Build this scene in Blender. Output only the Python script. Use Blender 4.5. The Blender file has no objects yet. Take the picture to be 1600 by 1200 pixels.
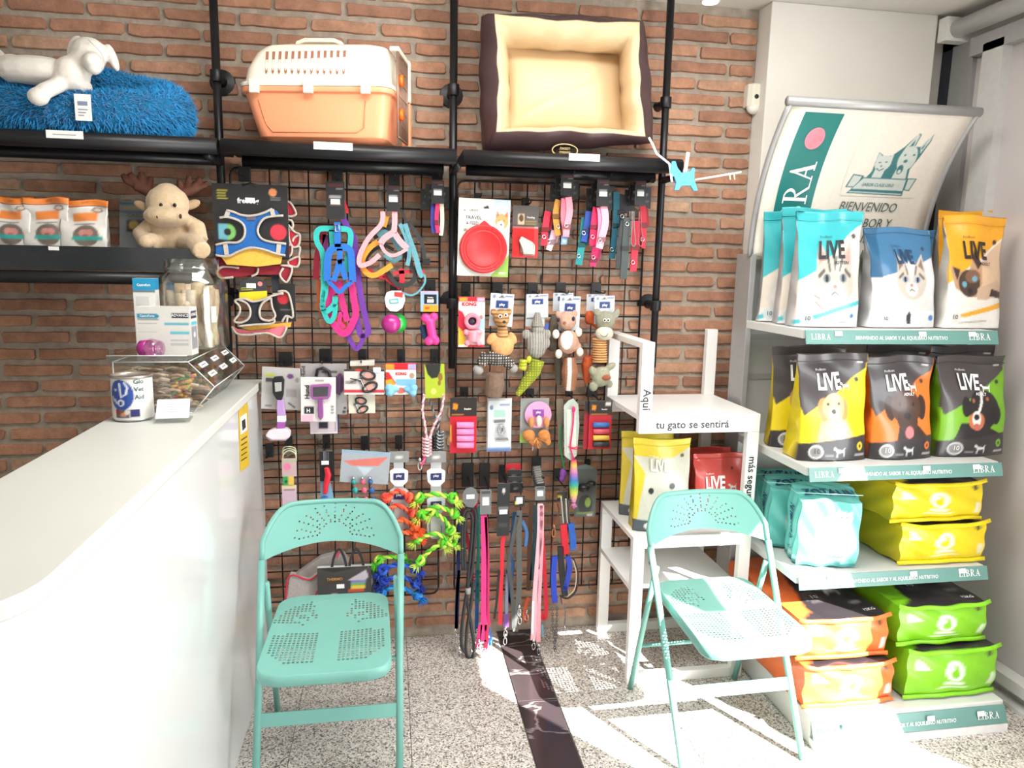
import bpy, math, random
import numpy as np
from mathutils import Vector, Matrix, Euler
SC = bpy.context.scene
COL = SC.collection
rnd = random.Random(7)
# ------------------------------------------------------------------ camera, sky, sun, area lights, exposure
CAM = (0.0, -2.936, 1.58)
RGT = Vector((0.98626, -0.16405, 0.01930)); UPV = Vector((0.00768, 0.16226, 0.98672)); FWD = Vector((0.16500, 0.97302, -0.16129))
FPX = 1139.62
cam = bpy.data.objects.new('camera', bpy.data.cameras.new('camera')); COL.objects.link(cam)
cam.matrix_world = Matrix(((RGT.x, UPV.x, -FWD.x, CAM[0]), (RGT.y, UPV.y, -FWD.y, CAM[1]), (RGT.z, UPV.z, -FWD.z, CAM[2]), (0, 0, 0, 1)))
cam.data.sensor_width = 36.0; cam.data.lens = FPX / 1600 * 36.0; cam.data.clip_start = 0.02
SC.camera = cam
w = bpy.data.worlds.new('sky'); SC.world = w; w.use_nodes = True
bg = w.node_tree.nodes['Background']
bg.inputs['Color'].default_value = (0.86, 0.93, 1.0, 1); bg.inputs['Strength'].default_value = 1.8
def lamp(name, kind, energy, loc, aim=None, size=None, color=(1, 1, 1)):
    d = bpy.data.lights.new(name, kind); d.energy = energy; d.color = color
    o = bpy.data.objects.new(name, d); COL.objects.link(o); o.location = loc
    if aim is not None: o.rotation_euler = Vector(aim).to_track_quat('-Z', 'Y').to_euler()
    if size and kind == 'AREA': d.shape = 'RECTANGLE'; d.size, d.size_y = size
    return o
sun = lamp('sunlight', 'SUN', 34.0, (6, -6, 6), (-0.87, 1.08, -1.0), color=(1.0, 0.96, 0.9)); sun.data.angle = math.radians(0.3)
lamp('daylight_door', 'AREA', 66, (2.29, -2.29, 1.15), (-1, 0.05, 0.0), (1.3, 2.0), (0.95, 0.98, 1.0))
lamp('front_fill', 'AREA', 12, (-0.6, -5.3, 1.9), (0.12, 1, 0.02), (3.6, 1.2), (1.0, 0.985, 0.96))  # added fill from behind the camera; the wall there has no window
lamp('ceiling_fill', 'AREA', 46, (0.5, -1.2, 2.585), (0, 0.1, -1), (1.8, 0.5), (1.0, 0.97, 0.93))  # added fill below the ceiling, not a fixture of the shop
SC.view_settings.view_transform = 'Standard'; SC.view_settings.look = 'None'
SC.view_settings.exposure = 0.1; SC.view_settings.gamma = 1.0; SC.view_settings.use_curve_mapping = False
SC.cycles.max_bounces = 8; SC.cycles.diffuse_bounces = 4; SC.cycles.transparent_max_bounces = 16
SC.cycles.sample_clamp_indirect = 4.0; SC.cycles.caustics_refractive = False

# ------------------------------------------------------------------ helpers
def at(px, py, y=None, z=None, x=None):
    """World point seen at a measured photo position, on the plane y=, z= or x= where the thing stands."""
    d = RGT * ((px - 800) / FPX) - UPV * ((py - 600) / FPX) + FWD
    t = (x - CAM[0]) / d.x if x is not None else ((z - CAM[2]) / d.z if z is not None else (y - CAM[1]) / d.y)
    return Vector(CAM) + d * t
def lin(c):
    return tuple(((v / 255) / 12.92 if v <= 10.3 else (((v / 255) + 0.055) / 1.055) ** 2.4) for v in c)
MATS = {}
def M(rgb, rough=0.5, metal=0.0, ns=40.0, na=0.06, bump=0.0, bs=None, coat=0.0, alpha=1.0, trans=0.0, emit=0.0, sheen=0.0):
    key = (tuple(rgb), rough, metal, ns, na, bump, bs, coat, alpha, trans, emit, sheen)
    if key in MATS: return MATS[key]
    m = bpy.data.materials.new('surface'); m.use_nodes = True
    nt = m.node_tree; b = nt.nodes['Principled BSDF']; L = nt.links.new
    c = lin(rgb)
    tc = nt.nodes.new('ShaderNodeTexCoord'); n = nt.nodes.new('ShaderNodeTexNoise')
    n.inputs['Scale'].default_value = ns; n.inputs['Detail'].default_value = 4; L(tc.outputs['Object'], n.inputs['Vector'])
    r = nt.nodes.new('ShaderNodeValToRGB'); e = r.color_ramp.elements
    e[0].position = 0.3; e[1].position = 0.7
    e[0].color = (*[v * (1 - na) for v in c], 1); e[1].color = (*[min(1, v * (1 + na)) for v in c], 1)
    L(n.outputs['Fac'], r.inputs['Fac']); L(r.outputs['Color'], b.inputs['Base Color'])
    b.inputs['Roughness'].default_value = rough; b.inputs['Metallic'].default_value = metal
    b.inputs['Coat Weight'].default_value = coat; b.inputs['Alpha'].default_value = alpha
    b.inputs['Transmission Weight'].default_value = trans; b.inputs['Sheen Weight'].default_value = sheen
    if emit: b.inputs['Emission Color'].default_value = (*c, 1); b.inputs['Emission Strength'].default_value = emit
    if bump:
        n2 = nt.nodes.new('ShaderNodeTexNoise'); n2.inputs['Scale'].default_value = bs or ns * 2; n2.inputs['Detail'].default_value = 3
        L(tc.outputs['Object'], n2.inputs['Vector'])
        bp = nt.nodes.new('ShaderNodeBump'); bp.inputs['Strength'].default_value = bump; bp.inputs['Distance'].default_value = 0.004
        L(n2.outputs['Fac'], bp.inputs['Height']); L(bp.outputs['Normal'], b.inputs['Normal'])
    MATS[key] = m; return m
def PM(rough=0.4, coat=0.0):
    """Printed material: colour attribute with a little noise."""
    key = ('print', rough, coat)
    if key in MATS: return MATS[key]
    m = bpy.data.materials.new('print'); m.use_nodes = True; nt = m.node_tree; b = nt.nodes['Principled BSDF']; L = nt.links.new
    a = nt.nodes.new('ShaderNodeAttribute'); a.attribute_name = 'Col'
    tc = nt.nodes.new('ShaderNodeTexCoord'); n = nt.nodes.new('ShaderNodeTexNoise'); n.inputs['Scale'].default_value = 60
    L(tc.outputs['Object'], n.inputs['Vector'])
    r = nt.nodes.new('ShaderNodeMapRange'); r.inputs['To Min'].default_value = 0.78; r.inputs['To Max'].default_value = 0.9
    L(n.outputs['Fac'], r.inputs['Value'])
    mx = nt.nodes.new('ShaderNodeMix'); mx.data_type = 'RGBA'; mx.blend_type = 'MULTIPLY'; mx.inputs['Factor'].default_value = 1
    L(a.outputs['Color'], mx.inputs['A']); L(r.outputs['Result'], mx.inputs['B']); L(mx.outputs['Result'], b.inputs['Base Color'])
    b.inputs['Roughness'].default_value = rough; b.inputs['Coat Weight'].default_value = coat
    MATS[key] = m; return m
def GL(tint=(252, 253, 253), mix=0.12, rough=0.09):
    """Thin clear plastic or glass: mostly see-through with a glossy film."""
    key = ('glass', tint, mix, rough)
    if key in MATS: return MATS[key]
    m = bpy.data.materials.new('clear_film'); m.use_nodes = True; nt = m.node_tree; nt.nodes.clear(); L = nt.links.new
    o = nt.nodes.new('ShaderNodeOutputMaterial'); t = nt.nodes.new('ShaderNodeBsdfTransparent'); t.inputs['Color'].default_value = (*lin(tint), 1)
    g = nt.nodes.new('ShaderNodeBsdfGlossy'); g.inputs['Roughness'].default_value = rough; g.inputs['Color'].default_value = (0.8, 0.8, 0.8, 1)
    f = nt.nodes.new('ShaderNodeLayerWeight'); f.inputs['Blend'].default_value = 0.35
    a = nt.nodes.new('ShaderNodeMath'); a.operation = 'MULTIPLY_ADD'; a.inputs[1].default_value = 0.16; a.inputs[2].default_value = mix * 0.45; a.use_clamp = True
    mx = nt.nodes.new('ShaderNodeMixShader'); L(f.outputs['Facing'], a.inputs[0]); L(a.outputs[0], mx.inputs[0])
    L(t.outputs[0], mx.inputs[1]); L(g.outputs[0], mx.inputs[2]); L(mx.outputs[0], o.inputs['Surface'])
    MATS[key] = m; return m

BASE = {}
class B:
    """Collects shapes and links them as ONE mesh object; coordinates are world unless local=True."""
    def __init__(s): s.v = []; s.f = []; s.c = None; s.fm = []
    def add(s, vs, fs, m=0):
        n = len(s.v); s.v += [tuple(p) for p in vs]; s.f += [tuple(i + n for i in q) for q in fs]; s.fm += [m] * len(fs); return s
    def box(s, x0, x1, y0, y1, z0, z1, m=0):
        return s.add([(x0, y0, z0), (x1, y0, z0), (x1, y1, z0), (x0, y1, z0), (x0, y0, z1), (x1, y0, z1), (x1, y1, z1), (x0, y1, z1)],
                     [(0, 3, 2, 1), (4, 5, 6, 7), (0, 1, 5, 4), (1, 2, 6, 5), (2, 3, 7, 6), (3, 0, 4, 7)], m)
    def prism(s, pts, y0, y1, m=0):
        """Polygon of (x, z) points pushed from y0 to y1."""
        n = len(pts); a = sum(pts[i][0] * pts[(i + 1) % n][1] - pts[(i + 1) % n][0] * pts[i][1] for i in range(n))
        if a < 0: pts = pts[::-1]
        if y0 > y1: y0, y1 = y1, y0
        vs = [(p[0], y0, p[1]) for p in pts] + [(p[0], y1, p[1]) for p in pts]
        return s.add(vs, [tuple(range(n)), tuple(range(2 * n - 1, n - 1, -1))] + [(i, i + n, (i + 1) % n + n, (i + 1) % n) for i in range(n)], m)
    def zprism(s, pts, z0, z1, m=0):
        n = len(pts); a = sum(pts[i][0] * pts[(i + 1) % n][1] - pts[(i + 1) % n][0] * pts[i][1] for i in range(n))
        if a < 0: pts = pts[::-1]
        vs = [(p[0], p[1], z0) for p in pts] + [(p[0], p[1], z1) for p in pts]
        return s.add(vs, [tuple(range(n - 1, -1, -1)), tuple(range(n, 2 * n))] + [(i, (i + 1) % n, (i + 1) % n + n, i + n) for i in range(n)], m)
    def tube(s, path, r, n=8, closed=False, flat=None, m=0):
        """Round tube, or with flat=(width_dir, half_width, half_thick) a flat strap."""
        P = [Vector(p) for p in path]; k = len(P); N = None; rings = []
        for i in range(k):
            a = P[(i - 1) % k] if (closed or i > 0) else P[i]; b = P[(i + 1) % k] if (closed or i < k - 1) else P[i]
            T = (b - a); T = T.normalized() if T.length > 1e-9 else Vector((0, 0, 1))
            if flat:
                W = Vector(flat[0]); W = W - T * W.dot(T)
                if W.length < 1e-4: W = T.orthogonal()
                W.normalize(); U = T.cross(W); h = flat[1][i] if isinstance(flat[1], (list, tuple)) else flat[1]
                ring = [P[i] + W * (h * sx) + U * (flat[2] * sy) for sx, sy in ((-1, -1), (1, -1), (1, 1), (-1, 1))]
            else:
                if N is None: N = T.orthogonal().normalized()
                N = N - T * N.dot(T); N = N.normalized() if N.length > 1e-6 else T.orthogonal().normalized()
                U = T.cross(N); rr = r[i] if isinstance(r, (list, tuple)) else r
                ring = [P[i] + N * (rr * math.cos(2 * math.pi * j / n)) + U * (rr * math.sin(2 * math.pi * j / n)) for j in range(n)]
            rings.append(ring)
        q = len(rings[0]); vs = [p for rg in rings for p in rg]; fs = []
        for i in range(k if closed else k - 1):
            j = (i + 1) % k
            for t in range(q): fs.append((i * q + t, i * q + (t + 1) % q, j * q + (t + 1) % q, j * q + t))
        if not closed: fs += [tuple(range(q - 1, -1, -1)), tuple(range((k - 1) * q, k * q))]
        return s.add(vs, fs, m)
    def lathe(s, prof, c=(0, 0, 0), n=20, axis='z', m=0):
        vs = []; fs = []
        for r, h in prof:
            for j in range(n):
                a = 2 * math.pi * j / n; x, y = r * math.cos(a), r * math.sin(a)
                p = (x, y, h) if axis == 'z' else ((x, h, y) if axis == 'y' else (h, x, y))
                vs.append((c[0] + p[0], c[1] + p[1], c[2] + p[2]))
        for i in range(len(prof) - 1):
            for j in range(n):
                q = (i * n + j, i * n + (j + 1) % n, (i + 1) * n + (j + 1) % n, (i + 1) * n + j)
                fs.append(q if axis != 'y' else q[::-1])
        if prof[0][0] > 1e-5: fs.append(tuple(range(n - 1, -1, -1)))
        if prof[-1][0] > 1e-5: fs.append(tuple(range((len(prof) - 1) * n, len(prof) * n)))
        return s.add(vs, fs, m)
    def ell(s, c, r, n=14, rot=(0, 0, 0), m=0):
        R = Euler(rot).to_matrix(); vs = []; fs = []; h = max(4, n // 2)
        for i in range(h + 1):
            th = math.pi * i / h
            for j in range(n):
                ph = 2 * math.pi * j / n
                vs.append(Vector(c) + R @ Vector((r[0] * math.sin(th) * math.cos(ph), r[1] * math.sin(th) * math.sin(ph), r[2] * math.cos(th))))
        for i in range(h):
            for j in range(n): fs.append((i * n + j, (i + 1) * n + j, (i + 1) * n + (j + 1) % n, i * n + (j + 1) % n))
        return s.add(vs, fs, m)
    def sheet(s, fn, nu, nv, cols=None, m=0):
        """Grid surface fn(u, v); cols(U, V) gives an (n, 3) colour array."""
        n0 = len(s.v)
        us = [i / nu for i in range(nu + 1)]; vs_ = [j / nv for j in range(nv + 1)]
        s.add([fn(u, v) for v in vs_ for u in us], [(j * (nu + 1) + i, j * (nu + 1) + i + 1, (j + 1) * (nu + 1) + i + 1, (j + 1) * (nu + 1) + i) for j in range(nv) for i in range(nu)], m)
        if cols is not None:
            U = np.array([u for v in vs_ for u in us]); V = np.array([v for v in vs_ for u in us])
            s.paint(n0, cols(U, V))
        return s
    def paint(s, n0, arr):
        if s.c is None: s.c = {}
        s.c[n0] = np.asarray(arr, float)
    def fill(s, n0, n1, rgb): s.paint(n0, np.tile(np.array(lin(rgb)), (n1 - n0, 1)))
    def mesh(s, name, off=(0, 0, 0), smooth=False):
        me = bpy.data.meshes.new(name)
        me.from_pydata([(p[0] - off[0], p[1] - off[1], p[2] - off[2]) for p in s.v], [], s.f); me.validate(); me.update()
        if s.c is not None:
            a = me.color_attributes.new('Col', 'FLOAT_COLOR', 'POINT'); arr = np.full((len(s.v), 4), 0.8)
            for n0, q in s.c.items(): arr[n0:n0 + len(q), :3] = q
            arr[:, 3] = 1; a.data.foreach_set('color', arr.ravel())
        if smooth: me.polygons.foreach_set('use_smooth', [True] * len(me.polygons))
        return me
    def obj(s, name, mat, parent=None, smooth=False, bev=0, local=False, solid=0, sub=0):
        off = (0, 0, 0) if local or parent is None else BASE.get(parent, (0, 0, 0))
        me = s.mesh(name, off, smooth)
        for q in (mat if isinstance(mat, (list, tuple)) else [mat]): me.materials.append(q)
        if any(s.fm): me.polygons.foreach_set('material_index', s.fm[:len(me.polygons)])
        o = bpy.data.objects.new(name, me); COL.objects.link(o)
        if parent is not None: o.parent = parent; BASE[o] = off
        if solid: q = o.modifiers.new('solid', 'SOLIDIFY'); q.thickness = solid; q.offset = 0
        if bev: q = o.modifiers.new('bevel', 'BEVEL'); q.width = bev; q.segments = 2; q.limit_method = 'ANGLE'
        if sub: q = o.modifiers.new('sub', 'SUBSURF'); q.levels = q.render_levels = sub
        if bev and smooth is None: pass
        return o
def thing(name, label, cat, loc=(0, 0, 0), rz=0.0, group=None, local=False):
    o = bpy.data.objects.new(name, None); COL.objects.link(o); o.location = loc; o.rotation_euler = (0, 0, rz)
    o.empty_display_size = 0.05
    BASE[o] = (0, 0, 0) if local else tuple(loc)
    o['label'] = label; o['category'] = cat
    if group: o['group'] = group
    return o
def tag(o, label, cat, group=None):
    o['label'] = label; o['category'] = cat
    if group: o['group'] = group
    return o
def struct(o, label=None):
    o['kind'] = 'structure'
    if label: o['label'] = label
    return o
def dup(root, loc, label, rz=None, group=None):
    r = root.copy(); COL.objects.link(r); r.location = loc; r['label'] = label
    if rz is not None: r.rotation_euler = (0, 0, rz)
    if group: r['group'] = group
    for ch in list(root.children):
        c = ch.copy(); COL.objects.link(c); c.parent = r
        for g in list(ch.children):
            d = g.copy(); COL.objects.link(d); d.parent = c
    return r
TXT = {}
def glyphs(s, bold=0.0, font=None):
    key = (s, bold)
    if key not in TXT:
        cu = bpy.data.curves.new('t', 'FONT'); cu.body = s; cu.size = 1.0; cu.resolution_u = 2; cu.offset = bold; cu.fill_mode = 'FRONT'
        o = bpy.data.objects.new('t', cu); me = o.to_mesh()
        vs = [tuple(v.co) for v in me.vertices]; fs = [tuple(p.vertices) for p in me.polygons]
        o.to_mesh_clear(); bpy.data.objects.remove(o); bpy.data.curves.remove(cu)
        x1 = max([v[0] for v in vs] + [0.01]); x0 = min([v[0] for v in vs] + [0])
        TXT[key] = ([(v[0] - x0, v[1]) for v in vs], fs, x1 - x0)
    return TXT[key]
SERIF = {
 'I': ([[(0, 0), (.36, 0), (.36, .05), (0, .05)], [(0, .95), (.36, .95), (.36, 1), (0, 1)], [(.11, 0), (.25, 0), (.25, 1), (.11, 1)]], .36),
 'L': ([[(0, 0), (.6, 0), (.6, .05), (0, .05)], [(0, .95), (.38, .95), (.38, 1), (0, 1)], [(.11, 0), (.25, 0), (.25, 1), (.11, 1)], [(.5, 0), (.6, 0), (.62, .24), (.57, .24)]], .62),
 'A': ([[(-.02, 0), (.26, 0), (.26, .05), (-.02, .05)], [(.46, 0), (.8, 0), (.8, .05), (.46, .05)], [(.1, 0), (.16, 0), (.42, .86), (.39, 1)], [(.54, 0), (.7, 0), (.42, 1), (.36, 1), (.33, .85)], [(.2, .3), (.6, .3), (.58, .36), (.22, .36)]], .78),
}
def ringseg(cx, cy, rx, ry, tx, ty, a0, a1, n=9):
    o = [(cx + rx * math.cos(a0 + (a1 - a0) * i / n), cy + ry * math.sin(a0 + (a1 - a0) * i / n)) for i in range(n + 1)]
    q = [(cx + (rx - tx) * math.cos(a0 + (a1 - a0) * i / n), cy + (ry - ty) * math.sin(a0 + (a1 - a0) * i / n)) for i in range(n + 1)]
    return [[o[i], o[i + 1], q[i + 1], q[i]] for i in range(n)]
_h = math.pi / 2
SERIF['R'] = (SERIF['I'][0] + ringseg(.25, .74, .36, .26, .13, .05, -_h, _h) + [[(.25, .48), (.38, .48), (.7, .05), (.84, .05), (.84, 0), (.62, 0)]], .8)
SERIF['B'] = (SERIF['I'][0] + ringseg(.25, .76, .32, .24, .12, .05, -_h, _h) + ringseg(.25, .26, .38, .26, .13, .05, -_h, _h), .66)
def lettering(s, fn, h, mat, parent, align='c', shear=0.0, sx=1.0, bold=0.0, serif=False, name='lettering', gap=0.12):
    """Flat letters of cap height h; fn maps (metres right, metres up) to a world point."""
    b = B()
    if serif:
        x = 0; polys = []
        for ch in s:
            P, wd = SERIF[ch]; polys += [[(px + x, py) for px, py in q] for q in P]; x += wd + gap
        wd = x - gap; vs = []; fs = []
        for q in polys:
            n = len(vs); vs += q
            a = sum(q[i][0] * q[(i + 1) % len(q)][1] - q[(i + 1) % len(q)][0] * q[i][1] for i in range(len(q)))
            fs.append(tuple(n + i for i in range(len(q)))[::1 if a > 0 else -1])
        k = h
    else:
        vs, fs, wd = glyphs(s, bold); k = h / 0.73
    dx = {'c': -wd / 2, 'l': 0, 'r': -wd}[align]
    b.add([fn((x + dx + shear * y) * k * sx, y * k) for x, y in vs], fs)
    return b.obj(name, mat, parent)
def plane_map(o, ux, uy):
    o = Vector(o); ux = Vector(ux).normalized(); uy = Vector(uy).normalized()
    return lambda a, b: o + ux * a + uy * b
def wallmap(px, py, y):
    """Letters facing the room (reading along +x, up +z), centred where (px, py) is measured at depth y."""
    p = at(px, py, y=y); return plane_map(p, (1, 0, 0), (0, 0, 1))
# ---- flat prints as colour fields
def field(base, shapes):
    """Colour field over (U, V) in 0..1 made of drawn shapes: ('e',cx,cy,rx,ry,rgb[,rot]) ('p',pts,rgb) ('l',pts,width,rgb) ('r',x0,y0,x1,y1,rgb)."""
    def f0(U, V):
        C = np.tile(np.array(lin(base)), (len(U), 1))
        for s in shapes:
            k = s[0]
            if k == 'e':
                a = s[6] if len(s) > 6 else 0; X = U - s[1]; Y = V - s[2]; c, d = math.cos(a), math.sin(a)
                q = ((X * c + Y * d) / s[3]) ** 2 + ((-X * d + Y * c) / s[4]) ** 2 <= 1; col = s[5]
            elif k == 'r': q = (U >= s[1]) & (U <= s[3]) & (V >= s[2]) & (V <= s[4]); col = s[5]
            elif k == 'p':
                q = np.zeros(len(U), bool); P = s[1]; n = len(P); col = s[2]
                for i in range(n):
                    x0, y0 = P[i]; x1, y1 = P[(i + 1) % n]
                    if y0 == y1: continue
                    h = ((y0 > V) != (y1 > V)) & (U < (x1 - x0) * (V - y0) / (y1 - y0) + x0); q ^= h
            else:
                q = np.zeros(len(U), bool); col = s[3]
                for (x0, y0), (x1, y1) in zip(s[1], s[1][1:]):
                    L2 = (x1 - x0) ** 2 + (y1 - y0) ** 2 + 1e-9; t = np.clip(((U - x0) * (x1 - x0) + (V - y0) * (y1 - y0)) / L2, 0, 1)
                    q |= (U - x0 - t * (x1 - x0)) ** 2 + (V - y0 - t * (y1 - y0)) ** 2 <= s[2] ** 2
            C[q] = lin(col)
        return C
    def f(U, V):
        f1 = lambda a, c: f0(np.clip(a, .001, .999), np.clip(c, .001, .999))
        du = np.diff(np.unique(U)); dv = np.diff(np.unique(V)); a = (du.min() if len(du) else 0) * .3; c = (dv.min() if len(dv) else 0) * .3
        return (f1(U + a, V + c * .4) + f1(U - a, V - c * .4) + f1(U + a * .4, V - c) + f1(U - a * .4, V + c)) / 4
    return f
def slab(b, fn, nu, nv, thick, cols, rim=(225, 225, 225)):
    """A thin printed sheet: front grid fn(u, v) painted by cols, closed by a back sheet thick behind (towards +y)."""
    b.sheet(fn, nu, nv, cols); n = len(b.v)
    k = [(u, v) for u, v in ((0, 0), (1, 0), (1, 1), (0, 1))]
    F = [Vector(fn(u, v)) for u, v in k]; b.add(F + [p + Vector((0, thick, 0)) for p in F], [(4, 7, 6, 5)] + [(i, i + 4, (i + 1) % 4 + 4, (i + 1) % 4) for i in range(4)])
    b.fill(n, len(b.v), rim); return b
def remesh(name, ells, mat, parent, voxel=0.005, fn=None, smooth=2):
    """Union of ellipsoids / tubes fused into one continuous soft body."""
    b = B()
    for e in ells:
        if e[0] == 't': b.tube(e[1], e[2], 10)
        else: b.ell(e[0], e[1], 14, e[2] if len(e) > 2 else (0, 0, 0))
    off = BASE.get(parent, (0, 0, 0)) if parent else (0, 0, 0)
    me = b.mesh('tmp', off); o = bpy.data.objects.new('tmp', me); COL.objects.link(o)
    q = o.modifiers.new('r', 'REMESH'); q.mode = 'VOXEL'; q.voxel_size = voxel; q.use_smooth_shade = True
    if smooth: q = o.modifiers.new('s', 'SMOOTH'); q.iterations = smooth; q.factor = 0.5
    dg = bpy.context.evaluated_depsgraph_get(); ev = o.evaluated_get(dg); m2 = bpy.data.meshes.new_from_object(ev)
    bpy.data.objects.remove(o); bpy.data.meshes.remove(me); m2.name = name; m2.materials.clear(); m2.materials.append(mat)
    m2.polygons.foreach_set('use_smooth', [True] * len(m2.polygons))
    if fn is not None:
        co = np.empty(len(m2.vertices) * 3); m2.vertices.foreach_get('co', co); co = co.reshape(-1, 3) + np.array(off)
        a = m2.color_attributes.get('Col') or m2.color_attributes.new('Col', 'FLOAT_COLOR', 'POINT')
        arr = np.ones((len(co), 4)); arr[:, :3] = fn(co); a.data.foreach_set('color', arr.ravel())
    o = bpy.data.objects.new(name, m2); COL.objects.link(o)
    if parent: o.parent = parent; BASE[o] = off
    return o
WHITE = M((236, 236, 232), 0.35, na=0.02); BLACK = M((24, 24, 26), 0.45, na=0.1); BLKMET = M((30, 30, 33), 0.38, 0.3, na=0.08)
STEEL = M((190, 192, 195), 0.25, 1.0); CHROME = M((220, 222, 225), 0.12, 1.0); INK = M((28, 28, 30), 0.5); PAPER = M((240, 240, 238), 0.6, na=0.02)
TEAL = M((30, 128, 122), 0.4); CLEAR = GL()
# ------------------------------------------------------------------ the setting
XR = 2.32; XL = -3.0; YF = -5.6; ZC = 2.61
def brick_mat():
    m = bpy.data.materials.new('brick_clay'); m.use_nodes = True; nt = m.node_tree; b = nt.nodes['Principled BSDF']; L = nt.links.new
    oi = nt.nodes.new('ShaderNodeObjectInfo'); ge = nt.nodes.new('ShaderNodeNewGeometry')
    ad = nt.nodes.new('ShaderNodeMath'); ad.operation = 'ADD'; L(oi.outputs['Random'], ad.inputs[0]); L(ge.outputs['Random Per Island'], ad.inputs[1])
    fr = nt.nodes.new('ShaderNodeMath'); fr.operation = 'FRACT'; L(ad.outputs[0], fr.inputs[0])
    r = nt.nodes.new('ShaderNodeValToRGB'); e = r.color_ramp.elements
    e[0].position = 0; e[0].color = (*lin((150, 108, 88)), 1); e[1].position = 1; e[1].color = (*lin((188, 152, 126)), 1)
    for p, c in ((0.3, (184, 136, 108)), (0.55, (162, 118, 96)), (0.8, (180, 134, 108))):
        q = e.new(p); q.color = (*lin(c), 1)
    L(fr.outputs[0], r.inputs['Fac'])
    n = nt.nodes.new('ShaderNodeTexNoise'); n.inputs['Scale'].default_value = 20; n.inputs['Detail'].default_value = 8; n.inputs['Roughness'].default_value = .7
    L(ge.outputs['Position'], n.inputs['Vector'])
    mr = nt.nodes.new('ShaderNodeMapRange'); mr.inputs['From Min'].default_value = 0.3; mr.inputs['From Max'].default_value = 0.7
    mr.inputs['To Min'].default_value = 0.66; mr.inputs['To Max'].default_value = 1.3; L(n.outputs['Fac'], mr.inputs['Value'])
    mx = nt.nodes.new('ShaderNodeMix'); mx.data_type = 'RGBA'; mx.blend_type = 'MULTIPLY'; mx.inputs['Factor'].default_value = 1
    L(r.outputs['Color'], mx.inputs['A']); L(mr.outputs['Result'], mx.inputs['B']); L(mx.outputs['Result'], b.inputs['Base Color'])
    n2 = nt.nodes.new('ShaderNodeTexNoise'); n2.inputs['Scale'].default_value = 110; n2.inputs['Detail'].default_value = 4; L(ge.outputs['Position'], n2.inputs['Vector'])
    bp = nt.nodes.new('ShaderNodeBump'); bp.inputs['Strength'].default_value = 0.5; bp.inputs['Distance'].default_value = 0.004
    L(n2.outputs['Fac'], bp.inputs['Height']); L(bp.outputs['Normal'], b.inputs['Normal']); b.inputs['Roughness'].default_value = 0.85
    return m
BRICK = brick_mat(); MORTAR = M((168, 156, 142), 0.95, ns=22, na=0.2, bump=0.9, bs=70)
wall = struct(B().box(XL, 2.2, 0.0, 0.15, 0, ZC).obj('wall_back', MORTAR))
def brick_mesh(hl, k):
    """One rough brick centred at the origin, face towards -y, bedded in the mortar."""
    r = random.Random(k); hh = 0.0198; b = B()
    P = [(-hl, -hh * .7), (-hl + .006, -hh), (-hl * .6, -hh), (-hl * .1, -hh), (hl * .4, -hh), (hl - .006, -hh), (hl, -hh * .6), (hl, hh * .7), (hl - .007, hh), (hl * .6, hh), (hl * .1, hh), (-hl * .45, hh), (-hl + .005, hh), (-hl, hh * .6)]
    P = [(x + r.uniform(-.004, .004), z + r.uniform(-.0030, .0026)) for x, z in P]
    n = len(P); d = 0.011
    vs = [(x * .985, -d, z * .88) for x, z in P] + [(x, -d + .004, z) for x, z in P] + [(x, .004, z) for x, z in P]
    fs = [tuple(range(n))] + [(i + n, (i + 1) % n + n, (i + 1) % n, i) for i in range(n)] + [(i + 2 * n, (i + 1) % n + 2 * n, (i + 1) % n + n, i + n) for i in range(n)]
    return b.add(vs, fs)
BM = [brick_mesh(.1175, k).mesh('brick') for k in range(6)]; CUT = {}
for m_ in BM: m_.materials.append(BRICK)
cand = []
PB = 0.2515; CZ = 0.0606; z0b = 1.585 - 26 * CZ
def proj(x, y, z):
    d = Vector((x, y, z)) - Vector(CAM); f = d.dot(FWD)
    return 800 + FPX * d.dot(RGT) / f, 600 - FPX * d.dot(UPV) / f, f
for row in range(0, 44):
    z = z0b + row * CZ
    if z < 0.012 or z > ZC - 0.01: continue
    off = 1.229 + (0 if row % 2 == 0 else PB / 2)
    for k in range(-18, 3):
        xa = off + k * PB + rnd.uniform(-.006, .006) + .009; xb = off + (k + 1) * PB - .009
        if xb > 1.47: xb = 1.47
        if xa < XL or xb - xa < .03: continue
        px, py, _ = proj((xa + xb) / 2, 0, z)
        seen = -60 < px < 1640 and -20 < py < 1010
        hid = (px < 400 and py > 620 + max(0, (180 - px)) * .5) or py > 985 or (1010 < px and py > 880)
        cand.append((seen and not hid, -abs(px - 700) * .1 - py * .02, xa, xb, z + rnd.uniform(-.0018, .0018)))
cand.sort(key=lambda c: (not c[0], -c[1]))
rest = B()
for i, (seen, _, xa, xb, z) in enumerate(cand):
    full = xb - xa > .22; q = rnd.randrange(6)
    if i < 298 and seen:
        if full: me = BM[q]
        else:
            key = round((xb - xa) * 50); me = CUT.get(key)
            if me is None:
                me = brick_mesh((xb - xa) / 2, key).mesh('brick'); me.materials.append(BRICK); CUT[key] = me
        o = bpy.data.objects.new('brick', me); COL.objects.link(o); o.parent = wall; o.location = ((xa + xb) / 2, rnd.uniform(-.003, .001), z)
        if full and rnd.random() < .5: o.rotation_euler = (0, math.pi, 0)
    else:
        t = brick_mesh((xb - xa) / 2, q + i); rest.add([(x + (xa + xb) / 2, y, zz + z) for x, y, zz in t.v], t.f)
ro = rest.obj('brick_remainder', BRICK, wall); ro['kind'] = 'stuff'
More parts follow.
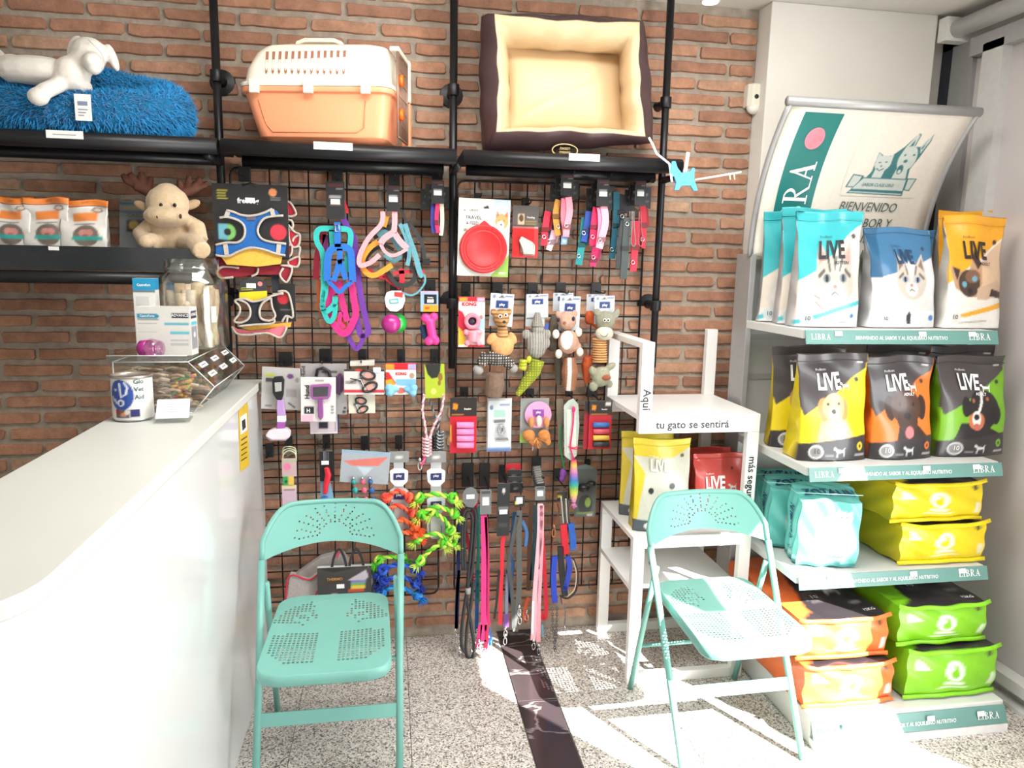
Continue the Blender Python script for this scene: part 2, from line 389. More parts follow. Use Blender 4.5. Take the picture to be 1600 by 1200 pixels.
# floor: granite tiles with a dark marble band
def granite():
    m = bpy.data.materials.new('granite'); m.use_nodes = True; nt = m.node_tree; b = nt.nodes['Principled BSDF']; L = nt.links.new
    ge = nt.nodes.new('ShaderNodeNewGeometry')
    v = nt.nodes.new('ShaderNodeTexVoronoi'); v.inputs['Scale'].default_value = 210; L(ge.outputs['Position'], v.inputs['Vector'])
    r = nt.nodes.new('ShaderNodeValToRGB'); r.color_ramp.interpolation = 'CONSTANT'; e = r.color_ramp.elements
    e[0].position = 0; e[0].color = (*lin((98, 93, 90)), 1); e[1].position = 0.16; e[1].color = (*lin((212, 207, 200)), 1)
    for p, c in ((0.36, (184, 177, 170)), (0.55, (226, 221, 214)), (0.72, (154, 147, 141)), (0.86, (198, 188, 179))):
        q = e.new(p); q.color = (*lin(c), 1)
    sp = nt.nodes.new('ShaderNodeSeparateColor'); L(v.outputs['Color'], sp.inputs[0]); L(sp.outputs[0], r.inputs['Fac'])
    L(r.outputs['Color'], b.inputs['Base Color']); b.inputs['Roughness'].default_value = 0.28
    return m
def marble():
    m = bpy.data.materials.new('black_marble'); m.use_nodes = True; nt = m.node_tree; b = nt.nodes['Principled BSDF']; L = nt.links.new
    ge = nt.nodes.new('ShaderNodeNewGeometry')
    n = nt.nodes.new('ShaderNodeTexNoise'); n.inputs['Scale'].default_value = 2.2; n.inputs['Detail'].default_value = 5; n.inputs['Distortion'].default_value = 0.5
    mp = nt.nodes.new('ShaderNodeMapping'); mp.inputs['Rotation'].default_value = (0, 0, .62); mp.inputs['Scale'].default_value = (1.0, 2.6, 1.0)
    L(ge.outputs['Position'], mp.inputs['Vector']); L(mp.outputs['Vector'], n.inputs['Vector'])
    r = nt.nodes.new('ShaderNodeValToRGB'); e = r.color_ramp.elements
    e[0].position = 0.485; e[0].color = (*lin((58, 50, 52)), 1); e[1].position = 0.5; e[1].color = (*lin((132, 126, 126)), 1)
    q = e.new(0.515); q.color = (*lin((58, 50, 52)), 1)
    L(n.outputs['Fac'], r.inputs['Fac']); L(r.outputs['Color'], b.inputs['Base Color']); b.inputs['Roughness'].default_value = 0.16
    return m
GRAN = granite(); MARB = marble()
floor = struct(B().box(XL, XR + .1, YF, 0.1, -0.06, -0.004).obj('floor', M((96, 90, 86), 0.8)))
def tile_mesh(wx, wy, mat):
    me = B().add([(0, 0, -.004), (wx, 0, -.004), (wx, wy, -.004), (0, wy, -.004), (0, 0, -.0008), (wx, 0, -.0008), (wx, wy, -.0008), (0, wy, -.0008), (.001, .001, 0), (wx - .001, .001, 0), (wx - .001, wy - .001, 0), (.001, wy - .001, 0)],
        [(0, 1, 5, 4), (1, 2, 6, 5), (2, 3, 7, 6), (3, 0, 4, 7), (4, 5, 9, 8), (5, 6, 10, 9), (6, 7, 11, 10), (7, 4, 8, 11), (8, 9, 10, 11)]).mesh('tile')
    me.materials.append(mat); return me
TM = {}
xs = []; x = 0.450
while x > XL: xs.append((max(XL, x - .39), x)); x -= .39
xs.append((0.452, 0.600)); x = 0.602
while x < XR: xs.append((x, min(XR, x + .39))); x += .39
y = -0.135 + .39
ys = []
while y > YF: ys.append((max(YF, y - .39), min(y, 0.0))); y -= .39
for xa, xb in xs:
    for ya, yb in ys:
        if yb - ya < .01 or (xa < -.9 and ya < -3.2): continue
        k = (round(xb - xa, 3), round(yb - ya, 3), xa == .452)
        if k not in TM: TM[k] = tile_mesh(k[0] - .002, k[1] - .002, MARB if k[2] else GRAN)
        o = bpy.data.objects.new('tile', TM[k]); COL.objects.link(o); o.parent = floor; o.location = (xa + .001, ya + .001, 0)
PLASTER = M((226, 223, 216), 0.85, ns=6, na=0.02, bump=0.1, bs=60)
struct(B().box(XL, XR + .1, YF, 0.15, ZC, ZC + .1).obj('ceiling', PLASTER))
struct(B().box(1.475, 2.2, -0.107, 0.0, 0, ZC).obj('wall_column', PLASTER, bev=0.004))
struct(B().box(XL - .1, XL, YF, 0.15, 0, ZC).obj('wall_left', PLASTER))
struct(B().box(XL, XR + .1, YF - .1, YF, 0, ZC).obj('wall_front', PLASTER))
ALU = M((168, 168, 168), 0.4, 0.35, na=0.04); ALUL = M((205, 205, 204), 0.4, 0.2, na=0.03)
# right wall: glazed front, doorway nearer the camera
struct(B().box(XR, XR + .1, -5.6, -2.98, 0, ZC).box(XR, XR + .1, -2.98, 0.0, 2.5, ZC).box(XR, XR + .08, -2.4, -1.6, 1.93, 2.5).box(XR, XR + .08, -3.0, -2.4, 2.36, 2.5).box(2.2, XR + .1, 0.0, 0.15, 0, ZC).obj('wall_right', PLASTER))  # low panel over part of the doorway is unseen, added to shade the chair back
d1 = struct(B().box(XR - .01, XR + .07, -1.66, -1.60, 0, 2.03).box(XR - .01, XR + .07, -3.0, -2.975, 0, 2.36).obj('door_1', ALU))
win = struct(B().box(XR - .02, XR + .06, -.20, -.085, 0.0, 2.5).obj('window_1', ALU))
B().box(XR - .04, XR + .03, -.37, -.27, .09, 2.46).obj('mullion', ALUL, win)
B().box(XR - .03, XR + .06, -1.63, -1.5, .09, 2.46).obj('mullion', ALU, win)
B().box(XR - .04, XR + .06, -1.63, -.2, 2.43, 2.5).obj('top_rail', ALU, win)
B().box(XR - .06, XR + .04, -1.63, -.2, .055, .10).box(XR - .02, XR + .06, -1.63, -.2, 0, .055).box(XR - .075, XR - .02, -1.63, -.2, 0, .014).obj('bottom_rail', M((216, 216, 214), 0.35, na=.02), win)
def frosted():
    m = bpy.data.materials.new('frosted_film'); m.use_nodes = True; nt = m.node_tree; nt.nodes.clear(); L = nt.links.new
    o = nt.nodes.new('ShaderNodeOutputMaterial'); d = nt.nodes.new('ShaderNodeBsdfDiffuse'); t = nt.nodes.new('ShaderNodeBsdfTranslucent'); g = nt.nodes.new('ShaderNodeBsdfGlossy')
    tc = nt.nodes.new('ShaderNodeTexCoord'); n = nt.nodes.new('ShaderNodeTexNoise'); n.inputs['Scale'].default_value = 1.6; n.inputs['Detail'].default_value = 2; L(tc.outputs['Object'], n.inputs['Vector'])
    r = nt.nodes.new('ShaderNodeValToRGB'); r.color_ramp.elements[0].color = (*lin((196, 190, 188)), 1); r.color_ramp.elements[1].color = (*lin((216, 210, 208)), 1)
    L(n.outputs['Fac'], r.inputs['Fac']); L(r.outputs['Color'], d.inputs['Color']); t.inputs['Color'].default_value = (*lin((150, 148, 148)), 1)
    g.inputs['Roughness'].default_value = 0.12
    a = nt.nodes.new('ShaderNodeMixShader'); a.inputs[0].default_value = 0.28; L(d.outputs[0], a.inputs[1]); L(t.outputs[0], a.inputs[2])
    c = nt.nodes.new('ShaderNodeMixShader'); c.inputs[0].default_value = 0.1; L(a.outputs[0], c.inputs[1]); L(g.outputs[0], c.inputs[2]); L(c.outputs[0], o.inputs['Surface'])
    return m
B().box(XR, XR + .008, -1.5, -.2, .1, 2.43).obj('pane', frosted(), win)
B().box(XR, XR + .01, -.085, 0.0, 0.0, 2.56).obj('dark_panel', M((38, 44, 56), 0.15, na=.1), win)
B().tube([(XR - .07, -1.6, 2.545), (XR - .07, -.14, 2.545)], .035, 14).obj('blind_roller', ALUL, win, True)
B().box(XR - .12, XR, -.16, -.115, 2.5, 2.59).obj('blind_bracket', WHITE, win)
pav = struct(B().box(XR + .1, 30, -30, 12, -.14, -.05).box(-20, XR + .1, -30, YF - .1, -.14, -.05).obj('pavement', M((150, 146, 140), 0.9, ns=4, na=.08)))

# ------------------------------------------------------------------ pipe shelving on the brick wall
sh = thing('pipe_shelving', 'black pipe and board shelving fixed to the brick wall', 'shelves', (0.24, 0, 1.2))
POLES = (-.592, .240, 1.065)
for i, x in enumerate(POLES):
    B().tube([(x, -.10, 1.175 if i else 1.14), (x, -.10, ZC)], .0145, 14).obj('pole', BLKMET, sh, True)
for x, z in ((-.592, 2.213), (.240, 2.213), (1.065, 2.213), (.240, 1.428), (1.065, 1.428), (-.592, 1.43)):
    f = B().lathe([(0, -.115), (.014, -.115), (.016, -.04), (.018, -.012), (.044, -.012), (.046, -.001), (0, -.001)], (x, 0, z), 20, 'y')
    f.lathe([(0, -.022), (.022, -.02), (.022, .02), (0, .022)], (x, -.10, z), 14, 'z'); f.obj('flange', BLKMET, sh, True, bev=.001)
for xa, xb in ((-1.75, -.552), (-.540, .232), (.256, 1.052)):
    B().box(xa, xb, -.32, -.06, 1.945, 1.970).obj('board', M((26, 25, 26), 0.5, ns=9, na=.2), sh, bev=.002)
    B().tube([(xa, -.322, 1.945), (xb, -.322, 1.945)], .026, 14).obj('front_pipe', BLKMET, sh, True)
    B().tube([(xa + .03, -.13, 1.925), (xb - .03, -.13, 1.925)], .02, 10).obj('support_pipe', BLKMET, sh, True)
B().box(-1.75, -.60, -.32, -.06, 1.585, 1.604).obj('board', M((26, 25, 26), 0.5, ns=9, na=.2), sh, bev=.002)
B().box(-1.75, -.615, -.335, -.331, 1.535, 1.612).obj('clear_lip', M((34, 38, 42), 0.12, na=.1), sh)
B().tube([(-1.75, -.325, 1.512), (-.60, -.325, 1.512)], .021, 14).obj('front_pipe', BLKMET, sh, True)
for x in (-.592, .240, 1.065):
    B().tube([(x, -.10, 1.918), (x, -.30, 1.918)], .013, 10).obj('arm', BLKMET, sh, True)
for px0, px1, py in ((72, 130, 209), (490, 551, 227), (889, 937, 245)):
    a = at(px0, py, y=-.3495); c = at(px1, py + (px1 - px0) * .04, y=-.3495)
    B().box(a.x, c.x, -.351, -.3485, a.z - .012, a.z + .012).obj('price_ticket', PAPER, sh)
    B().box(a.x + .02, c.x - .02, -.352, -.3511, a.z - .002, a.z + .001).obj('ticket_line', M((170, 170, 175), .6), sh)
B().box(at(76, 388, y=-.337).x, at(92, 388, y=-.337).x, -.339, -.336, at(80, 391, y=-.337).z, at(80, 385, y=-.337).z).obj('price_ticket', PAPER, sh)

# ------------------------------------------------------------------ wire grid panels
def grid_panel(xa, xb, za, zb, label, nx, nz):
    g = thing('wire_grid', label, 'grid panel', ((xa + xb) / 2, -.03, za))
    r = .03; P = []
    for cx, cz, a0 in ((xb - r, zb - r, 0), (xa + r, zb - r, 90), (xa + r, za + r, 180), (xb - r, za + r, 270)):
        for k in range(4): a = math.radians(a0 + k * 30); P.append((cx + r * math.cos(a), -.03, cz + r * math.sin(a)))
    B().tube(P, .0042, 6, True).obj('frame', BLKMET, g, True)
    for i in range(1, nx):
        x = xa + (xb - xa) * i / nx; B().tube([(x, -.030, za), (x, -.030, zb)], .0028, 5).obj('vertical_wire', BLKMET, g, True)
    for i in range(1, nz):
        z = za + (zb - za) * i / nz; B().tube([(xa, -.034, z), (xb, -.0345, z)], .0028, 5).obj('horizontal_wire', BLKMET, g, True)
    return g
grid_panel(-.575, .195, .205, 1.915, 'left black wire grid panel on the brick wall', 11, 26)
grid_panel(.262, 1.025, .205, 1.898, 'right black wire grid panel on the brick wall', 11, 26)

# ------------------------------------------------------------------ counter
CW = M((218, 220, 220), 0.22, ns=3, na=.01, coat=.4); CT = M((204, 206, 200), 0.4, ns=5, na=.015)
def rounded(x0, x1, y0, y1, r, n=8):
    return [(x1, y1), (x0, y1)] + [(x0 + r - r * math.cos(math.pi / 2 * k / n), y0 + r - r * math.sin(math.pi / 2 * k / n)) for k in range(n + 1)] + [(x1 - r + r * math.sin(math.pi / 2 * k / n), y0 + r - r * math.cos(math.pi / 2 * k / n)) for k in range(n + 1)]
ct = thing('reception_counter', 'glossy white reception counter with a rounded end and a yellow notice', 'counter', (-.64, -1, 0))
B().zprism(rounded(-.785, -.488, -1.985, -.065, .13), 0.0, 1.098).obj('body', CW, ct, bev=.003)
B().zprism(rounded(-.79, -.480, -1.993, -.055, .135), 1.099, 1.129).obj('worktop', CT, ct, bev=.004)
B().box(-1.35, -.786, -1.9, -.05, .72, .745).box(-1.33, -1.3, -1.9, -.05, 0, .72).obj('desk', CW, ct)
nt_ = B().add([tuple(at(px, py, x=-.486)) for px, py in ((373, 638), (387, 629), (389, 727), (376, 737))], [(0, 1, 2, 3)])
nt_.obj('notice', M((214, 178, 40), .5), ct, solid=.0015)
B().add([tuple(at(px, py, x=-.484)) for px, py in ((375.5, 652), (385, 645), (385.8, 672), (376.5, 679))], [(0, 1, 2, 3)]).obj('notice_panel', PAPER, ct, solid=.0012)
B().add([tuple(at(px, py, x=-.483)) for px, py in ((378, 658), (383, 654), (384, 668), (379, 673))], [(0, 1, 2, 3)]).obj('camera_symbol', INK, ct, solid=.001)
for k in range(5):
    B().add([tuple(at(px, py + k * 8, x=-.484)) for px, py in ((377, 687), (386, 681), (386, 683), (377, 689))], [(0, 1, 2, 3)]).obj('notice_line', M((90, 74, 20), .6), ct)

# ------------------------------------------------------------------ cat steps stand
st = thing('cat_stand', 'white S-shaped stepped cat stand with black words, behind the chair by the grid', 'display stand', (1.12, -.25, 0))
SW = M((238, 238, 236), 0.35, ns=5, na=.01); F0, F1 = -.475, -.445; R0, R1 = -.075, -.045; xl, xr = .885, 1.355; TW = .046
f = B()
f.box(xl, xl + TW, F0, F1, 1.052, 1.318).box(xl, xr, F0, F1, .985, 1.052).box(xr - TW, xr, F0, F1, 0, .985).box(xl, xr - TW, F0, F1, .545, .592).box(xl, xl + TW, F0, F1, 0, .545).box(xl + TW, xr - TW, F0, F1, .0, .04)
f.obj('front_frame', SW, st, bev=.002)
f = B()
f.box(xl, xl + TW, R0, R1, 1.052, 1.318).box(xl, xr, R0, R1, .985, 1.052).box(xr - TW, xr, R0, R1, 0, .985).box(xr - TW, xr, R0, R1, 1.052, 1.33).box(xl, xr - TW, R0, R1, .545, .592).box(xl, xl + TW, R0, R1, 0, .545).box(xl + TW, xr - TW, R0, R1, 0, .04)
f.obj('rear_frame', SW, st, bev=.002)
B().box(xl, xl + TW, F1, R0, 1.295, 1.318).obj('top_rail', SW, st, bev=.002)
B().box(xl, xr, F1, R0, 1.034, 1.052).obj('platform', SW, st); B().box(xl, xr - TW, F1, R0, .574, .592).obj('platform', SW, st); B().box(xl, xr - TW, F1, R0, .375, .393).obj('platform', SW, st)
GREYINK = M((60, 58, 62), .5)
lettering('tu gato se sentirá', plane_map((1.09, F0 - .001, 1.004), (1, 0, 0), (0, 0, 1)), .0295, GREYINK, st, bold=.02)
lettering('Aquí', plane_map((xl + .011, F0 - .001, 1.11), (0, 0, -1), (1, 0, 0)), .030, GREYINK, st, bold=.02)
lettering('más seguro', plane_map((xr - TW + .012, F0 - .001, .80), (0, 0, -1), (1, 0, 0)), .029, INK, st, bold=.02)

# ------------------------------------------------------------------ folding chairs
FOAM = M((116, 174, 164), 0.38, ns=8, na=.03)
def chair(loc, label, rz=0.0):
    c = thing('folding_chair', label, 'chair', loc, rz, local=True)
    T = lambda P, r, nm: B().tube(P, r, 12).obj(nm, FOAM, c, True, local=True)
    for s in (-1, 1):
        B().tube([(s * .209, -.215, 0), (s * .214, -.035, .34), (s * .222, .115, .625)], .0115, 12).obj('leg', FOAM, c, True, local=True)
        B().tube([(s * .213, .262, 0), (s * .210, .16, .33), (s * .206, .088, .56)], .0105, 12).obj('leg', FOAM, c, True, local=True)
        B().lathe([(0, -.006), (.006, -.006), (.006, .006), (0, .006)], (s * .226, .092, .575), 10, 'x').obj('pivot', STEEL, c, True, local=True)
    # back: curved plate with a sunburst of holes
    def bk(a, v):
        u = (a - .5) * 2; k = min(1, abs(u)); top = .778 - .10 * max(0, (k - .55) / .45) ** 2.6 if k < 1 else .678
        bot = .655 - .035 * k * k; zz = bot + (top - bot) * v; lean = (zz - .62) * .42
        return Vector((u * .222, .115 + .052 * (1 - k * k) + lean, zz))
    nu, nv = 62, 20; b = B(); us = range(nu + 1)
    pts = [[bk(i / nu, j / nv) for i in us] for j in range(nv + 1)]; hol = set()
    for r in range(13):
        a = math.pi * (r + .0) / 12
        for k in range(6):
            rr = .040 + .011 * k * (1.0 if 0 < r < 12 else 1.0); X = rr * math.cos(a) * 1.35; Z = .672 + rr * math.sin(a)
            i = round((X / .222 + 1) / 2 * nu)
            if 0 < i < nu:
                zb, zt = pts[0][i].z, pts[nv][i].z; j = int((Z - zb) / (zt - zb) * nv)
                if 0 <= j < nv: hol.add((i, j))
    plate(b, pts, hol, .36)
    b.obj('backrest', FOAM, c, False, local=True, solid=.004)
    P = [bk(i / 40, 1) for i in range(41)]; T([bk(0, 0)] + [bk(0, .5)] + P + [bk(1, .5), bk(1, 0)], .0085, 'back_frame')
    # seat: pressed plate with two perforated fields and two fans
    nu, nv = 29, 34
    def seat(i, j):
        u = (i / nu - .5) * 2; v = j / nv; wd = .186 - .012 * v
        rr = .06; yy = -.275 + .458 * v; k = 1.0
        d0 = min(yy + .275, .183 - yy)
        if d0 < rr: k = 1 - (rr - math.sqrt(max(0, rr * rr - (rr - d0) ** 2))) / wd
        dish = -.010 * (1 - u * u) * math.sin(math.pi * min(1, max(0, v * 1.1))) - .006 * math.exp(-((v - .0) / .12) ** 2)
        return Vector((u * wd * k, yy, .455 + dish + .012 * (v - .3)))
    pts = [[seat(i, j) for i in range(nu + 1)] for j in range(nv + 1)]; hol = set()
    for i in range(nu):
        for j in range(nv):
            q = (pts[j][i] + pts[j + 1][i + 1]) / 2; X, Y = q.x, q.y
            if .035 < abs(X) < .165 and -.225 < Y < -.045 - .08 * (abs(X) - .035) and (abs(X) < .12 or Y > -.215 + (abs(X) - .12)): hol.add((i, j))
            r = math.hypot(X, Y + .03); a = math.degrees(math.atan2(Y + .03, abs(X) + 1e-6))
            if .085 < r < .185 and 14 < a < 68 and (int(a / 9) % 2 == 0 or r > .14): hol.add((i, j))
    b = B(); plate(b, pts, hol, .31); b.obj('seat', FOAM, c, False, local=True, solid=.002)
    edge = [pts[0][i] for i in range(0, nu + 1)] + [pts[j][nu] for j in range(1, nv + 1)] + [pts[nv][i] for i in range(nu - 1, -1, -1)] + [pts[j][0] for j in range(nv - 1, 0, -1)]
    rb = B(); n = len(edge); cx = Vector((0, -.055, .45))
    ring = lambda k, o, dz: [p + ((p - cx) * Vector((1, 1, 0))).normalized() * o + Vector((0, 0, dz)) for p in edge]
    L = [ring(0, 0, .001), ring(0, .004, -.002), ring(0, .005, -.030), ring(0, .001, -.034), ring(0, .001, -.012)]
    vs = [p for q in L for p in q]; rb.add(vs, [(k * n + (i + 1) % n, k * n + i, (k + 1) * n + i, (k + 1) * n + (i + 1) % n) for k in range(4) for i in range(n)])
    rb.obj('seat_rim', FOAM, c, True, local=True)
    fl = B(); fl.tube([(-.211, -.105, .205), (.211, -.105, .205)], 0, flat=((0, 0.5, 1), .020, .006)); fl.obj('stretcher', FOAM, c, local=True, bev=.002)
    fl = B(); fl.tube([(-.209, .195, .21), (.209, .195, .21)], .007, 8); fl.obj('stretcher', FOAM, c, True, local=True)
    return c
def plate(b, pts, hol, k):
    """Quad lattice in which the cells in hol get a real diamond hole."""
    nv = len(pts) - 1; nu = len(pts[0]) - 1; n0 = len(b.v); W = nu + 1
    vs = [p for r in pts for p in r]; fs = []
    for j in range(nv):
        for i in range(nu):
            q = (j * W + i, j * W + i + 1, (j + 1) * W + i + 1, (j + 1) * W + i)
            if (i, j) in hol:
                c = sum((vs[t] for t in q), Vector()) / 4; n = len(vs); vs += [c + (vs[t] - c) * (k * 2) for t in q]
                fs += [(q[t], q[(t + 1) % 4], n + (t + 1) % 4, n + t) for t in range(4)]
            else: fs.append(q)
    b.add(vs, fs)
chair((-.190, -.725, 0), 'sea-green metal folding chair in the shade beside the white counter')
chair((1.110, -.757, 0), 'sea-green metal folding chair in bright sunlight before the white cat stand', .02)
# ------------------------------------------------------------------ shop gondola with header
gx0, gx1 = 1.385, 2.125; GM = M((206, 206, 203), 0.4, ns=6, na=.015); GD = M((172, 172, 170), 0.45, ns=6, na=.02)
go = thing('display_gondola', 'pale metal shelf unit with curved sign and green price strips', 'shelf unit', (1.755, -.5, 0))
B().box(gx0 + .02, gx1 - .02, -.20, -.19, .10, 1.40).box(gx0 + .02, gx1 - .02, -.19, -.145, 0.02, 1.62).obj('back_panel', M((196, 196, 192), 0.5, ns=5, na=.015), go)
for z in (.42, .72, 1.14, 1.30): B().box(gx0 + .02, gx1 - .02, -.204, -.2, z, z + .022).obj('back_rail', GD, go)
for x in (gx0, gx1 - .025): B().box(x, x + .025, -.255, -.135, 0, 1.64).obj('upright', ALU, go, bev=.003)
sh_pos = ((1.382, -.67, 1.335, 1.382), (.925, -.76, .880, .925), (.535, -.755, .492, .538))
STRIP = M((96, 140, 134), 0.35, na=.02)
for zt, yf, z0, z1 in sh_pos:
    b = B(); b.box(gx0, gx1, yf + .012, -.255, zt - .03, zt).obj('shelf', GM, go, bev=.002)
    B().add([(gx0, yf - .014, z0), (gx1, yf - .014, z0), (gx1, yf, z1), (gx0, yf, z1)], [(0, 1, 2, 3)]).obj('price_strip', STRIP, go, solid=.004)
B().box(gx0, gx1, -.90, -.14, 0.0, .10).obj('base', GM, go, bev=.004)
B().add([(gx0 + .0, -.925, .03), (gx1, -.925, .03), (gx1, -.902, .085), (gx0, -.902, .085)], [(0, 1, 2, 3)]).obj('price_strip', STRIP, go, solid=.004)
B().box(gx0, gx1, -.93, -.90, 0, .028).obj('kick_strip', M((225, 225, 222), .4), go)
for (yf, z0, z1) in ((-.684, 1.335, 1.382), (-.774, .880, .925), (-.769, .492, .538), (-.9255, .030, .085)):
    zc = (z0 + z1) / 2; tl = (z1 - z0); mp = plane_map((0, yf + .0015, zc - .008), (1, 0, 0), (0, .29, .957))
    q = lambda x0: (lambda a, b, m=mp, X=x0: m(a + X, b))
    lettering('BIENVENIDO AL SABOR Y AL EQUILIBRIO NUTRITIVO', q(gx0 + .36), .0135, PAPER, go, sx=.80, shear=.15)
    lettering('LIBRA', q(gx1 - .075), .024, PAPER, go, serif=True, gap=.10)
    lettering('LIBRA', q(gx0 + .055), .020, PAPER, go, serif=True, gap=.10)
    for xx in (gx1 - .105, gx0 + .12, gx0 + .44):
        B().add([tuple(mp(xx + a, c - .003) + Vector((0, -.002, 0))) for a, c in ((-.014, .016), (.014, .016), (.014, .032), (-.014, .032))], [(0, 1, 2, 3)]).obj('price_ticket', PAPER, go, solid=.001)
# curved header sign
def hd(u, v, o=0.0):
    z = 1.632 + .525 * v; y = -.245 - .03 * v - .185 * max(0, v) ** 2.4
    return Vector((gx0 + (gx1 - gx0) * u, y - o, z))
hs = B(); hs.sheet(lambda u, v: hd(u, v), 12, 24, field((244, 236, 223), [])); hs.obj('header_board', PM(.35), go, True, solid=.006)
for u in (0, 1):
    B().tube([hd(u, v / 16) for v in range(17)], .011, 8).obj('header_edge', ALU, go, True)
B().tube([hd(0, 1) + Vector((-.012, 0, .006)), hd(1, 1) + Vector((.012, 0, .006))], .017, 12).obj('header_rail', ALU, go, True)
hb = B(); hb.sheet(lambda u, v: hd(.095 + .205 * u, .0 + .955 * v, .005), 4, 24); hb.obj('header_band', M((28, 118, 114), .3, na=.02), go, True)
HW = .74; HL = .56
hm = lambda cu, cv: (lambda a, b: hd(cu + a / HW, cv + b / HL, .0075))
lettering('LIBRA', lambda a, b: hd(.262 - b / HW, .365 + a / HL, .0075), .098, PAPER, go, serif=True, gap=.06, sx=.98)
dk = B(); dk.add([hd(.200 + .050 * math.cos(t * math.pi / 12), .805 + .066 * math.sin(t * math.pi / 12), .008) for t in range(24)], [tuple(range(24))]); dk.obj('pink_sticker', M((238, 130, 145), .4), go)
lettering('oferta', hm(.200, .79), .012, PAPER, go)
def ex_(x): return (x - 620) / 520
def ey_(y): return 1 - (y - 250) / 410
EP = lambda pts, c: ('p', [(ex_(x), ey_(y)) for x, y in pts], c)
EE = lambda x, y, rx, ry, c: ('e', ex_(x), ey_(y), rx / 520, ry / 410, c)
PD, PLt = (62, 126, 130), (212, 220, 214)
emb = field((244, 236, 223), [EP([(760, 545), (786, 500), (783, 385), (832, 410), (880, 402), (935, 350), (990, 268), (1008, 276), (1006, 345), (1045, 345), (1088, 268), (1094, 310), (1072, 400), (1040, 480), (1050, 545)], PD),
    EP([(987, 272), (1000, 280), (998, 345), (935, 398), (946, 350)], PLt), EP([(986, 300), (992, 344), (960, 366)], PD), EP([(1046, 350), (1084, 276), (1086, 310), (1062, 384)], PLt), EP([(1072, 316), (1062, 360), (1052, 352)], PD), EE(992, 420, 60, 78, PLt), EP([(936, 545), (950, 470), (1030, 470), (1042, 545)], PLt), EE(972, 484, 21, 30, PD), EE(972, 496, 11, 12, PLt), EE(986, 432, 14, 10, PD), EE(966, 396, 9, 6, PD), EE(1026, 393, 9, 6, PD), EP([(1036, 545), (1024, 480), (1034, 470), (1052, 545)], PD),
    EP([(786, 440), (786, 390), (830, 416)], PLt), EP([(858, 412), (890, 396), (894, 440)], PLt), EE(840, 450, 54, 48, PLt), EP([(796, 545), (806, 480), (872, 480), (862, 545)], PLt), EE(816, 446, 11, 4, PD), EE(860, 442, 11, 4, PD), EE(836, 468, 7, 5, PD), ('l', [(ex_(812), ey_(484)), (ex_(834), ey_(496)), (ex_(858), ey_(482))], .008, PD),
    EP([(640, 606), (668, 522), (745, 530), (720, 606)], PD), EP([(652, 600), (674, 530), (730, 536), (712, 600)], PLt), EP([(1116, 534), (1092, 616), (1050, 612), (1050, 536)], PD), EP([(1106, 540), (1086, 608), (1058, 606), (1058, 542)], PLt),
    EP([(740, 540), (1050, 540), (1052, 650), (658, 644), (680, 620)], PD), EP([(746, 546), (1042, 546), (1044, 616), (690, 614)], PLt), EP([(676, 630), (1046, 636), (1046, 642), (672, 636)], PLt)])
eb = B(); eb.sheet(lambda u, v: hd(.445 + .42 * u * 1.02, .45 + .44 * v, .0055), 110, 90, emb); eb.obj('emblem', PM(.35), go, True)
lettering('SABOR CLASE ORO', hm(.64, .52), .013, M((60, 120, 122), .5), go, shear=.2, sx=.86)
for k, t in enumerate(('BIENVENIDO', 'AL SABOR Y', 'AL EQUILIBRIO', 'NUTRITIVO')):
    lettering(t, hm(.62, .345 - .115 * k), .038, M((72, 92, 88), .5), go, shear=.22, sx=.82)

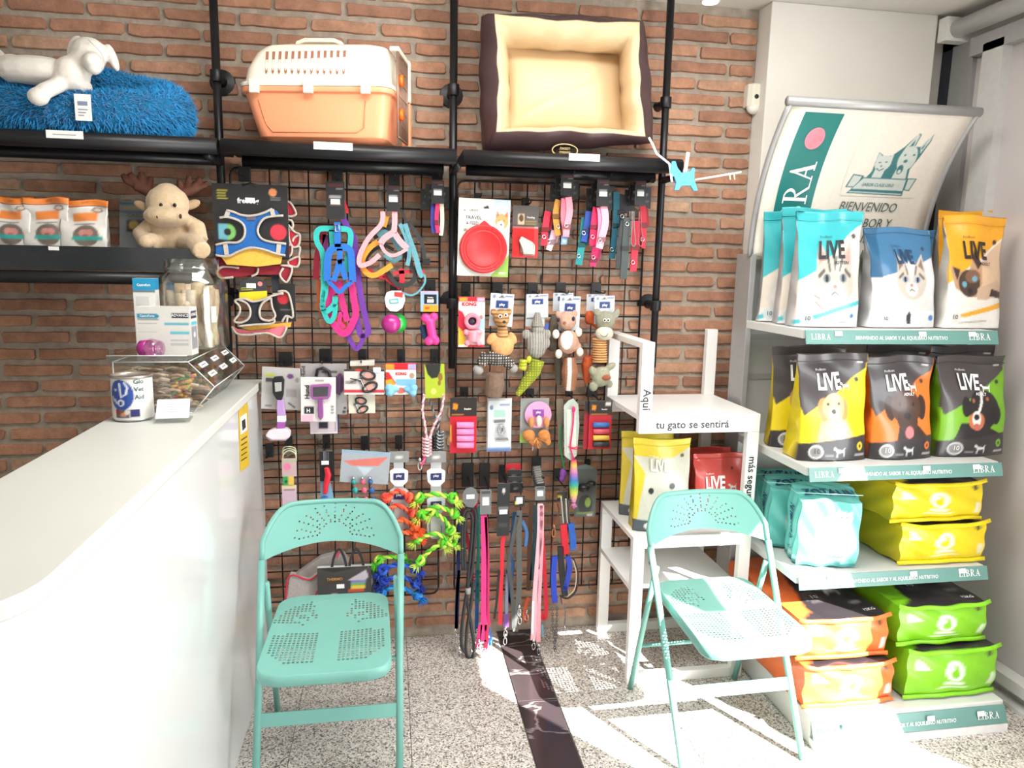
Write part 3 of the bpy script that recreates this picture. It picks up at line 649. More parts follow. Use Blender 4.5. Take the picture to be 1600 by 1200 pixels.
# ------------------------------------------------------------------ bags
def pouch(label, cx, cy, z0, w, h, d, cols, side, back, rz=0.0, lean=0.0, seed=1, group=None, rough=.32, nu=62, nv=88, seal=.93, flare=.03, cat='pet food bag', name='food_bag', pinch=0.06):
    """Standing gusseted bag, printed front towards -y, flat sealed top."""
    r = random.Random(seed); p1, p2, p3 = [r.uniform(0, 6) for _ in range(3)]
    root = thing(name, label, cat, (cx, cy, z0), rz, group, local=True); b = B()
    def half(v): return w / 2 * (1 - pinch * math.sin(math.pi * min(1, v / seal)) + flare * max(0, (v - .8) / .2))
    def dep(v): return max(.004, d * (1 - min(1, v / seal) ** 1.9) * (.9 + .1 * math.sin(p1 + 3 * v))) if v < seal else .004
    def front(u, v):
        X = (2 * u - 1) * half(v); D = dep(v); k = max(0, 1 - (2 * u - 1) ** 2)
        yy = -D / 2 * (.72 + .36 * k ** .7) + lean * h * v * v
        yy += (.0035 * math.sin(9 * u + 7 * v + p1) + .003 * math.sin(17 * v + 4 * u + p2)) * (.3 + v) + (.006 * math.sin(7 * u + p3) if v >= seal else .006 * math.sin(7 * u + p3) * (v / seal) ** 6)
        zz = h * v + (.004 * math.sin(6 * u + p2) * v) - .006 * (1 - k) * (1 - v) * 0
        return Vector((X, yy, max(.001, zz)))
    nb = 6; ring = []; uv = []
    for j in range(nv + 1):
        v = j / nv; D = dep(v); row = [front(i / nu, v) for i in range(nu + 1)]; yl = lean * h * v * v
        mid = half(v) * (1 - .14 * math.sin(math.pi * min(1, v / seal)) ** .8 * min(1, D / d * 2.2))
        e = .006 * math.sin(7 + p3) if v >= seal else .006 * math.sin(7 + p3) * (v / seal) ** 6
        wob = .006 * math.sin(23 * v + p2) * min(1, D / d * 3)
        row.append(Vector((mid + wob, yl + e * .5, row[0].z)))
        for i in range(nb + 1):
            t = 1 - i / nb; X = (2 * t - 1) * half(v); k = max(0, 1 - (2 * t - 1) ** 2)
            row.append(Vector((X, D / 2 * (.72 + .3 * k) + yl + (row[int(t * nu)].y - yl + D / 2 * (.72 + .36 * k ** .7) if v > seal * .8 else 0), row[int(t * nu)].z)))
        row.append(Vector((-mid + wob, yl, row[0].z)))
        ring.append(row)
    N = len(ring[0]); n0 = 0
    b.add([p for q in ring for p in q], [(j * N + i, j * N + (i + 1) % N, (j + 1) * N + (i + 1) % N, (j + 1) * N + i) for j in range(nv) for i in range(N)] + [tuple(range(N - 1, -1, -1)), tuple(range(nv * N, nv * N + N))])
    C = np.zeros(((nv + 1) * N, 3)); C[:] = lin(back)
    U = np.array([i / nu for j in range(nv + 1) for i in range(nu + 1)]); V = np.array([j / nv for j in range(nv + 1) for i in range(nu + 1)])
    F = cols(U, V).reshape(nv + 1, nu + 1, 3); C = C.reshape(nv + 1, N, 3); C[:, :nu + 1] = F
    sd = np.array(lin(side)); C[:, nu + 1] = sd; C[:, N - 1] = sd; C[:, nu + 2] = sd; C[:, N - 2] = sd
    C[int(nv * seal):, nu + 1:] = F[-1, nu // 2]
    b.paint(0, C.reshape(-1, 3)); b.obj('pouch', PM(rough, .15), root, True, local=True)
    b2 = B(); b2.tube([front(i / 12, seal - .004) + Vector((0, -.0015, 0)) for i in range(13)], .0016, 5); b2.obj('top_seal', M(tuple(int(255 * v ** .4545 * .93) for v in F[-3, nu // 2]), .4), root, True, local=True)
    root['_'] = 0; del root['_']
    def fm(u0, v0):
        def m(a, c):
            p = front(min(1, max(0, u0 + a / w)), min(1, max(0, v0 + c / h))); return p + Vector((0, -.0042, 0))
        return m
    return root, fm
def pouch_px(label, L, R, yb, yt, ydep, z0, d, cols, side, back, **k):
    a = at(L, yb, y=ydep); c = at(R, yb, y=ydep); w = c.x - a.x; cx = (a.x + c.x) / 2
    lean = k.get('lean', 0); h = at((L + R) / 2, yt, y=ydep + d / 2).z - z0
    return pouch(label, cx, ydep + d / 2, z0 + .001, w, h, d, cols, side, back, **k) + (w, h)
def dog_shape(x, y, s, m=1):
    return [(x + m * s * a, y + s * c * .7) for a, c in ((-.5, .1), (-.42, .22), (-.3, .2), (-.22, .05), (.2, .02), (.32, .14), (.4, .3), (.34, .02), (.34, -.42), (.28, -.42), (.26, -.16), (-.14, -.18), (-.2, -.45), (-.27, -.45), (-.24, -.14), (-.3, 0), (-.4, .02))]
def live(root, fm, w, h, u, v, col, sub=None, subcol=None, hh=.155, sx=.62):
    lettering('LIVE', fm(u, v), h * hh, M(col, .5), root, sx=sx, bold=.03, shear=-.06)
    if sub: lettering(sub, fm(u + .16, v - .055), h * .028, M(subcol or col, .5), root, bold=.02)
    lettering('ProBiotic', fm(u - .10, v + hh + .02), h * .022, M(col, .5), root)
CREAM = (228, 216, 202); GRY = (196, 192, 186)
def cat_face(cx, cy, s, fur, dark, eye, ear, muzzle):
    return [('p', [(cx - s * .95, cy + s * .1), (cx - s * .85, cy + s * 1.15), (cx - s * .3, cy + s * .62)], fur), ('p', [(cx + s * .95, cy + s * .1), (cx + s * .85, cy + s * 1.15), (cx + s * .3, cy + s * .62)], fur),
            ('p', [(cx - s * .84, cy + s * .3), (cx - s * .78, cy + s * .95), (cx - s * .45, cy + s * .6)], ear), ('p', [(cx + s * .84, cy + s * .3), (cx + s * .78, cy + s * .95), (cx + s * .45, cy + s * .6)], ear),
            ('e', cx, cy, s, s * .72, fur), ('p', [(cx - s * .12, cy + s * .7), (cx + s * .12, cy + s * .7), (cx, cy + s * .25)], dark), ('l', [(cx - s * .8, cy + s * .15), (cx - s * .55, cy + s * .3)], s * .06, dark), ('l', [(cx + s * .8, cy + s * .15), (cx + s * .55, cy + s * .3)], s * .06, dark),
            ('l', [(cx - s * .35, cy + s * .6), (cx - s * .25, cy + s * .3)], s * .05, dark), ('l', [(cx + s * .35, cy + s * .6), (cx + s * .25, cy + s * .3)], s * .05, dark),
            ('e', cx - s * .42, cy + s * .08, s * .2, s * .13, eye), ('e', cx + s * .42, cy + s * .08, s * .2, s * .13, eye), ('e', cx - s * .42, cy + s * .08, s * .09, s * .11, (20, 20, 24)), ('e', cx + s * .42, cy + s * .08, s * .09, s * .11, (20, 20, 24)),
            ('e', cx, cy - s * .3, s * .42, s * .27, muzzle), ('e', cx, cy - s * .15, s * .12, s * .07, (196, 132, 122)), ('l', [(cx - s * .18, cy - s * .38), (cx, cy - s * .3), (cx + s * .18, cy - s * .38)], s * .03, dark)]
def kitten_print(U, V):
    return field((222, 218, 214), [('p', [(0, 1), (1, 1), (1, .90), (.58, .66), (.36, .52), (0, .40), (0, .9)], (58, 178, 186)), ('p', [(1, .86), (1, .2), (0, .12), (0, .40), (.36, .52), (.62, .68)], (226, 212, 198)),
        ('p', [(.22, .07), (.1, .2), (.16, .36), (.4, .42), (.8, .4), (.9, .2), (.8, .08)], (214, 208, 202)), ('e', .5, .24, .32, .13, (226, 220, 214)), ('l', [(.28, .22), (.4, .16)], .012, (150, 140, 132)), ('l', [(.26, .28), (.36, .24)], .012, (150, 140, 132))]
        + cat_face(.58, .40, .31, (190, 182, 172), (96, 90, 86), (120, 134, 140), (206, 156, 146), (238, 232, 226)) + [('p', [(0, 0), (1, 0), (1, .15), (0, .02)], (226, 226, 226)), ('p', [(.0, .06), (.0, .02), (1, .2), (1, .24)], (74, 184, 196)), ('p', [(0, 0), (1, 0), (1, .20), (0, .02)], (226, 226, 226)), ('e', .16, .075, .1, .055, (206, 214, 216)), ('e', .88, .1, .03, .02, (60, 120, 190)), ('e', .9, .79, .035, .022, (70, 70, 70)), ('l', [(.62, .04), (.8, .05)], .006, (160, 160, 160))])(U, V)
def ragdoll_print(U, V):
    return field((222, 222, 226), [('p', [(0, 1), (1, 1), (1, .72), (.55, .58), (.1, .5), (0, .62)], (66, 120, 162)), ('p', [(0, 1), (.2, 1), (.12, .7), (.16, .5), (0, .5)], (44, 96, 134)),
        ('p', [(.12, .2), (.2, .34), (.4, .42), (.8, .4), (.92, .26), (.9, .18)], (226, 222, 218))] + cat_face(.6, .46, .25, (206, 196, 184), (120, 108, 100), (150, 170, 200), (140, 118, 108), (244, 240, 236)) + [('p', [(.52, .66), (.68, .66), (.6, .44)], (240, 236, 230)), ('r', 0, 0, 1, .17, (240, 240, 242)), ('e', .2, .09, .085, .05, (222, 224, 226)), ('e', .92, .1, .045, .03, (70, 130, 200)), ('p', [(.52, .04), (.5, .12), (.54, .17), (.57, .14), (.58, .04)], (60, 56, 60)), ('e', .84, .8, .03, .02, (30, 60, 90))])(U, V)
def siamese_print(U, V):
    return field((240, 234, 226), [('p', [(0, 1), (1, 1), (1, .82), (.6, .64), (.3, .52), (0, .40)], (246, 174, 36)), ('p', [(1, .80), (.62, .62), (.4, .5), (.5, .34), (1, .3)], (226, 192, 160)),
        ('p', [(.02, .56), (.14, .5), (.36, .52), (.44, .68), (.56, .58), (.6, .4), (.5, .28), (.3, .28), (.1, .36)], (192, 152, 118)), ('p', [(.06, .55), (.2, .52), (.14, .42)], (70, 48, 40)), ('p', [(.4, .62), (.45, .70), (.56, .58), (.5, .52)], (70, 48, 40)), ('e', .36, .40, .2, .12, (74, 54, 46)), ('e', .42, .46, .13, .06, (128, 92, 70)), ('e', .27, .39, .045, .026, (110, 170, 190)), ('e', .46, .44, .045, .026, (110, 170, 190)), ('e', .37, .33, .05, .03, (40, 30, 28)),
        ('p', [(.52, .36), (.9, .44), (1, .34), (.7, .26), (.5, .26)], (206, 176, 150)), ('p', [(.78, .36), (1, .33), (1, .27), (.74, .29)], (64, 46, 40)),
        ('p', [(0, 0), (1, 0), (1, .2), (.0, .1)], (244, 242, 238)), ('p', [(.1, .11), (1, .24), (1, .19), (.3, .10)], (244, 178, 40)), ('e', .13, .10, .1, .055, (226, 222, 214)), ('e', .86, .78, .035, .022, (60, 50, 44)), ('l', [(.2, .05), (.7, .07)], .006, (190, 180, 170))])(U, V)
TOPG = (78, 72, 74); BAND = (52, 48, 50)
def dogbag(col, dogs):
    return field(col, [('p', [(0, 1), (1, 1), (.98, .86), (.5, .62), (.04, .42), (0, .5)], TOPG)] + dogs + [('p', [(0, 0), (1, 0), (1, .24), (.55, .20), (0, .16)], BAND), ('e', .22, .085, .105, .065, (226, 226, 226)), ('e', .22, .085, .085, .05, (150, 148, 148)), ('p', dog_shape(.57, .095, .2), (232, 232, 232)), ('e', .88, .13, .045, .04, col), ('e', .88, .13, .02, .02, BAND), ('l', [(.8, .05), (.95, .05)], .006, (200, 200, 200)), ('l', [(.36, .05), (.47, .05)], .005, (190, 190, 190)), ('e', .85, .75, .03, .024, (60, 56, 40)), ('r', .84, .905, .93, .92, (220, 220, 220))])
puppy = [('p', [(.24, .18), (.28, .36), (.42, .42), (.66, .4), (.76, .24), (.78, .18)], (238, 196, 140)), ('e', .5, .3, .16, .1, (244, 214, 172)), ('e', .58, .25, .09, .08, (250, 232, 206)), ('e', .33, .48, .08, .11, (214, 160, 96)), ('e', .63, .48, .075, .1, (214, 160, 96)), ('e', .48, .5, .16, .13, (240, 200, 144)), ('e', .48, .44, .08, .06, (248, 222, 184)), ('e', .48, .46, .035, .025, (40, 32, 30)), ('e', .40, .53, .02, .018, (36, 28, 26)), ('e', .56, .53, .02, .018, (36, 28, 26))]
labrador = [('p', [(.36, .16), (.4, .32), (.7, .34), (.92, .2), (.92, .12)], (58, 40, 34)), ('e', .28, .5, .08, .12, (62, 40, 32)), ('e', .8, .5, .09, .12, (58, 38, 30)), ('e', .54, .5, .24, .17, (84, 56, 44)), ('e', .55, .38, .17, .12, (72, 48, 40)), ('e', .55, .42, .06, .035, (30, 22, 22)), ('e', .44, .53, .022, .018, (24, 18, 16)), ('e', .65, .53, .022, .018, (24, 18, 16)), ('e', .57, .26, .07, .06, (216, 128, 132))]
bernese = [('p', [(.16, .14), (.26, .34), (.6, .34), (.92, .22), (.9, .12)], (36, 32, 34)), ('e', .62, .47, .24, .2, (38, 34, 36)), ('e', .34, .5, .07, .1, (34, 30, 32)), ('e', .82, .42, .07, .1, (34, 30, 32)), ('e', .5, .36, .13, .09, (206, 120, 80)), ('e', .5, .38, .07, .08, (236, 230, 226)), ('l', [(.52, .42), (.58, .54), (.6, .64)], .018, (240, 236, 232)), ('e', .5, .4, .045, .03, (24, 22, 24)), ('e', .5, .3, .06, .035, (196, 108, 92)), ('e', .46, .56, .022, .02, (180, 100, 60)), ('e', .68, .58, .022, .02, (180, 100, 60))]
TP = 1.383
def paint_bag(label, L, R, yb, yt, yd, z0, d, kind, **k):
    spec = {'kitten': (kitten_print, (206, 204, 202), (70, 170, 176)), 'ragdoll': (ragdoll_print, (206, 206, 206), (50, 100, 140)), 'siamese': (siamese_print, (196, 192, 186), (236, 160, 30)),
            'yellow': (dogbag((242, 214, 30), puppy), (232, 206, 20), (232, 206, 20)), 'orange': (dogbag((242, 126, 46), labrador), (236, 112, 40), (236, 112, 40)), 'green': (dogbag((124, 186, 34), bernese), (112, 172, 30), (112, 172, 30))}[kind]
    r, fm, w, h = pouch_px(label, L, R, yb, yt, yd, z0, d, *spec, **k)
    if kind == 'kitten': live(r, fm, w, h, .52, .60, (34, 34, 40), 'KITTEN'); lettering('10', fm(.16, .06), h * .04, INK, r)
    if kind == 'ragdoll': live(r, fm, w, h, .52, .64, (36, 60, 92), hh=.14); lettering('10', fm(.2, .075), h * .04, INK, r)
    if kind == 'siamese': live(r, fm, w, h, .46, .62, (36, 32, 30), 'ADULT'); lettering('10', fm(.13, .085), h * .04, INK, r)
    if kind in ('yellow', 'orange', 'green'):
        live(r, fm, w, h, .42, .67, (238, 238, 238), None if kind == 'yellow' else 'ADULT')
        lettering('10', fm(.22, .07), h * .05, PAPER if kind != 'yellow' else GREYINK, r)
        b = B(); P = dog_shape(.66, .70, .17); b.add([fm(*p)(0, 0) for p in P], [tuple(range(len(P)))[::-1]]); b.obj('dog_symbol', M((238, 238, 238), .5), r)
    return r
KB = 'teal kitten food bag '
paint_bag(KB + 'with a striped grey kitten, front one of its row', 1247, 1341, 514, 331, -.585, TP, .10, 'kitten', rz=-.08, seed=3, pinch=.03)
paint_bag(KB + 'half hidden, middle one of its row', 1224, 1312, 510, 326, -.475, TP, .09, 'kitten', rz=-.2, seed=4)
paint_bag(KB + 'at the back of its row, by the sign', 1196, 1280, 504, 330, -.37, TP, .09, 'kitten', rz=-.3, seed=5)
paint_bag('blue cat food bag with a white long haired cat, facing the room', 1362, 1468, 514, 356, -.60, TP, .12, 'ragdoll', rz=.04, lean=.12, seed=6, seal=.95)
paint_bag('blue cat food bag hidden behind the other blue one', 1366, 1452, 508, 360, -.40, TP, .09, 'ragdoll', rz=-.1, seed=7)
paint_bag('golden yellow cat food bag with a siamese cat, leaning out', 1476, 1566, 512, 338, -.60, TP, .10, 'siamese', rz=.05, seed=8, flare=.16)
paint_bag('golden yellow cat food bag behind, only its top showing', 1466, 1550, 506, 330, -.40, TP, .09, 'siamese', rz=-.12, seed=9)
Z2 = .926
paint_bag('black and yellow dog food bag with a golden puppy, facing the room', 1252, 1358, 722, 552, -.69, Z2, .15, 'yellow', rz=-.02, seed=11)
paint_bag('black and yellow dog food bag turned aside behind the puppy bag', 1214, 1312, 712, 541, -.52, Z2, .12, 'yellow', rz=-.28, seed=12)
paint_bag('black and orange dog food bag with a brown dog, facing the room', 1362, 1460, 720, 556, -.69, Z2, .15, 'orange', rz=.0, seed=13)
paint_bag('black and orange dog food bag behind, only its dark top showing', 1352, 1448, 712, 538, -.50, Z2, .10, 'orange', rz=.04, seed=14)
paint_bag('black and green dog food bag with a black and tan dog', 1468, 1576, 719, 556, -.69, Z2, .15, 'green', rz=.03, seed=15)
paint_bag('black and green dog food bag behind, only its dark top showing', 1450, 1548, 710, 540, -.50, Z2, .10, 'green', rz=-.04, seed=16)
# soft blocks: pillow bags and litter packs
def softbox(root, name, w, d, h, k, fields, n=22, rough=.3, wr=.003, seed=1, mat=None, tilt=0.0):
    r = random.Random(seed); p = [r.uniform(0, 6) for _ in range(4)]
    def sph(a, b, c):
        x = a * math.sqrt(max(0, 1 - b * b / 2 - c * c / 2 + b * b * c * c / 3)); y = b * math.sqrt(max(0, 1 - a * a / 2 - c * c / 2 + a * a * c * c / 3)); z = c * math.sqrt(max(0, 1 - b * b / 2 - a * a / 2 + b * b * a * a / 3))
        q = Vector((a + (x - a) * k, b + (y - b) * k, c + (z - c) * k))
        q = Vector((q.x * w / 2, q.y * d / 2, (q.z + 1) * h / 2))
        q += Vector((math.sin(9 * b + p[0] + 5 * c), math.sin(8 * a + p[1] + 6 * c), .6 * math.sin(7 * a + 9 * b + p[2]))) * wr
        q.z = max(.0005, q.z * (1 - tilt * (1 - b) / 2)); return q
    fc = {'front': lambda u, v: sph(2 * u - 1, -1, 2 * v - 1), 'back': lambda u, v: sph(1 - 2 * u, 1, 2 * v - 1), 'left': lambda u, v: sph(-1, 1 - 2 * u, 2 * v - 1),
          'right': lambda u, v: sph(1, 2 * u - 1, 2 * v - 1), 'top': lambda u, v: sph(2 * u - 1, 2 * v - 1, 1), 'bottom': lambda u, v: sph(2 * u - 1, 1 - 2 * v, -1)}
    b = B()
    for kf, fn in fc.items():
        m = n if kf in ('front', 'top', 'left') else 8
        b.sheet(fn, m, m, fields.get(kf, fields['all']))
    o = b.obj(name, mat or PM(rough, .15), root, True, local=True)
    def mp(face, u0, v0, sx, sy, rot=False):
        nrm = {'front': Vector((0, -.004, 0)), 'top': Vector((0, 0, .0045)), 'left': Vector((-.004, 0, 0))}[face]
        if rot: return lambda a, c: fc[face](min(1, max(0, u0 - c / sx)), min(1, max(0, v0 + a / sy))) + nrm
        return lambda a, c: fc[face](min(1, max(0, u0 + a / sx)), min(1, max(0, v0 + c / sy))) + nrm
    return o, mp
def pillow(label, L, R, yb, yt, yf, z0, d, col, zoff=0.0, rz=0.0, seed=1, num='', group=None):
    a = at(L, yb, y=yf); c = at(R, yb, y=yf); w = c.x - a.x; h = at((L + R) / 2, yt, y=yf).z - at((L + R) / 2, yb, y=yf).z
    root = thing('food_sack', label, 'pet food bag', ((a.x + c.x) / 2, yf + d / 2, z0 + .001), rz, group, local=True)
    dk = tuple(int(v * .93) for v in col)
    A = field(dk, []); wh = (245, 245, 245)
    front = field(col, [('e', .50, .56, .105, .21, wh), ('e', .50, .55, .06, .15, col), ('e', .47, .62, .03, .06, wh), ('p', [(.1, .62), (.24, .62), (.1, .86)], wh), ('r', .40, .27, .60, .325, wh), ('r', .34, .18, .66, .205, wh), ('e', .90, .86, .032, .07, (70, 66, 50)), ('r', .925, .16, .965, .44, wh)])
    top = field(col, [('p', [(.30, 0), (1, 0), (1, .62), (.9, .8), (.52, .86), (.34, .5), (.16, .0)], (50, 46, 50)), ('e', .42, .30, .1, .085, (110, 108, 110)), ('e', .42, .30, .085, .07, (50, 46, 50)), ('p', dog_shape(.68, .40, .26), (232, 232, 232)), ('l', [(.78, .2), (.9, .2)], .008, (190, 190, 190)), ('p', [(0, .0), (.16, 0), (.2, .1)], (50, 46, 50))])
    _, mp = softbox(root, 'sack', w, d, h, .2, {'all': A, 'front': front, 'top': top}, 30, seed=seed)
    lettering('10', mp('top', .42, .26, w, d), d * .05, PAPER, root)
    if num: lettering(num, mp('top', .86, .07, w, d), d * .03, PAPER, root)
    for nm, v0 in (('end_seal', .965), ('end_seal', .035)):
        fin = B(); P = []
        for i in range(17):
            t = i / 16; p = mp('front', t, v0, w, h)(0, 0); e = abs(2 * t - 1) ** 5; p += Vector(((t - .5) * .022 * e, -.003, (.014 * e if v0 > .5 else -.004 * e))); p.z = max(.003, p.z); P.append(p)
        fin.tube(P, 0, flat=((0, .3, 1), .007, .0016)); fin.obj(nm, M(col, .35), root, True, local=True)
    return root
YEL = (244, 218, 22); GRN = (128, 200, 30); ORA = (240, 118, 58)
def stack(cols, low, up, zb, d, num, s0):
    (l1, L, R, yb, yt, yf), (l2, L2, R2, yb2, yt2, yf2) = low, up
    r1 = pillow(l1, L, R, yb, yt, yf, zb, d, cols, seed=s0, num=num); h1 = at((L + R) / 2, yt, y=yf).z - at((L + R) / 2, yb, y=yf).z
    pillow(l2, L2, R2, yb2, yt2, yf2, zb + h1 + .002, d - .03, cols, seed=s0 + 1, num=num)
stack(YEL, ('yellow dog food sack lying flat on its shelf under another', 1402, 1541, 893, 831, -.72), ('yellow dog food sack lying on another yellow one', 1390, 1537, 828, 768, -.70), .536, .42, '', 21)
stack(GRN, ('green dog food sack lying on the base under another', 1412, 1558, 1110, 1036, -.87), ('green dog food sack lying on another green one', 1400, 1543, 1030, 971, -.83), .101, .6, '12KG', 23)
stack(ORA, ('orange dog food sack in sunlight on the base under another', 1252, 1399, 1116, 1052, -.87), ('orange dog food sack in sunlight lying on another orange one', 1244, 1390, 1048, 986, -.83), .101, .6, '12KG', 25)
MINT = (112, 204, 196)
def litter(label, L, R, yb, yt, yf, z0, d, rz, seed):
    a = at(L, yb, y=yf); c = at(R, yb, y=yf); w = c.x - a.x; h = at((L + R) / 2, yt, y=yf + d).z - z0
    root = thing('litter_pack', label, 'cat litter', ((a.x + c.x) / 2, yf + d / 2, z0 + .001), rz, local=True)
    wh = (238, 242, 242); nv = (28, 74, 110)
    front = field(MINT, [('e', .62, .42, .34, .42, (176, 226, 222)), ('e', .7, .45, .2, .34, wh), ('e', .72, .74, .14, .11, wh), ('p', [(.59, .78), (.6, .9), (.68, .82)], wh), ('p', [(.85, .78), (.84, .9), (.76, .82)], wh), ('e', .67, .76, .02, .015, nv), ('e', .77, .76, .02, .015, nv), ('l', [(.68, .70), (.72, .71), (.76, .70)], .008, (120, 140, 150)), ('l', [(.58, .38), (.62, .28), (.6, .26)], .012, (120, 140, 150)), ('l', [(.7, .36), (.7, .26)], .01, (120, 140, 150)), ('r', 0, .0, 1, .045, (60, 150, 150)), ('r', .62, .05, .74, .085, (90, 150, 160))])
    left = field(MINT, [('r', 0, 0, 1, .045, (60, 150, 150)), ('r', .1, .06, .9, .1, (190, 226, 224))])
    _, mp = softbox(root, 'pack', w, d, h, .14, {'all': field(MINT, []), 'front': front, 'left': left}, 34, seed=seed, tilt=.13, wr=.0035)
    NV = M(nv, .5)
    lettering('ZOTALIN', mp('top', .52, .25, w, d), w * .165, NV, root, bold=.03, sx=.9)
    lettering('O ZOTALIN', mp('left', .62, .56, d, h, True), d * .24, NV, root, bold=.03, sx=.62)
    lettering('DOGGY', mp('front', .62, .14, w, h), h * .045, NV, root); lettering('DOGGY', mp('left', .5, .14, d, h), h * .06, NV, root, sx=.7)
    b = B(); b.tube([Vector((-w * .5 - .001, d * .46, h * .9)), Vector((-w * .5 - .004, -d * .3, h * .93)), Vector((-w * .47, -d * .5, h * .965)), Vector((w * .47, -d * .5, h * .955))], .0016, 5)
    b.obj('fold_seam', M((170, 224, 220), .4), root, True, local=True)
    return root
litter('mint green cat litter pack nearest the shelf front, white cat drawn on it', 1252, 1340, 893, 750, -.70, .536, .13, -.22, 31)
litter('mint green cat litter pack, second in its row behind the front one', 1206, 1290, 872, 738, -.525, .536, .12, -.24, 32)
litter('mint green cat litter pack deepest in its row near the cat stand', 1184, 1260, 856, 730, -.345, .536, .085, -.24, 33)
# bags on the cat stand
YB = field((240, 214, 60), [('p', [(.0, .8), (.2, .62), (.1, .3), (.06, .12), (1, .12), (1, .9), (.7, .8)], (226, 222, 206)), ('e', .55, .42, .4, .26, (232, 228, 216)), ('e', .3, .44, .05, .035, (60, 58, 56)), ('e', .68, .5, .055, .035, (60, 58, 56)), ('e', .56, .32, .075, .045, (44, 42, 44)), ('p', [(0, 0), (1, 0), (1, .1), (0, .13)], (84, 94, 100)), ('e', .3, .06, .12, .04, (230, 230, 226)), ('p', [(0, 1), (1, 1), (1, .93), (0, .93)], (244, 220, 70)), ('e', .86, .82, .035, .02, (120, 100, 40))])
YA = (216, 190, 22)
for lab, L, R, yb, yt, yd, rz, sd in (('yellow small dog food bag with a white dog face, front on the cat stand', 992, 1076, 846, 686, -.43, -.10, 41), ('yellow dog food bag standing behind the white dog one, at stand edge', 973, 1048, 838, 676, -.27, -.28, 42)):
    r, fm, w, h = pouch_px(lab, L, R, yb, yt, yd, .593, .10, YB, YA, YA, rz=rz, seed=sd, pinch=.02)
    live(r, fm, w, h, .45, .66, (246, 240, 220), hh=.13)
RB = field((232, 84, 78), [('e', .48, .24, .3, .12, (150, 110, 90)), ('e', .42, .3, .18, .08, (176, 140, 116)), ('p', dog_shape(.76, .55, .2), (246, 240, 238)), ('e', .78, .78, .03, .02, (70, 30, 30)), ('p', [(0, 0), (1, 0), (1, .1), (0, .1)], (70, 40, 42))])
for lab, L, R, yb, yt, yd, rz, sd in (('coral red dog food bag facing the room on the cat stand', 1084, 1160, 842, 708, -.40, .02, 43), ('coral red dog food bag, just its top showing behind another', 1068, 1138, 834, 699, -.25, -.04, 44)):
    r, fm, w, h = pouch_px(lab, L, R, yb, yt, yd, .593, .09, RB, (206, 58, 56), (206, 58, 56), rz=rz, seed=sd, pinch=.02)
    live(r, fm, w, h, .40, .52, (246, 240, 238), hh=.18)
# alarm sensor at the column corner, spotlight end at the ceiling
ss = thing('motion_sensor', 'small cream alarm sensor on the column corner', 'sensor', (1.452, -.03, 2.17))
a = at(1184, 130, y=-.06); c = at(1184, 178, y=-.06); wx = .062 / 2
b = B(); b.zprism([(a.x - wx, -.002), (a.x - wx, -.04), (a.x - wx * .5, -.058), (a.x + wx * .5, -.058), (a.x + wx, -.04), (a.x + wx, -.002)], c.z + .03, a.z); b.obj('housing', M((226, 222, 206), .45, na=.01), ss, bev=.003)
B().ell((a.x, -.035, c.z + .032), (.028, .024, .03), 16).obj('lens', M((236, 234, 228), .3), ss, True)
B().lathe([(0, -.060), (.009, -.060), (.009, -.057), (0, -.057)], (a.x, 0, a.z - .05), 12, 'y').obj('window', INK, ss, True)
sp = thing('spotlight', 'small white ceiling spotlight peeking in above the bricks', 'spotlight', (at(1110, 2, y=-.35).x, -.35, ZC))
q = at(1110, 1, y=-.35)
B().lathe([(0, 0), (.034, .002), (.036, .06), (.03, .1), (.0, .1)], (q.x, -.35, q.z - .004), 18).obj('lamp_head', WHITE, sp, True); B().tube([(q.x, -.35, q.z + .09), (q.x, -.35, ZC)], .008, 8).obj('stem', WHITE, sp, True)
B().lathe([(0, 0), (.028, 0), (.028, .002), (0, .002)], (q.x, -.35, q.z - .007), 18).obj('bulb', M((255, 244, 220), .4, emit=2.5), sp, True)
# ------------------------------------------------------------------ on the counter
ZT = 1.130
tin = thing('donation_tin', 'white collecting tin with a blue round emblem, at the counter edge', 'tin', (-.716, -.765, ZT))
tr = .053; tc_ = (-.716, -.765)
def tinf(v0, v1, r=0.0):
    return lambda u, v: Vector((tc_[0] + (tr + r) * math.sin(2 * math.pi * (u - .5)), tc_[1] - (tr + r) * math.cos(2 * math.pi * (u - .5)), ZT + v0 + (v1 - v0) * v))
BLU = (36, 74, 160)
tf = field((236, 234, 228), [('e', .455, .60, .105, .36, BLU), ('l', [(.45, .88), (.46, .55), (.50, .62), (.515, .78), (.49, .9)], .008, (236, 240, 246)), ('l', [(.40, .74), (.41, .70), (.42, .74)], .006, (236, 240, 246)), ('l', [(.37, .56), (.39, .44)], .007, (236, 240, 246)), ('l', [(.40, .5), (.415, .40)], .007, (236, 240, 246)), ('e', .455, .42, .03, .08, (236, 240, 246)), ('e', .455, .41, .016, .05, BLU),
    ('r', .40, .06, .52, .26, (110, 90, 88)), ('e', .42, .2, .02, .06, (150, 40, 44)), ('e', .47, .13, .025, .06, (226, 140, 84)), ('e', .5, .2, .02, .06, (220, 218, 214)), ('r', .44, .06, .5, .1, (60, 120, 150)), ('r', .525, .08, .60, .26, (38, 44, 110))])
b = B(); b.sheet(tinf(.004, .123), 96, 40, tf); b.obj('tin_wall', PM(.35, .2), tin, True)
B().lathe([(0, .002), (tr, .002), (tr + .0015, .006)], (*tc_, ZT), 40).obj('base', STEEL, tin, True)
B().lathe([(tr + .002, .120), (tr + .0025, .126), (tr - .002, .128), (tr - .004, .122), (tr - .004, .012), (0, .012)], (*tc_, ZT), 40).obj('rim', M((186, 176, 166), .3, .8), tin, True)
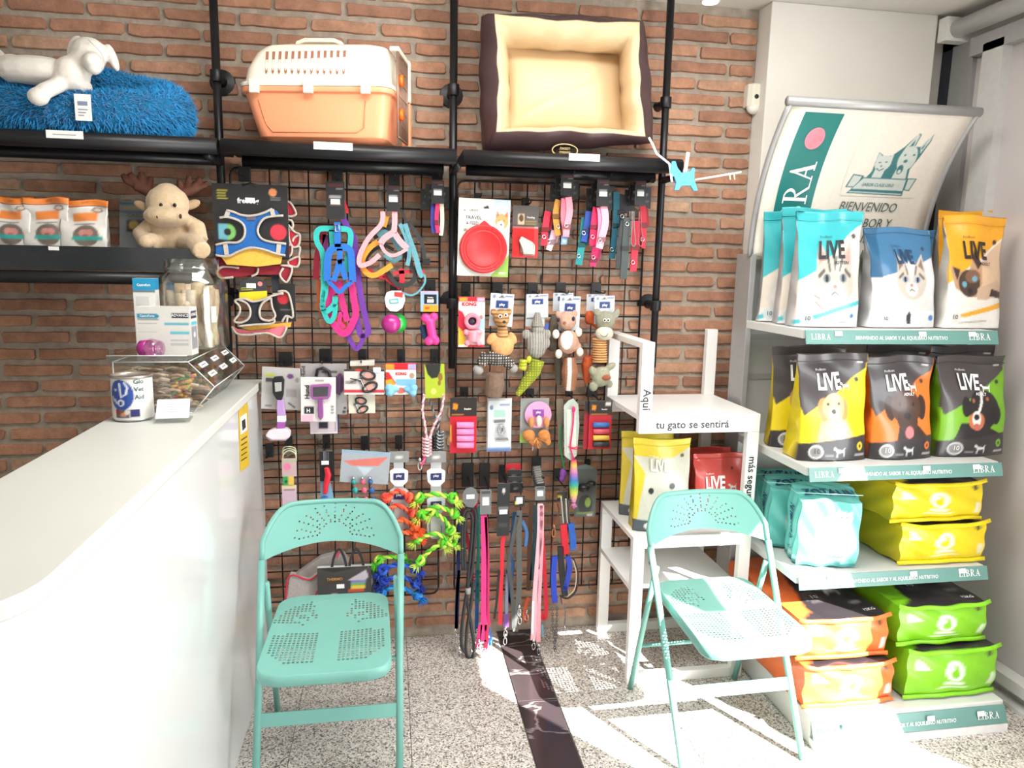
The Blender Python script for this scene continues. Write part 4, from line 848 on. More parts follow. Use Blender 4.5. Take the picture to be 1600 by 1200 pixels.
for k, t in enumerate(('Glo', 'Vet', 'Aid')):
    lettering(t, lambda a, c, k=k: tinf(.0, .127, .0012)(.60 + a / (2 * math.pi * tr), .84 - .17 * k + c / .127), .013, M((60, 96, 92), .5), tin, bold=.02)
ch = thing('card_holder', 'clear holder with white visiting cards beside the donation tin', 'card holder', (-.60, -.80, ZT), .12, local=True)
for k in range(5):
    B().add([(-.042, -.030 + .003 * k, .012), (.042, -.030 + .003 * k, .012), (.042, .012 + .003 * k, .056), (-.042, .012 + .003 * k, .056)], [(0, 1, 2, 3)]).obj('visiting_card', M((226, 226, 234), .5, na=.01), ch, local=True, solid=.0006)
for k in range(4): B().add([(-.026 + .004 * k, -.0135 + .006 * k - .014 + .0075, .0275 + .0063 * k), (.026 - .004 * k, -.0135 + .006 * k - .014 + .0075, .0275 + .0063 * k), (.026 - .004 * k, -.0125 + .006 * k - .014 + .0075, .0286 + .0063 * k), (-.026 + .004 * k, -.0125 + .006 * k - .014 + .0075, .0286 + .0063 * k)], [(0, 1, 2, 3)]).obj('card_line', M((150, 150, 170), .6), ch, local=True)
GLS = GL((251, 253, 253), .2)
B().box(-.046, .046, -.040, .034, .001, .004).box(-.046, .046, -.042, -.039, .001, .022).box(-.045, .045, .026, .029, .004, .045).obj('stand', GLS, ch, local=True)
# treat dispenser
DX0, DX1, DX2, DX3 = -.785, -.574, -.510, -.581; DY0, DY1 = -.700, -.245; Z1, Z2_, Z3 = ZT + .001, ZT + .078, ZT + .152
dp = thing('treat_dispenser', 'clear acrylic treat dispenser with a sloping labelled lid on the counter', 'dispenser', (-.66, -.47, ZT))
sec = [(DX0, Z1), (DX1, Z1), (DX2, Z2_), (DX3, Z3), (DX0, Z3)]
for yy in (DY0, DY0 + .152, DY0 + .303, DY1 - .004): B().prism(sec, yy, yy + .004).obj('side_panel', GLS, dp)
for (xa, za), (xb, zb), nm in ((sec[0], sec[1], 'bottom_panel'), (sec[1], sec[2], 'front_panel'), (sec[2], sec[3], 'lid'), (sec[3], sec[4], 'top_panel'), (sec[4], sec[0], 'back_panel')):
    B().add([(xa, DY0, za), (xb, DY0, zb), (xb, DY1, zb), (xa, DY1, za)], [(0, 1, 2, 3)]).obj(nm, GLS, dp, solid=.003)
EDG = M((206, 210, 208), .2, coat=.5)
for yy in (DY0, DY1):
    for (xa, za), (xb, zb) in zip(sec, sec[1:] + sec[:1]): B().tube([(xa, yy, za), (xb, yy, zb)], .0018, 5).obj('panel_edge', EDG, dp, True)
for xa, za in sec[1:]: B().tube([(xa, DY0, za), (xa, DY1, za)], .0018, 5).obj('panel_edge', EDG, dp, True)
for k in range(3):
    for j in range(2):
        t = .28 + .36 * j; yc = DY0 + .085 + .15 * k
        o = Vector((DX3 + (DX2 - DX3) * t, yc, Z3 + (Z2_ - Z3) * t)); e1 = Vector((0, 1, 0)); e2 = Vector((DX3 - DX2, 0, Z3 - Z2_)).normalized(); nn = Vector((.72, 0, .69)) * .003
        B().add([o - e1 * .038 - e2 * .008 + nn, o + e1 * .038 - e2 * .008 + nn, o + e1 * .038 + e2 * .008 + nn, o - e1 * .038 + e2 * .008 + nn], [(0, 1, 2, 3)]).obj('lid_label', PAPER, dp, solid=.0008)
        B().add([o - e1 * .024 - e2 * .002 + nn * 1.3, o + e1 * .024 - e2 * .002 + nn * 1.3, o + e1 * .024 + e2 * .002 + nn * 1.3, o - e1 * .024 + e2 * .002 + nn * 1.3], [(0, 1, 2, 3)]).obj('label_line', M((110, 110, 120), .6), dp)
for kk, (cols, ya, yb) in enumerate((([(206, 170, 140), (190, 150, 122), (224, 200, 172), (160, 128, 106)], DY0 + .008, DY0 + .148), ([(150, 120, 60), (190, 140, 70), (120, 100, 60)], DY0 + .158, DY0 + .298), ([(190, 80, 96), (90, 140, 84), (204, 150, 70), (150, 90, 110)], DY0 + .31, DY1 - .008))):
    for ci, cc in enumerate(cols):
        b = B()
        for i in range(34):
            z = Z1 + .006 + rnd.random() ** 1.1 * .115; x = DX0 + .012 + rnd.random() * (.20 if z < ZT + .08 else .17)
            y = ya + rnd.random() * (yb - ya); a = rnd.uniform(-.25, .25)
            if kk == 0 and ci > 1 and x > -.64 and z < ZT + .09 and False: continue
            P = [(x - .022 * math.cos(a), y, z - .004), (x, y + .003, z), (x + .022 * math.cos(a), y - .003, z - .004)] if kk == 0 else [(x - .008, y, z), (x + .008, y, z)]
            b.tube(P, .0042 if kk == 0 else .0065, 5)
        o = b.obj('treats', M(cc, .6, ns=90, na=.2), dp, True); o['kind'] = 'stuff'
for ci, cc in enumerate(((196, 84, 84), (96, 140, 80), (214, 160, 60))):
    b = B()
    for i in range(26):
        t = rnd.random(); z = Z1 + .02 + t * .085; b.tube([(DX1 - .045 + .035 * t + rnd.uniform(-.03, .015) - .01, DY0 + .012 + rnd.random() * .05, z), (DX1 - .03 + .035 * t + rnd.uniform(-.03, .01) - .01, DY0 + .012 + rnd.random() * .05, z + .004)], .005, 5)
    o = b.obj('treats', M(cc, .6, ns=90, na=.2), dp, True); o['kind'] = 'stuff'
B().tube([(DX0 - .012, DY0 - .012, Z3 + .02), (DX3 + .002, DY0 - .012, Z3 + .02)], .0016, 5).obj('panel_edge', EDG, dp, True)
B().box(DX0 - .012, DX3 + .002, DY0 - .012, DY1, Z3 + .003, Z3 + .007).box(DX0 - .012, DX3 + .002, DY0 - .012, DY0 - .009, Z3 + .003, Z3 + .020).box(DX0 - .012, DX0 - .009, DY0 - .012, DY1, Z3 + .003, Z3 + .02).obj('top_tray', GLS, dp)
ZU = Z3 + .008
# medicine boxes
def carton(label, c, w, d, h, rz, fld, side, texts=()):
    r = thing('carton', label, 'box', c, rz, local=True); b = B()
    F = {'f': lambda u, v: Vector(((u - .5) * w, -d / 2, v * h)), 'r': lambda u, v: Vector((w / 2, (u - .5) * d, v * h))}
    b.sheet(F['f'], 64, 56, fld); b.sheet(F['r'], 24, 48, side); n = len(b.v)
    b.add([(-w / 2, -d / 2, 0), (w / 2, -d / 2, 0), (w / 2, d / 2, 0), (-w / 2, d / 2, 0), (-w / 2, -d / 2, h), (w / 2, -d / 2, h), (w / 2, d / 2, h), (-w / 2, d / 2, h)], [(0, 3, 2, 1), (4, 5, 6, 7), (2, 3, 7, 6), (3, 0, 4, 7)])
    b.fill(n, len(b.v), (232, 230, 226)); b.obj('box_body', PM(.45), r, local=True)
    for t, face, u, v, hh, m, sx in texts:
        if face == 'f': mp = lambda a, c2, u=u, v=v: F['f'](u + a / w, v + c2 / h) + Vector((0, -.0012, 0))
        else: mp = lambda a, c2, u=u, v=v: F['r'](u + a / d, v + c2 / h) + Vector((.0012, 0, 0))
        lettering(t, mp, hh, m, r, sx=sx, bold=.015)
    return r
cy_ = (40, 150, 186)
carton('white medicine carton with teal bands and a dark name plate, front of the jar', (-.668, -.575, ZU), .158, .062, .145, -.06,
    field((228, 226, 220), [('p', [(.03, .86), (.40, .86), (.44, .81), (.40, .77), (.03, .77)], cy_), ('r', .04, .73, .42, .765, (150, 160, 160)), ('r', .66, .78, .97, .88, (24, 30, 56)), ('r', .52, .63, .97, .68, (90, 186, 206)), ('r', .62, .44, .97, .50, (110, 196, 212)), ('r', .04, .65, .38, .66, (120, 120, 120)), ('r', .04, .47, .38, .48, (120, 120, 120)), ('r', .62, .3, .95, .33, (190, 190, 190)), ('r', .62, .2, .95, .26, (196, 196, 196)), ('e', .09, .12, .03, .03, (60, 50, 46))]),
    field((228, 226, 220), [('r', .08, .76, .92, .92, (24, 30, 56)), ('r', .08, .62, .92, .70, (90, 186, 206)), ('r', .08, .12, .92, .60, (150, 152, 156)), ('e', .55, .42, .14, .06, (240, 240, 240))]),
    (('CastroForte', 'f', .22, .797, .0068, PAPER, .9), ('ADVANCE', 'f', .815, .808, .0085, PAPER, .9), ('ADVANCE', 'r', .5, .815, .010, PAPER, .75)))
carton('tall white medicine carton with a blue top, behind the wider carton', (-.738, -.520, ZU), .062, .05, .228, .05, field((226, 226, 222), [('r', 0, .84, 1, 1, (30, 150, 196)), ('r', 0, .81, 1, .84, (110, 120, 120)), ('r', .1, .62, .7, .76, (206, 206, 204))]), field((220, 220, 216), [('r', 0, .84, 1, 1, (30, 140, 186))]), (('Castrofort', 'f', .5, .895, .0085, PAPER, .75),))
pc = thing('toy_cup', 'purple and clear plastic cup lying before the white carton', 'cup', (-.69, -.655, ZU))
q = Vector((-.700, -.660, ZU + .027)); ax = Vector((.93, -.36, .0))
def tilt(bb, o): R = ax.to_track_quat('X', 'Z').to_matrix(); bb.v = [tuple(o + R @ Vector(p)) for p in bb.v]; return bb
tilt(B().lathe([(0, -.026), (.016, -.026), (.024, -.020), (.0255, .006), (.022, .006), (0, .004)], n=24, axis='x'), q).obj('cup', M((160, 34, 130), .25, coat=.5), pc, True)
tilt(B().lathe([(.027, .006), (.030, .010), (.027, .03), (.020, .036), (.012, .034), (.012, .038), (.024, .040)], n=24, axis='x'), q).obj('lid', GL((250, 226, 244), .3), pc, True)
jar = thing('treat_jar', 'open clear plastic jar full of rawhide sticks on the dispenser', 'jar', (-.632, -.40, ZU))
jc = (-.632, -.40, ZU)
B().lathe([(0, .0), (.098, .0), (.105, .010), (.106, .205), (.098, .232), (.082, .245), (.082, .252), (.086, .254), (.086, .262), (.082, .264), (.083, .288), (.080, .288), (.078, .25), (.094, .230), (.102, .205), (.102, .012), (.096, .004), (0, .004)], jc, 36).obj('jar_body', GL((250, 252, 250), .34), jar, True)
for k in range(16):
    a = rnd.uniform(0, 6.28); r0 = rnd.uniform(.015, .075); top = rnd.uniform(.14, .21); a2 = a + rnd.uniform(-.3, .3)
    P = [Vector((jc[0] + r0 * math.cos(a + (a2 - a) * t / 6), jc[1] + r0 * math.sin(a + (a2 - a) * t / 6), ZU + .008 + top * t / 6)) for t in range(7)]
    R_ = [.013 + .0035 * math.sin(t * 1.9 + k) for t in range(7)]; R_[-1] = .017; R_[-2] = .019
    B().tube(P, R_, 8).obj('rawhide_stick', M(rnd.choice([(222, 194, 158), (206, 172, 134), (230, 206, 174), (190, 158, 124)]), .7, ns=60, na=.18), jar, True)
for (da, z0_, hh) in ((-.62, .06, .075), (.12, .09, .05)):
    B().sheet(lambda u, v: Vector((jc[0] + .107 * math.sin(da + .62 + .16 * u), jc[1] - .107 * math.cos(da + .62 + .16 * u), ZU + z0_ + hh * v)), 4, 2).obj('jar_label', PAPER, jar)

# ------------------------------------------------------------------ upper shelf
ZS = 1.971
def fluffy(label, cx, cy, rx, ry, tr_, z0, col):
    r = thing('donut_bed', label, 'pet bed', (cx, cy, z0)); N = 40; Mn = 16; b = B(); pts = []
    def surf(a, t, k=1.0):
        wob = 1 + .05 * math.sin(5 * a + 1) + .03 * math.sin(11 * a)
        rr = tr_ * wob * k; ccx = cx + rx * math.cos(a); ccy = cy + ry * math.sin(a); hz = 1.0 + .28 * math.sin(a)
        return Vector((ccx + rr * math.cos(t) * math.cos(a), ccy + rr * .62 * math.cos(t) * math.sin(a), max(z0 + .002, z0 + tr_ * .95 * hz + rr * hz * math.sin(t))))
    b.add([surf(2 * math.pi * i / N, 2 * math.pi * j / Mn) for i in range(N) for j in range(Mn)], [(i * Mn + j, ((i + 1) % N) * Mn + j, ((i + 1) % N) * Mn + (j + 1) % Mn, i * Mn + (j + 1) % Mn) for i in range(N) for j in range(Mn)])
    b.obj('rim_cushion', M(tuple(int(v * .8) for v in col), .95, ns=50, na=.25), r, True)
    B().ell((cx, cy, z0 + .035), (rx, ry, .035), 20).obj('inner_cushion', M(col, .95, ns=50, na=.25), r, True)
    f = B()
    for i in range(15000):
        a = rnd.uniform(0, 6.283); t = rnd.uniform(-.9, 3.6)
        p = surf(a, t); n = (surf(a, t, 1.1) - p)
        if n.length < 1e-5: continue
        n.normalize(); d = (n + Vector((rnd.uniform(-.8, .8), rnd.uniform(-.5, .5), rnd.uniform(-.9, .4)))).normalized(); s = d.orthogonal().normalized() * .0022
        L = rnd.uniform(.012, .026); f.add([p - s, p + s, p + d * L + Vector((0, 0, -.005))], [(0, 1, 2)])
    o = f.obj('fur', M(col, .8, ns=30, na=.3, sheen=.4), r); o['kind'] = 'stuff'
    q = at(130, 168, y=cy - ry - tr_ * .62 - .012)
    B().box(q.x - .024, q.x + .024, q.y - .002, q.y, q.z - .04, q.z + .04).obj('tag_label', PAPER, r); B().box(q.x - .014, q.x + .014, q.y - .0035, q.y - .002, q.z + .006, q.z + .018).obj('tag_print', M((130, 140, 170), .6), r)
    for k in range(3): B().box(q.x - .014, q.x + .014 - .006 * k, q.y - .0035, q.y - .002, q.z - .008 - .009 * k, q.z - .005 - .009 * k).obj('tag_line', M((150, 150, 160), .6), r)
fluffy('fluffy bright blue donut pet bed under the white toy dog', -1.005, -.185, .25, .085, .093, ZS, (16, 136, 196))
CLOTH = M((232, 226, 218), .85, ns=120, na=.03, bump=.15)
dg = thing('dog_figure', 'white cloth dog figure lying on the blue fluffy bed', 'dog figure', at(80, 140, y=-.25))
A = lambda px, py, y=-.25: at(px, py, y=y)
remesh('body', [(A(55, 110, -.28), (.125, .055, .045)), (A(22, 108, -.26), (.05, .055, .045)), (A(112, 116, -.285), (.055, .055, .055)), ('t', [A(118, 108, -.28), A(136, 92, -.28)], [.043, .042]), (A(140, 84, -.27), (.055, .05, .05)), (A(146, 98, -.31), (.030, .045, .030)), (A(147, 107, -.335), (.022, .022, .019)),
    (A(117, 76, -.265), (.022, .018, .045), (0, .35, 0)), (A(176, 90, -.262), (.014, .022, .045), (0, -.3, 0)), ('t', [A(112, 124), A(88, 134, -.33), A(66, 144, -.36)], [.028, .024, .025]), (A(60, 151, -.366), (.032, .026, .028)), ('t', [A(120, 126, -.25), A(136, 138, -.29)], [.026, .02]), ('t', [A(22, 108, -.22), A(8, 94, -.2), A(-6, 78, -.19)], [.022, .014, .012])], CLOTH, dg, .006)
for pts in ([(138, 62), (148, 72), (158, 82), (163, 96)], [(28, 128), (20, 116), (16, 106)]):
    B().tube([A(x, y, -.322 if x > 100 else -.292) for x, y in pts], .0012, 4).obj('seam', M((196, 188, 178), .8), dg, True)
# pet carrier
pcx = at(507, 150, y=-.19).x
car = thing('pet_carrier', 'cream and peach plastic pet carrier on the middle upper shelf', 'pet carrier', (pcx + .012, -.195, ZS), -.21, local=True)
PEACH = M((246, 160, 118), .35, ns=6, na=.02); CREAMP = M((240, 232, 214), .35, ns=6, na=.015)
def loft(b, loops, cap0=True, cap1=True):
    n = len(loops[0]); b.add([p for q in loops for p in q], [(k * n + i, k * n + (i + 1) % n, (k + 1) * n + (i + 1) % n, (k + 1) * n + i) for k in range(len(loops) - 1) for i in range(n)] + ([tuple(range(n - 1, -1, -1))] if cap0 else []) + ([tuple(range((len(loops) - 1) * n, len(loops) * n))] if cap1 else []))
    return b
def rrect(x0, x1, y0, y1, z, r, n=5):
    P = []
    for cx, cy, a0 in ((x1 - r, y1 - r, 0), (x0 + r, y1 - r, 90), (x0 + r, y0 + r, 180), (x1 - r, y0 + r, 270)):
        for k in range(n): a = math.radians(a0 + 90 * k / (n - 1)); P.append(Vector((cx + r * math.cos(a), cy + r * math.sin(a), z)))
    return P
def span(z):
    """Left and right end, half depth of the carrier shell at height z."""
    if z < .175: t = z / .175; return -.205 - .05 * t, .222 + .02 * t, .115 + .022 * t
    t = (z - .175) / .15; return -.250 + .065 * t ** 2.2, .242 - .012 * t, .137 - .035 * t ** 2
def ring(z, r=.04, o=0): a, c, d = span(z); return rrect(a - o, c + o, -d - o, d + o, z, r)
loft(B(), [rrect(-.18, .20, -.09, .09, .001, .04), ring(.02)] + [ring(z) for z in (.05, .09, .13, .158)] + [ring(.160, .045, .010), ring(.176, .045, .010)], True, True).obj('tub', PEACH, car, True, local=True, bev=.002)
loft(B(), [ring(.177, .045, .012), ring(.190, .045, .012), ring(.192, .04, 0), ring(.24), ring(.29), ring(.315, .045, -.006), ring(.327, .05, -.030)], True, True).obj('lid', CREAMP, car, True, local=True, bev=.002)
for i in range(13):
    X = -.165 + i * .0215; za, zb = .222, .290 + .006 * i / 12
    B().add([(X - .004, -span(za)[2] - .0015, za), (X, -span(za)[2] - .0015, za - .008), (X + .004, -span(za)[2] - .0015, za), (X + .005, -span(zb)[2] - .0015, zb), (X - .005, -span(zb)[2] - .0015, zb)], [(0, 1, 2, 3, 4)]).obj('vent_slot', M((156, 104, 82), .8), car, local=True)
for X in (-.20, -.02, .17): B().box(X - .015, X + .015, -.162, -.146, .152, .194).obj('clip', CREAMP, car, local=True, bev=.002)
hp = [(-.17, .045), (-.19, .07), (-.16, .135), (-.02, .14), (.15, .135), (.17, .12)]
B().tube([Vector((x, -span(z)[2] - .001, z)) for x, z in ((-.195, .135), (-.175, .06), (-.155, .035), (.13, .035), (.155, .05), (.165, .135))], .0022, 5).obj('panel_groove', M((224, 134, 94), .5), car, True, local=True)
hnd = B(); hnd.tube([(-.10, 0, .322), (-.095, 0, .345), (-.07, 0, .354), (.03, 0, .354), (.055, 0, .345), (.06, 0, .322)], 0, flat=((0, 1, 0), .024, .007)); hnd.obj('handle', CREAMP, car, local=True, bev=.003)
dr = B()
for zz in (.03, .30): dr.tube([(.262, -.085, zz), (.262, .085, zz)], .004, 6)
for yy in (-.085, .085): dr.tube([(.262, yy, .03), (.262, yy, .30)], .004, 6)
for k in range(1, 9): dr.tube([(.262, -.085 + .019 * k, .03), (.262, -.085 + .019 * k, .30)], .0022, 5)
for k in range(1, 6): dr.tube([(.262, -.085, .03 + .045 * k), (.262, .085, .03 + .045 * k)], .0022, 5)
dr.obj('door_grille', M((150, 120, 104), .4, .4), car, True, local=True)
for zz in (.105, .215): B().lathe([(0, -.006), (.018, -.006), (.02, .006), (0, .006)], (.27, -.06, zz), 16, 'x').obj('latch', M((250, 110, 20), .35), car, True, local=True)
B().box(.240, .272, .092, .125, .02, .175).obj('door_post', PEACH, car, local=True, bev=.004); B().box(.236, .272, .085, .115, .176, .318).obj('door_post', CREAMP, car, local=True, bev=.004)
B().box(.236, .268, -.09, .09, .303, .318).obj('door_hood', CREAMP, car, local=True, bev=.003)
# brown and beige bolster bed leaning on the wall
bed = thing('bolster_bed', 'brown and beige square bolster bed propped against the brick wall', 'pet bed', (at(885, 238, y=-.2).x, -.2, ZS))
BRN = (74, 52, 54); BEI = (222, 194, 152)
loops = [([(770, 40), (1000, 46), (1008, 224), (765, 226)], -.035, BRN), ([(756, 34), (1008, 44), (1018, 222), (752, 222)], -.10, BRN), ([(752, 26), (1006, 36), (1020, 222), (754, 234)], -.19, BRN), ([(762, 21), (1004, 32), (1016, 224), (762, 236)], -.25, BRN), ([(772, 21), (1000, 34), (1009, 214), (775, 207)], -.272, BRN),
    ([(773.5, 22), (999, 35), (1008, 212), (776, 205)], -.274, BEI), ([(784, 44), (984, 56), (996, 206), (784, 203)], -.262, BEI), ([(791, 66), (973, 78), (980, 203), (793, 200)], -.21, BEI), ([(792, 74), (968, 84), (974, 204), (796, 202)], -.13, BEI), ([(796, 76), (965, 86), (970, 202), (798, 200)], -.095, BEI)]
NS = 14; b = B(); rows = []; cl = []
for li, (C4, yy, col) in enumerate(loops):
    row = []
    for s in range(4):
        p, q = C4[s], C4[(s + 1) % 4]
        for k in range(NS):
            t = k / NS; x = p[0] + (q[0] - p[0]) * t; y = p[1] + (q[1] - p[1]) * t
            pf = math.sin(math.pi * t); wv = math.sin(t * 19 + s * 2) * 1.6 * pf; ins = {0: 0, 1: -3, 2: -4, 3: -3, 4: 4, 5: 4.5, 6: 6, 7: 3, 8: 0, 9: 0}[li] * pf
            nx, ny = ((0, 1), (-1, 0), (0, -1), (1, 0))[s]
            row.append(at(x + nx * (ins + wv), y + ny * (ins + wv), y=yy + (.006 * math.sin(t * 23 + s) * pf if 1 < li < 8 else 0)))
    rows.append(row); cl += [lin(col)] * len(row)
n = 4 * NS
b.add([p for r in rows for p in r], [(k * n + i, (k + 1) * n + i, (k + 1) * n + (i + 1) % n, k * n + (i + 1) % n) for k in range(len(rows) - 1) for i in range(n)] + [tuple(range(n))]); b.paint(0, np.array(cl))
b.obj('bolster', PM(.42), bed, True)
b = B(); P4 = [(797, 202), (971, 203), (966, 84), (795, 74)]
def csh(u, v):
    x = (P4[0][0] * (1 - u) + P4[1][0] * u) * (1 - v) + (P4[3][0] * (1 - u) + P4[2][0] * u) * v; y = (P4[0][1] * (1 - u) + P4[1][1] * u) * (1 - v) + (P4[3][1] * (1 - u) + P4[2][1] * u) * v
    k = (math.sin(math.pi * u) * math.sin(math.pi * v)) ** .5; cr = math.exp(-((u * .8 - v * 1.0 + .08) / .035) ** 2)
    return at(x, y, y=-.10 - .045 * k + .010 * cr * k)
b.sheet(csh, 36, 30); b.obj('cushion', M(BEI, .45, ns=8, na=.02), bed, True)
oc = at(886, 233, y=-.30); B().tube([(oc.x + .047 * math.cos(2 * math.pi * k / 28), -.262 - .006, oc.z + .022 * math.sin(2 * math.pi * k / 28)) for k in range(28)], .0022, 5, True).obj('badge', M((206, 184, 130), .5), bed, True)
lettering('SWEET', plane_map((oc.x, -.268, oc.z + .002), (1, 0, 0), (0, 0, 1)), .009, M((206, 184, 130), .5), bed); lettering('DREAMS', plane_map((oc.x, -.268, oc.z - .010), (1, 0, 0), (0, 0, 1)), .008, M((206, 184, 130), .5), bed)
# little blue dog hanger
hg = thing('dog_hanger', 'small blue dog shaped key hanger with pegs at the shelf end', 'ornament', at(1068, 275, y=-.375))
P = [(1047, 262), (1050, 252), (1055, 252), (1058, 262), (1064, 270), (1078, 268), (1082, 262), (1085, 263), (1084, 280), (1090, 298), (1083, 298), (1078, 290), (1064, 290), (1060, 297), (1053, 297), (1056, 286), (1053, 276), (1048, 275), (1046, 270)]
B().prism([(p.x, p.z) for p in (at(x, y, y=-.375) for x, y in P)], -.380, -.370).obj('dog_shape', M((84, 166, 214), .5, na=.02), hg, bev=.001)
B().tube([at(1086, 281, y=-.375), at(1158, 269, y=-.40)], .0035, 8).obj('key_rod', PAPER, hg, True)
for x in (1140, 1147): B().tube([at(x, 272, y=-.398), at(x + 1, 281, y=-.398)], .0028, 6).obj('peg', M((226, 210, 190), .6), hg, True)
B().tube([at(1070, 272, y=-.366), at(1073, 252, y=-.36), at(1075, 238, y=-.355)], 0, flat=((1, 0, 0), .006, .003)).obj('clothes_peg', M((236, 214, 212), .6), hg)
B().tube([at(1014, 215, y=-.345), at(1020, 226, y=-.352), at(1026, 240, y=-.352), at(1046, 256, y=-.372), at(1050, 284, y=-.384)], 0, flat=((1, 0, 0), .004, .001)).obj('ribbon', PAPER, hg)

# ------------------------------------------------------------------ lower left shelf
ZL = 1.605
tre = field((226, 222, 216), [('r', 0, .88, 1, 1, (240, 136, 56)), ('r', .44, .93, .60, .95, (120, 60, 20)), ('r', .28, .56, .80, .73, (238, 140, 66)), ('e', .56, .26, .28, .22, (120, 106, 98)), ('e', .50, .32, .1, .07, (214, 150, 140)), ('e', .62, .32, .1, .07, (206, 140, 130)), ('e', .55, .24, .08, .05, (170, 90, 90)), ('r', .26, .17, .92, .25, (44, 168, 160)), ('r', .3, .49, .75, .51, (150, 146, 140)), ('e', .78, .79, .12, .06, (130, 110, 100)), ('e', .78, .79, .08, .035, (214, 200, 190))])
for i, (L, R, lab) in enumerate(((94, 166, 'orange and white treat pouch nearest the moose toy'), (36, 106, 'orange and white treat pouch in the middle of three'), (-20, 48, 'orange and white treat pouch cut by the picture edge, far from the moose'))):
    pouch_px(lab, L, R, 392, 313 - (0, 4, 5)[i], -.285, ZL, .05, tre, (206, 202, 196), (230, 130, 60), rz=(.05, .03, .0)[i], seed=60 + i, group='treat pouches on the lower shelf', nu=30, nv=40, seal=.88, pinch=.0, flare=.05, cat='treat pouch', name='treat_pouch', lean=.08)
bk_ = thing('booklet', 'grey booklet with blue lines standing behind the moose toy', 'booklet', (at(212, 388, y=-.11).x, -.11, ZL))
a = at(187, 390, y=-.115); c = at(240, 315, y=-.095); b = B()
slab(b, lambda u, v: Vector((a.x + (c.x - a.x) * u, -.115 + .03 * v, ZL + .002 + (c.z - ZL) * v)), 24, 34, .006, field((150, 156, 158), [('r', 0, .92, 1, .96, (60, 120, 170)), ('r', 0, .76, 1, .79, (60, 120, 170)), ('r', .1, .82, .5, .88, (190, 170, 130)), ('r', .2, .36, .95, .62, (70, 66, 70)), ('e', .4, .5, .14, .09, (196, 170, 90)), ('e', .6, .45, .1, .08, (70, 120, 170)), ('e', .5, .42, .08, .05, (170, 60, 60))])); b.obj('cover', PM(.4), bk_)
lettering('CASCO', lambda p, q: Vector((a.x + (c.x - a.x) * .5 + p, -.116 + .03 * (.66 + q / .18) - .001, ZL + .002 + (c.z - ZL) * .66 + q)), .014, M((120, 100, 80), .5), bk_)
mo = thing('moose_plush', 'beige plush moose with brown antlers sitting on the lower shelf', 'soft toy', (at(262, 388, y=-.2).x, -.2, ZL))
MOO = M((196, 172, 140), .95, ns=90, na=.08, bump=.3, sheen=.3); A = lambda px, py, y=-.22: at(px, py, y=y)
remesh('body', [(A(264, 366, -.19), (.075, .06, .075)), (A(262, 318, -.22), (.072, .06, .062)), (A(262, 304, -.22), (.045, .045, .04)), (A(260, 338, -.255), (.076, .055, .036)), ('t', [A(236, 352, -.2), A(220, 366, -.23), A(228, 378, -.27)], [.028, .028, .026]), ('t', [A(290, 346, -.2), A(308, 356, -.22), A(312, 376, -.25)], [.028, .03, .028]),
    ('t', [A(246, 378, -.2), A(232, 380, -.28)], [.032, .034]), ('t', [A(286, 378, -.2), A(306, 382, -.29), A(316, 392, -.345)], [.032, .034, .030]), (A(228, 378, -.30), (.026, .02, .026))], MOO, mo, .006)
for s, e in (((230, 316), (217, 330)), ((292, 316), (306, 324))):
    o = remesh('ear', [(A((s[0] + e[0]) / 2, (s[1] + e[1]) / 2, -.21), (.034, .012, .016), (0, .5 if s[0] < 260 else -.4, 0))], M((176, 150, 118), .95, ns=90, na=.1), mo, .004)
ANT = M((96, 58, 44), .9, ns=60, na=.15, bump=.3)
remesh('antler', [('t', [A(246, 306, -.2), A(232, 300, -.2), A(214, 290, -.2)], [.016, .018, .02]), ('t', [A(216, 292, -.2), A(206, 276, -.2), A(203, 270, -.2)], [.014, .013, .009]), ('t', [A(224, 296, -.2), A(222, 276, -.2), A(220, 268, -.2)], [.014, .013, .009]), ('t', [A(232, 298, -.2), A(235, 282, -.2), A(236, 276, -.2)], [.013, .012, .009]), ('t', [A(212, 290, -.2), A(197, 282, -.2), A(191, 272, -.2)], [.013, .012, .008])], ANT, mo, .005)
remesh('antler', [('t', [A(276, 306, -.2), A(290, 300, -.2), A(308, 292, -.2)], [.014, .017, .018]), ('t', [A(284, 300, -.2), A(281, 286, -.2), A(279, 280, -.2)], [.012, .011, .008]), ('t', [A(294, 298, -.2), A(295, 284, -.2), A(295, 274, -.2)], [.013, .012, .009]), ('t', [A(306, 292, -.2), A(311, 282, -.2), A(312, 276, -.2)], [.012, .011, .008]), ('t', [A(308, 293, -.2), A(322, 288, -.2), A(326, 284, -.2)], [.012, .01, .008])], ANT, mo, .005)
for x, y, r_, yy in ((251.5, 320.5, .0062, -.279), (273, 320.5, .0062, -.279)): B().ell(A(x, y, yy), (r_, r_ * .7, r_ * 1.1), 12).obj('eye', M((16, 14, 14), .15), mo, True)
for x, y in ((246, 338), (282, 338)): B().ell(A(x, y, -.303), (.005, .004, .008), 12).obj('nostril', M((60, 44, 38), .6), mo, True)
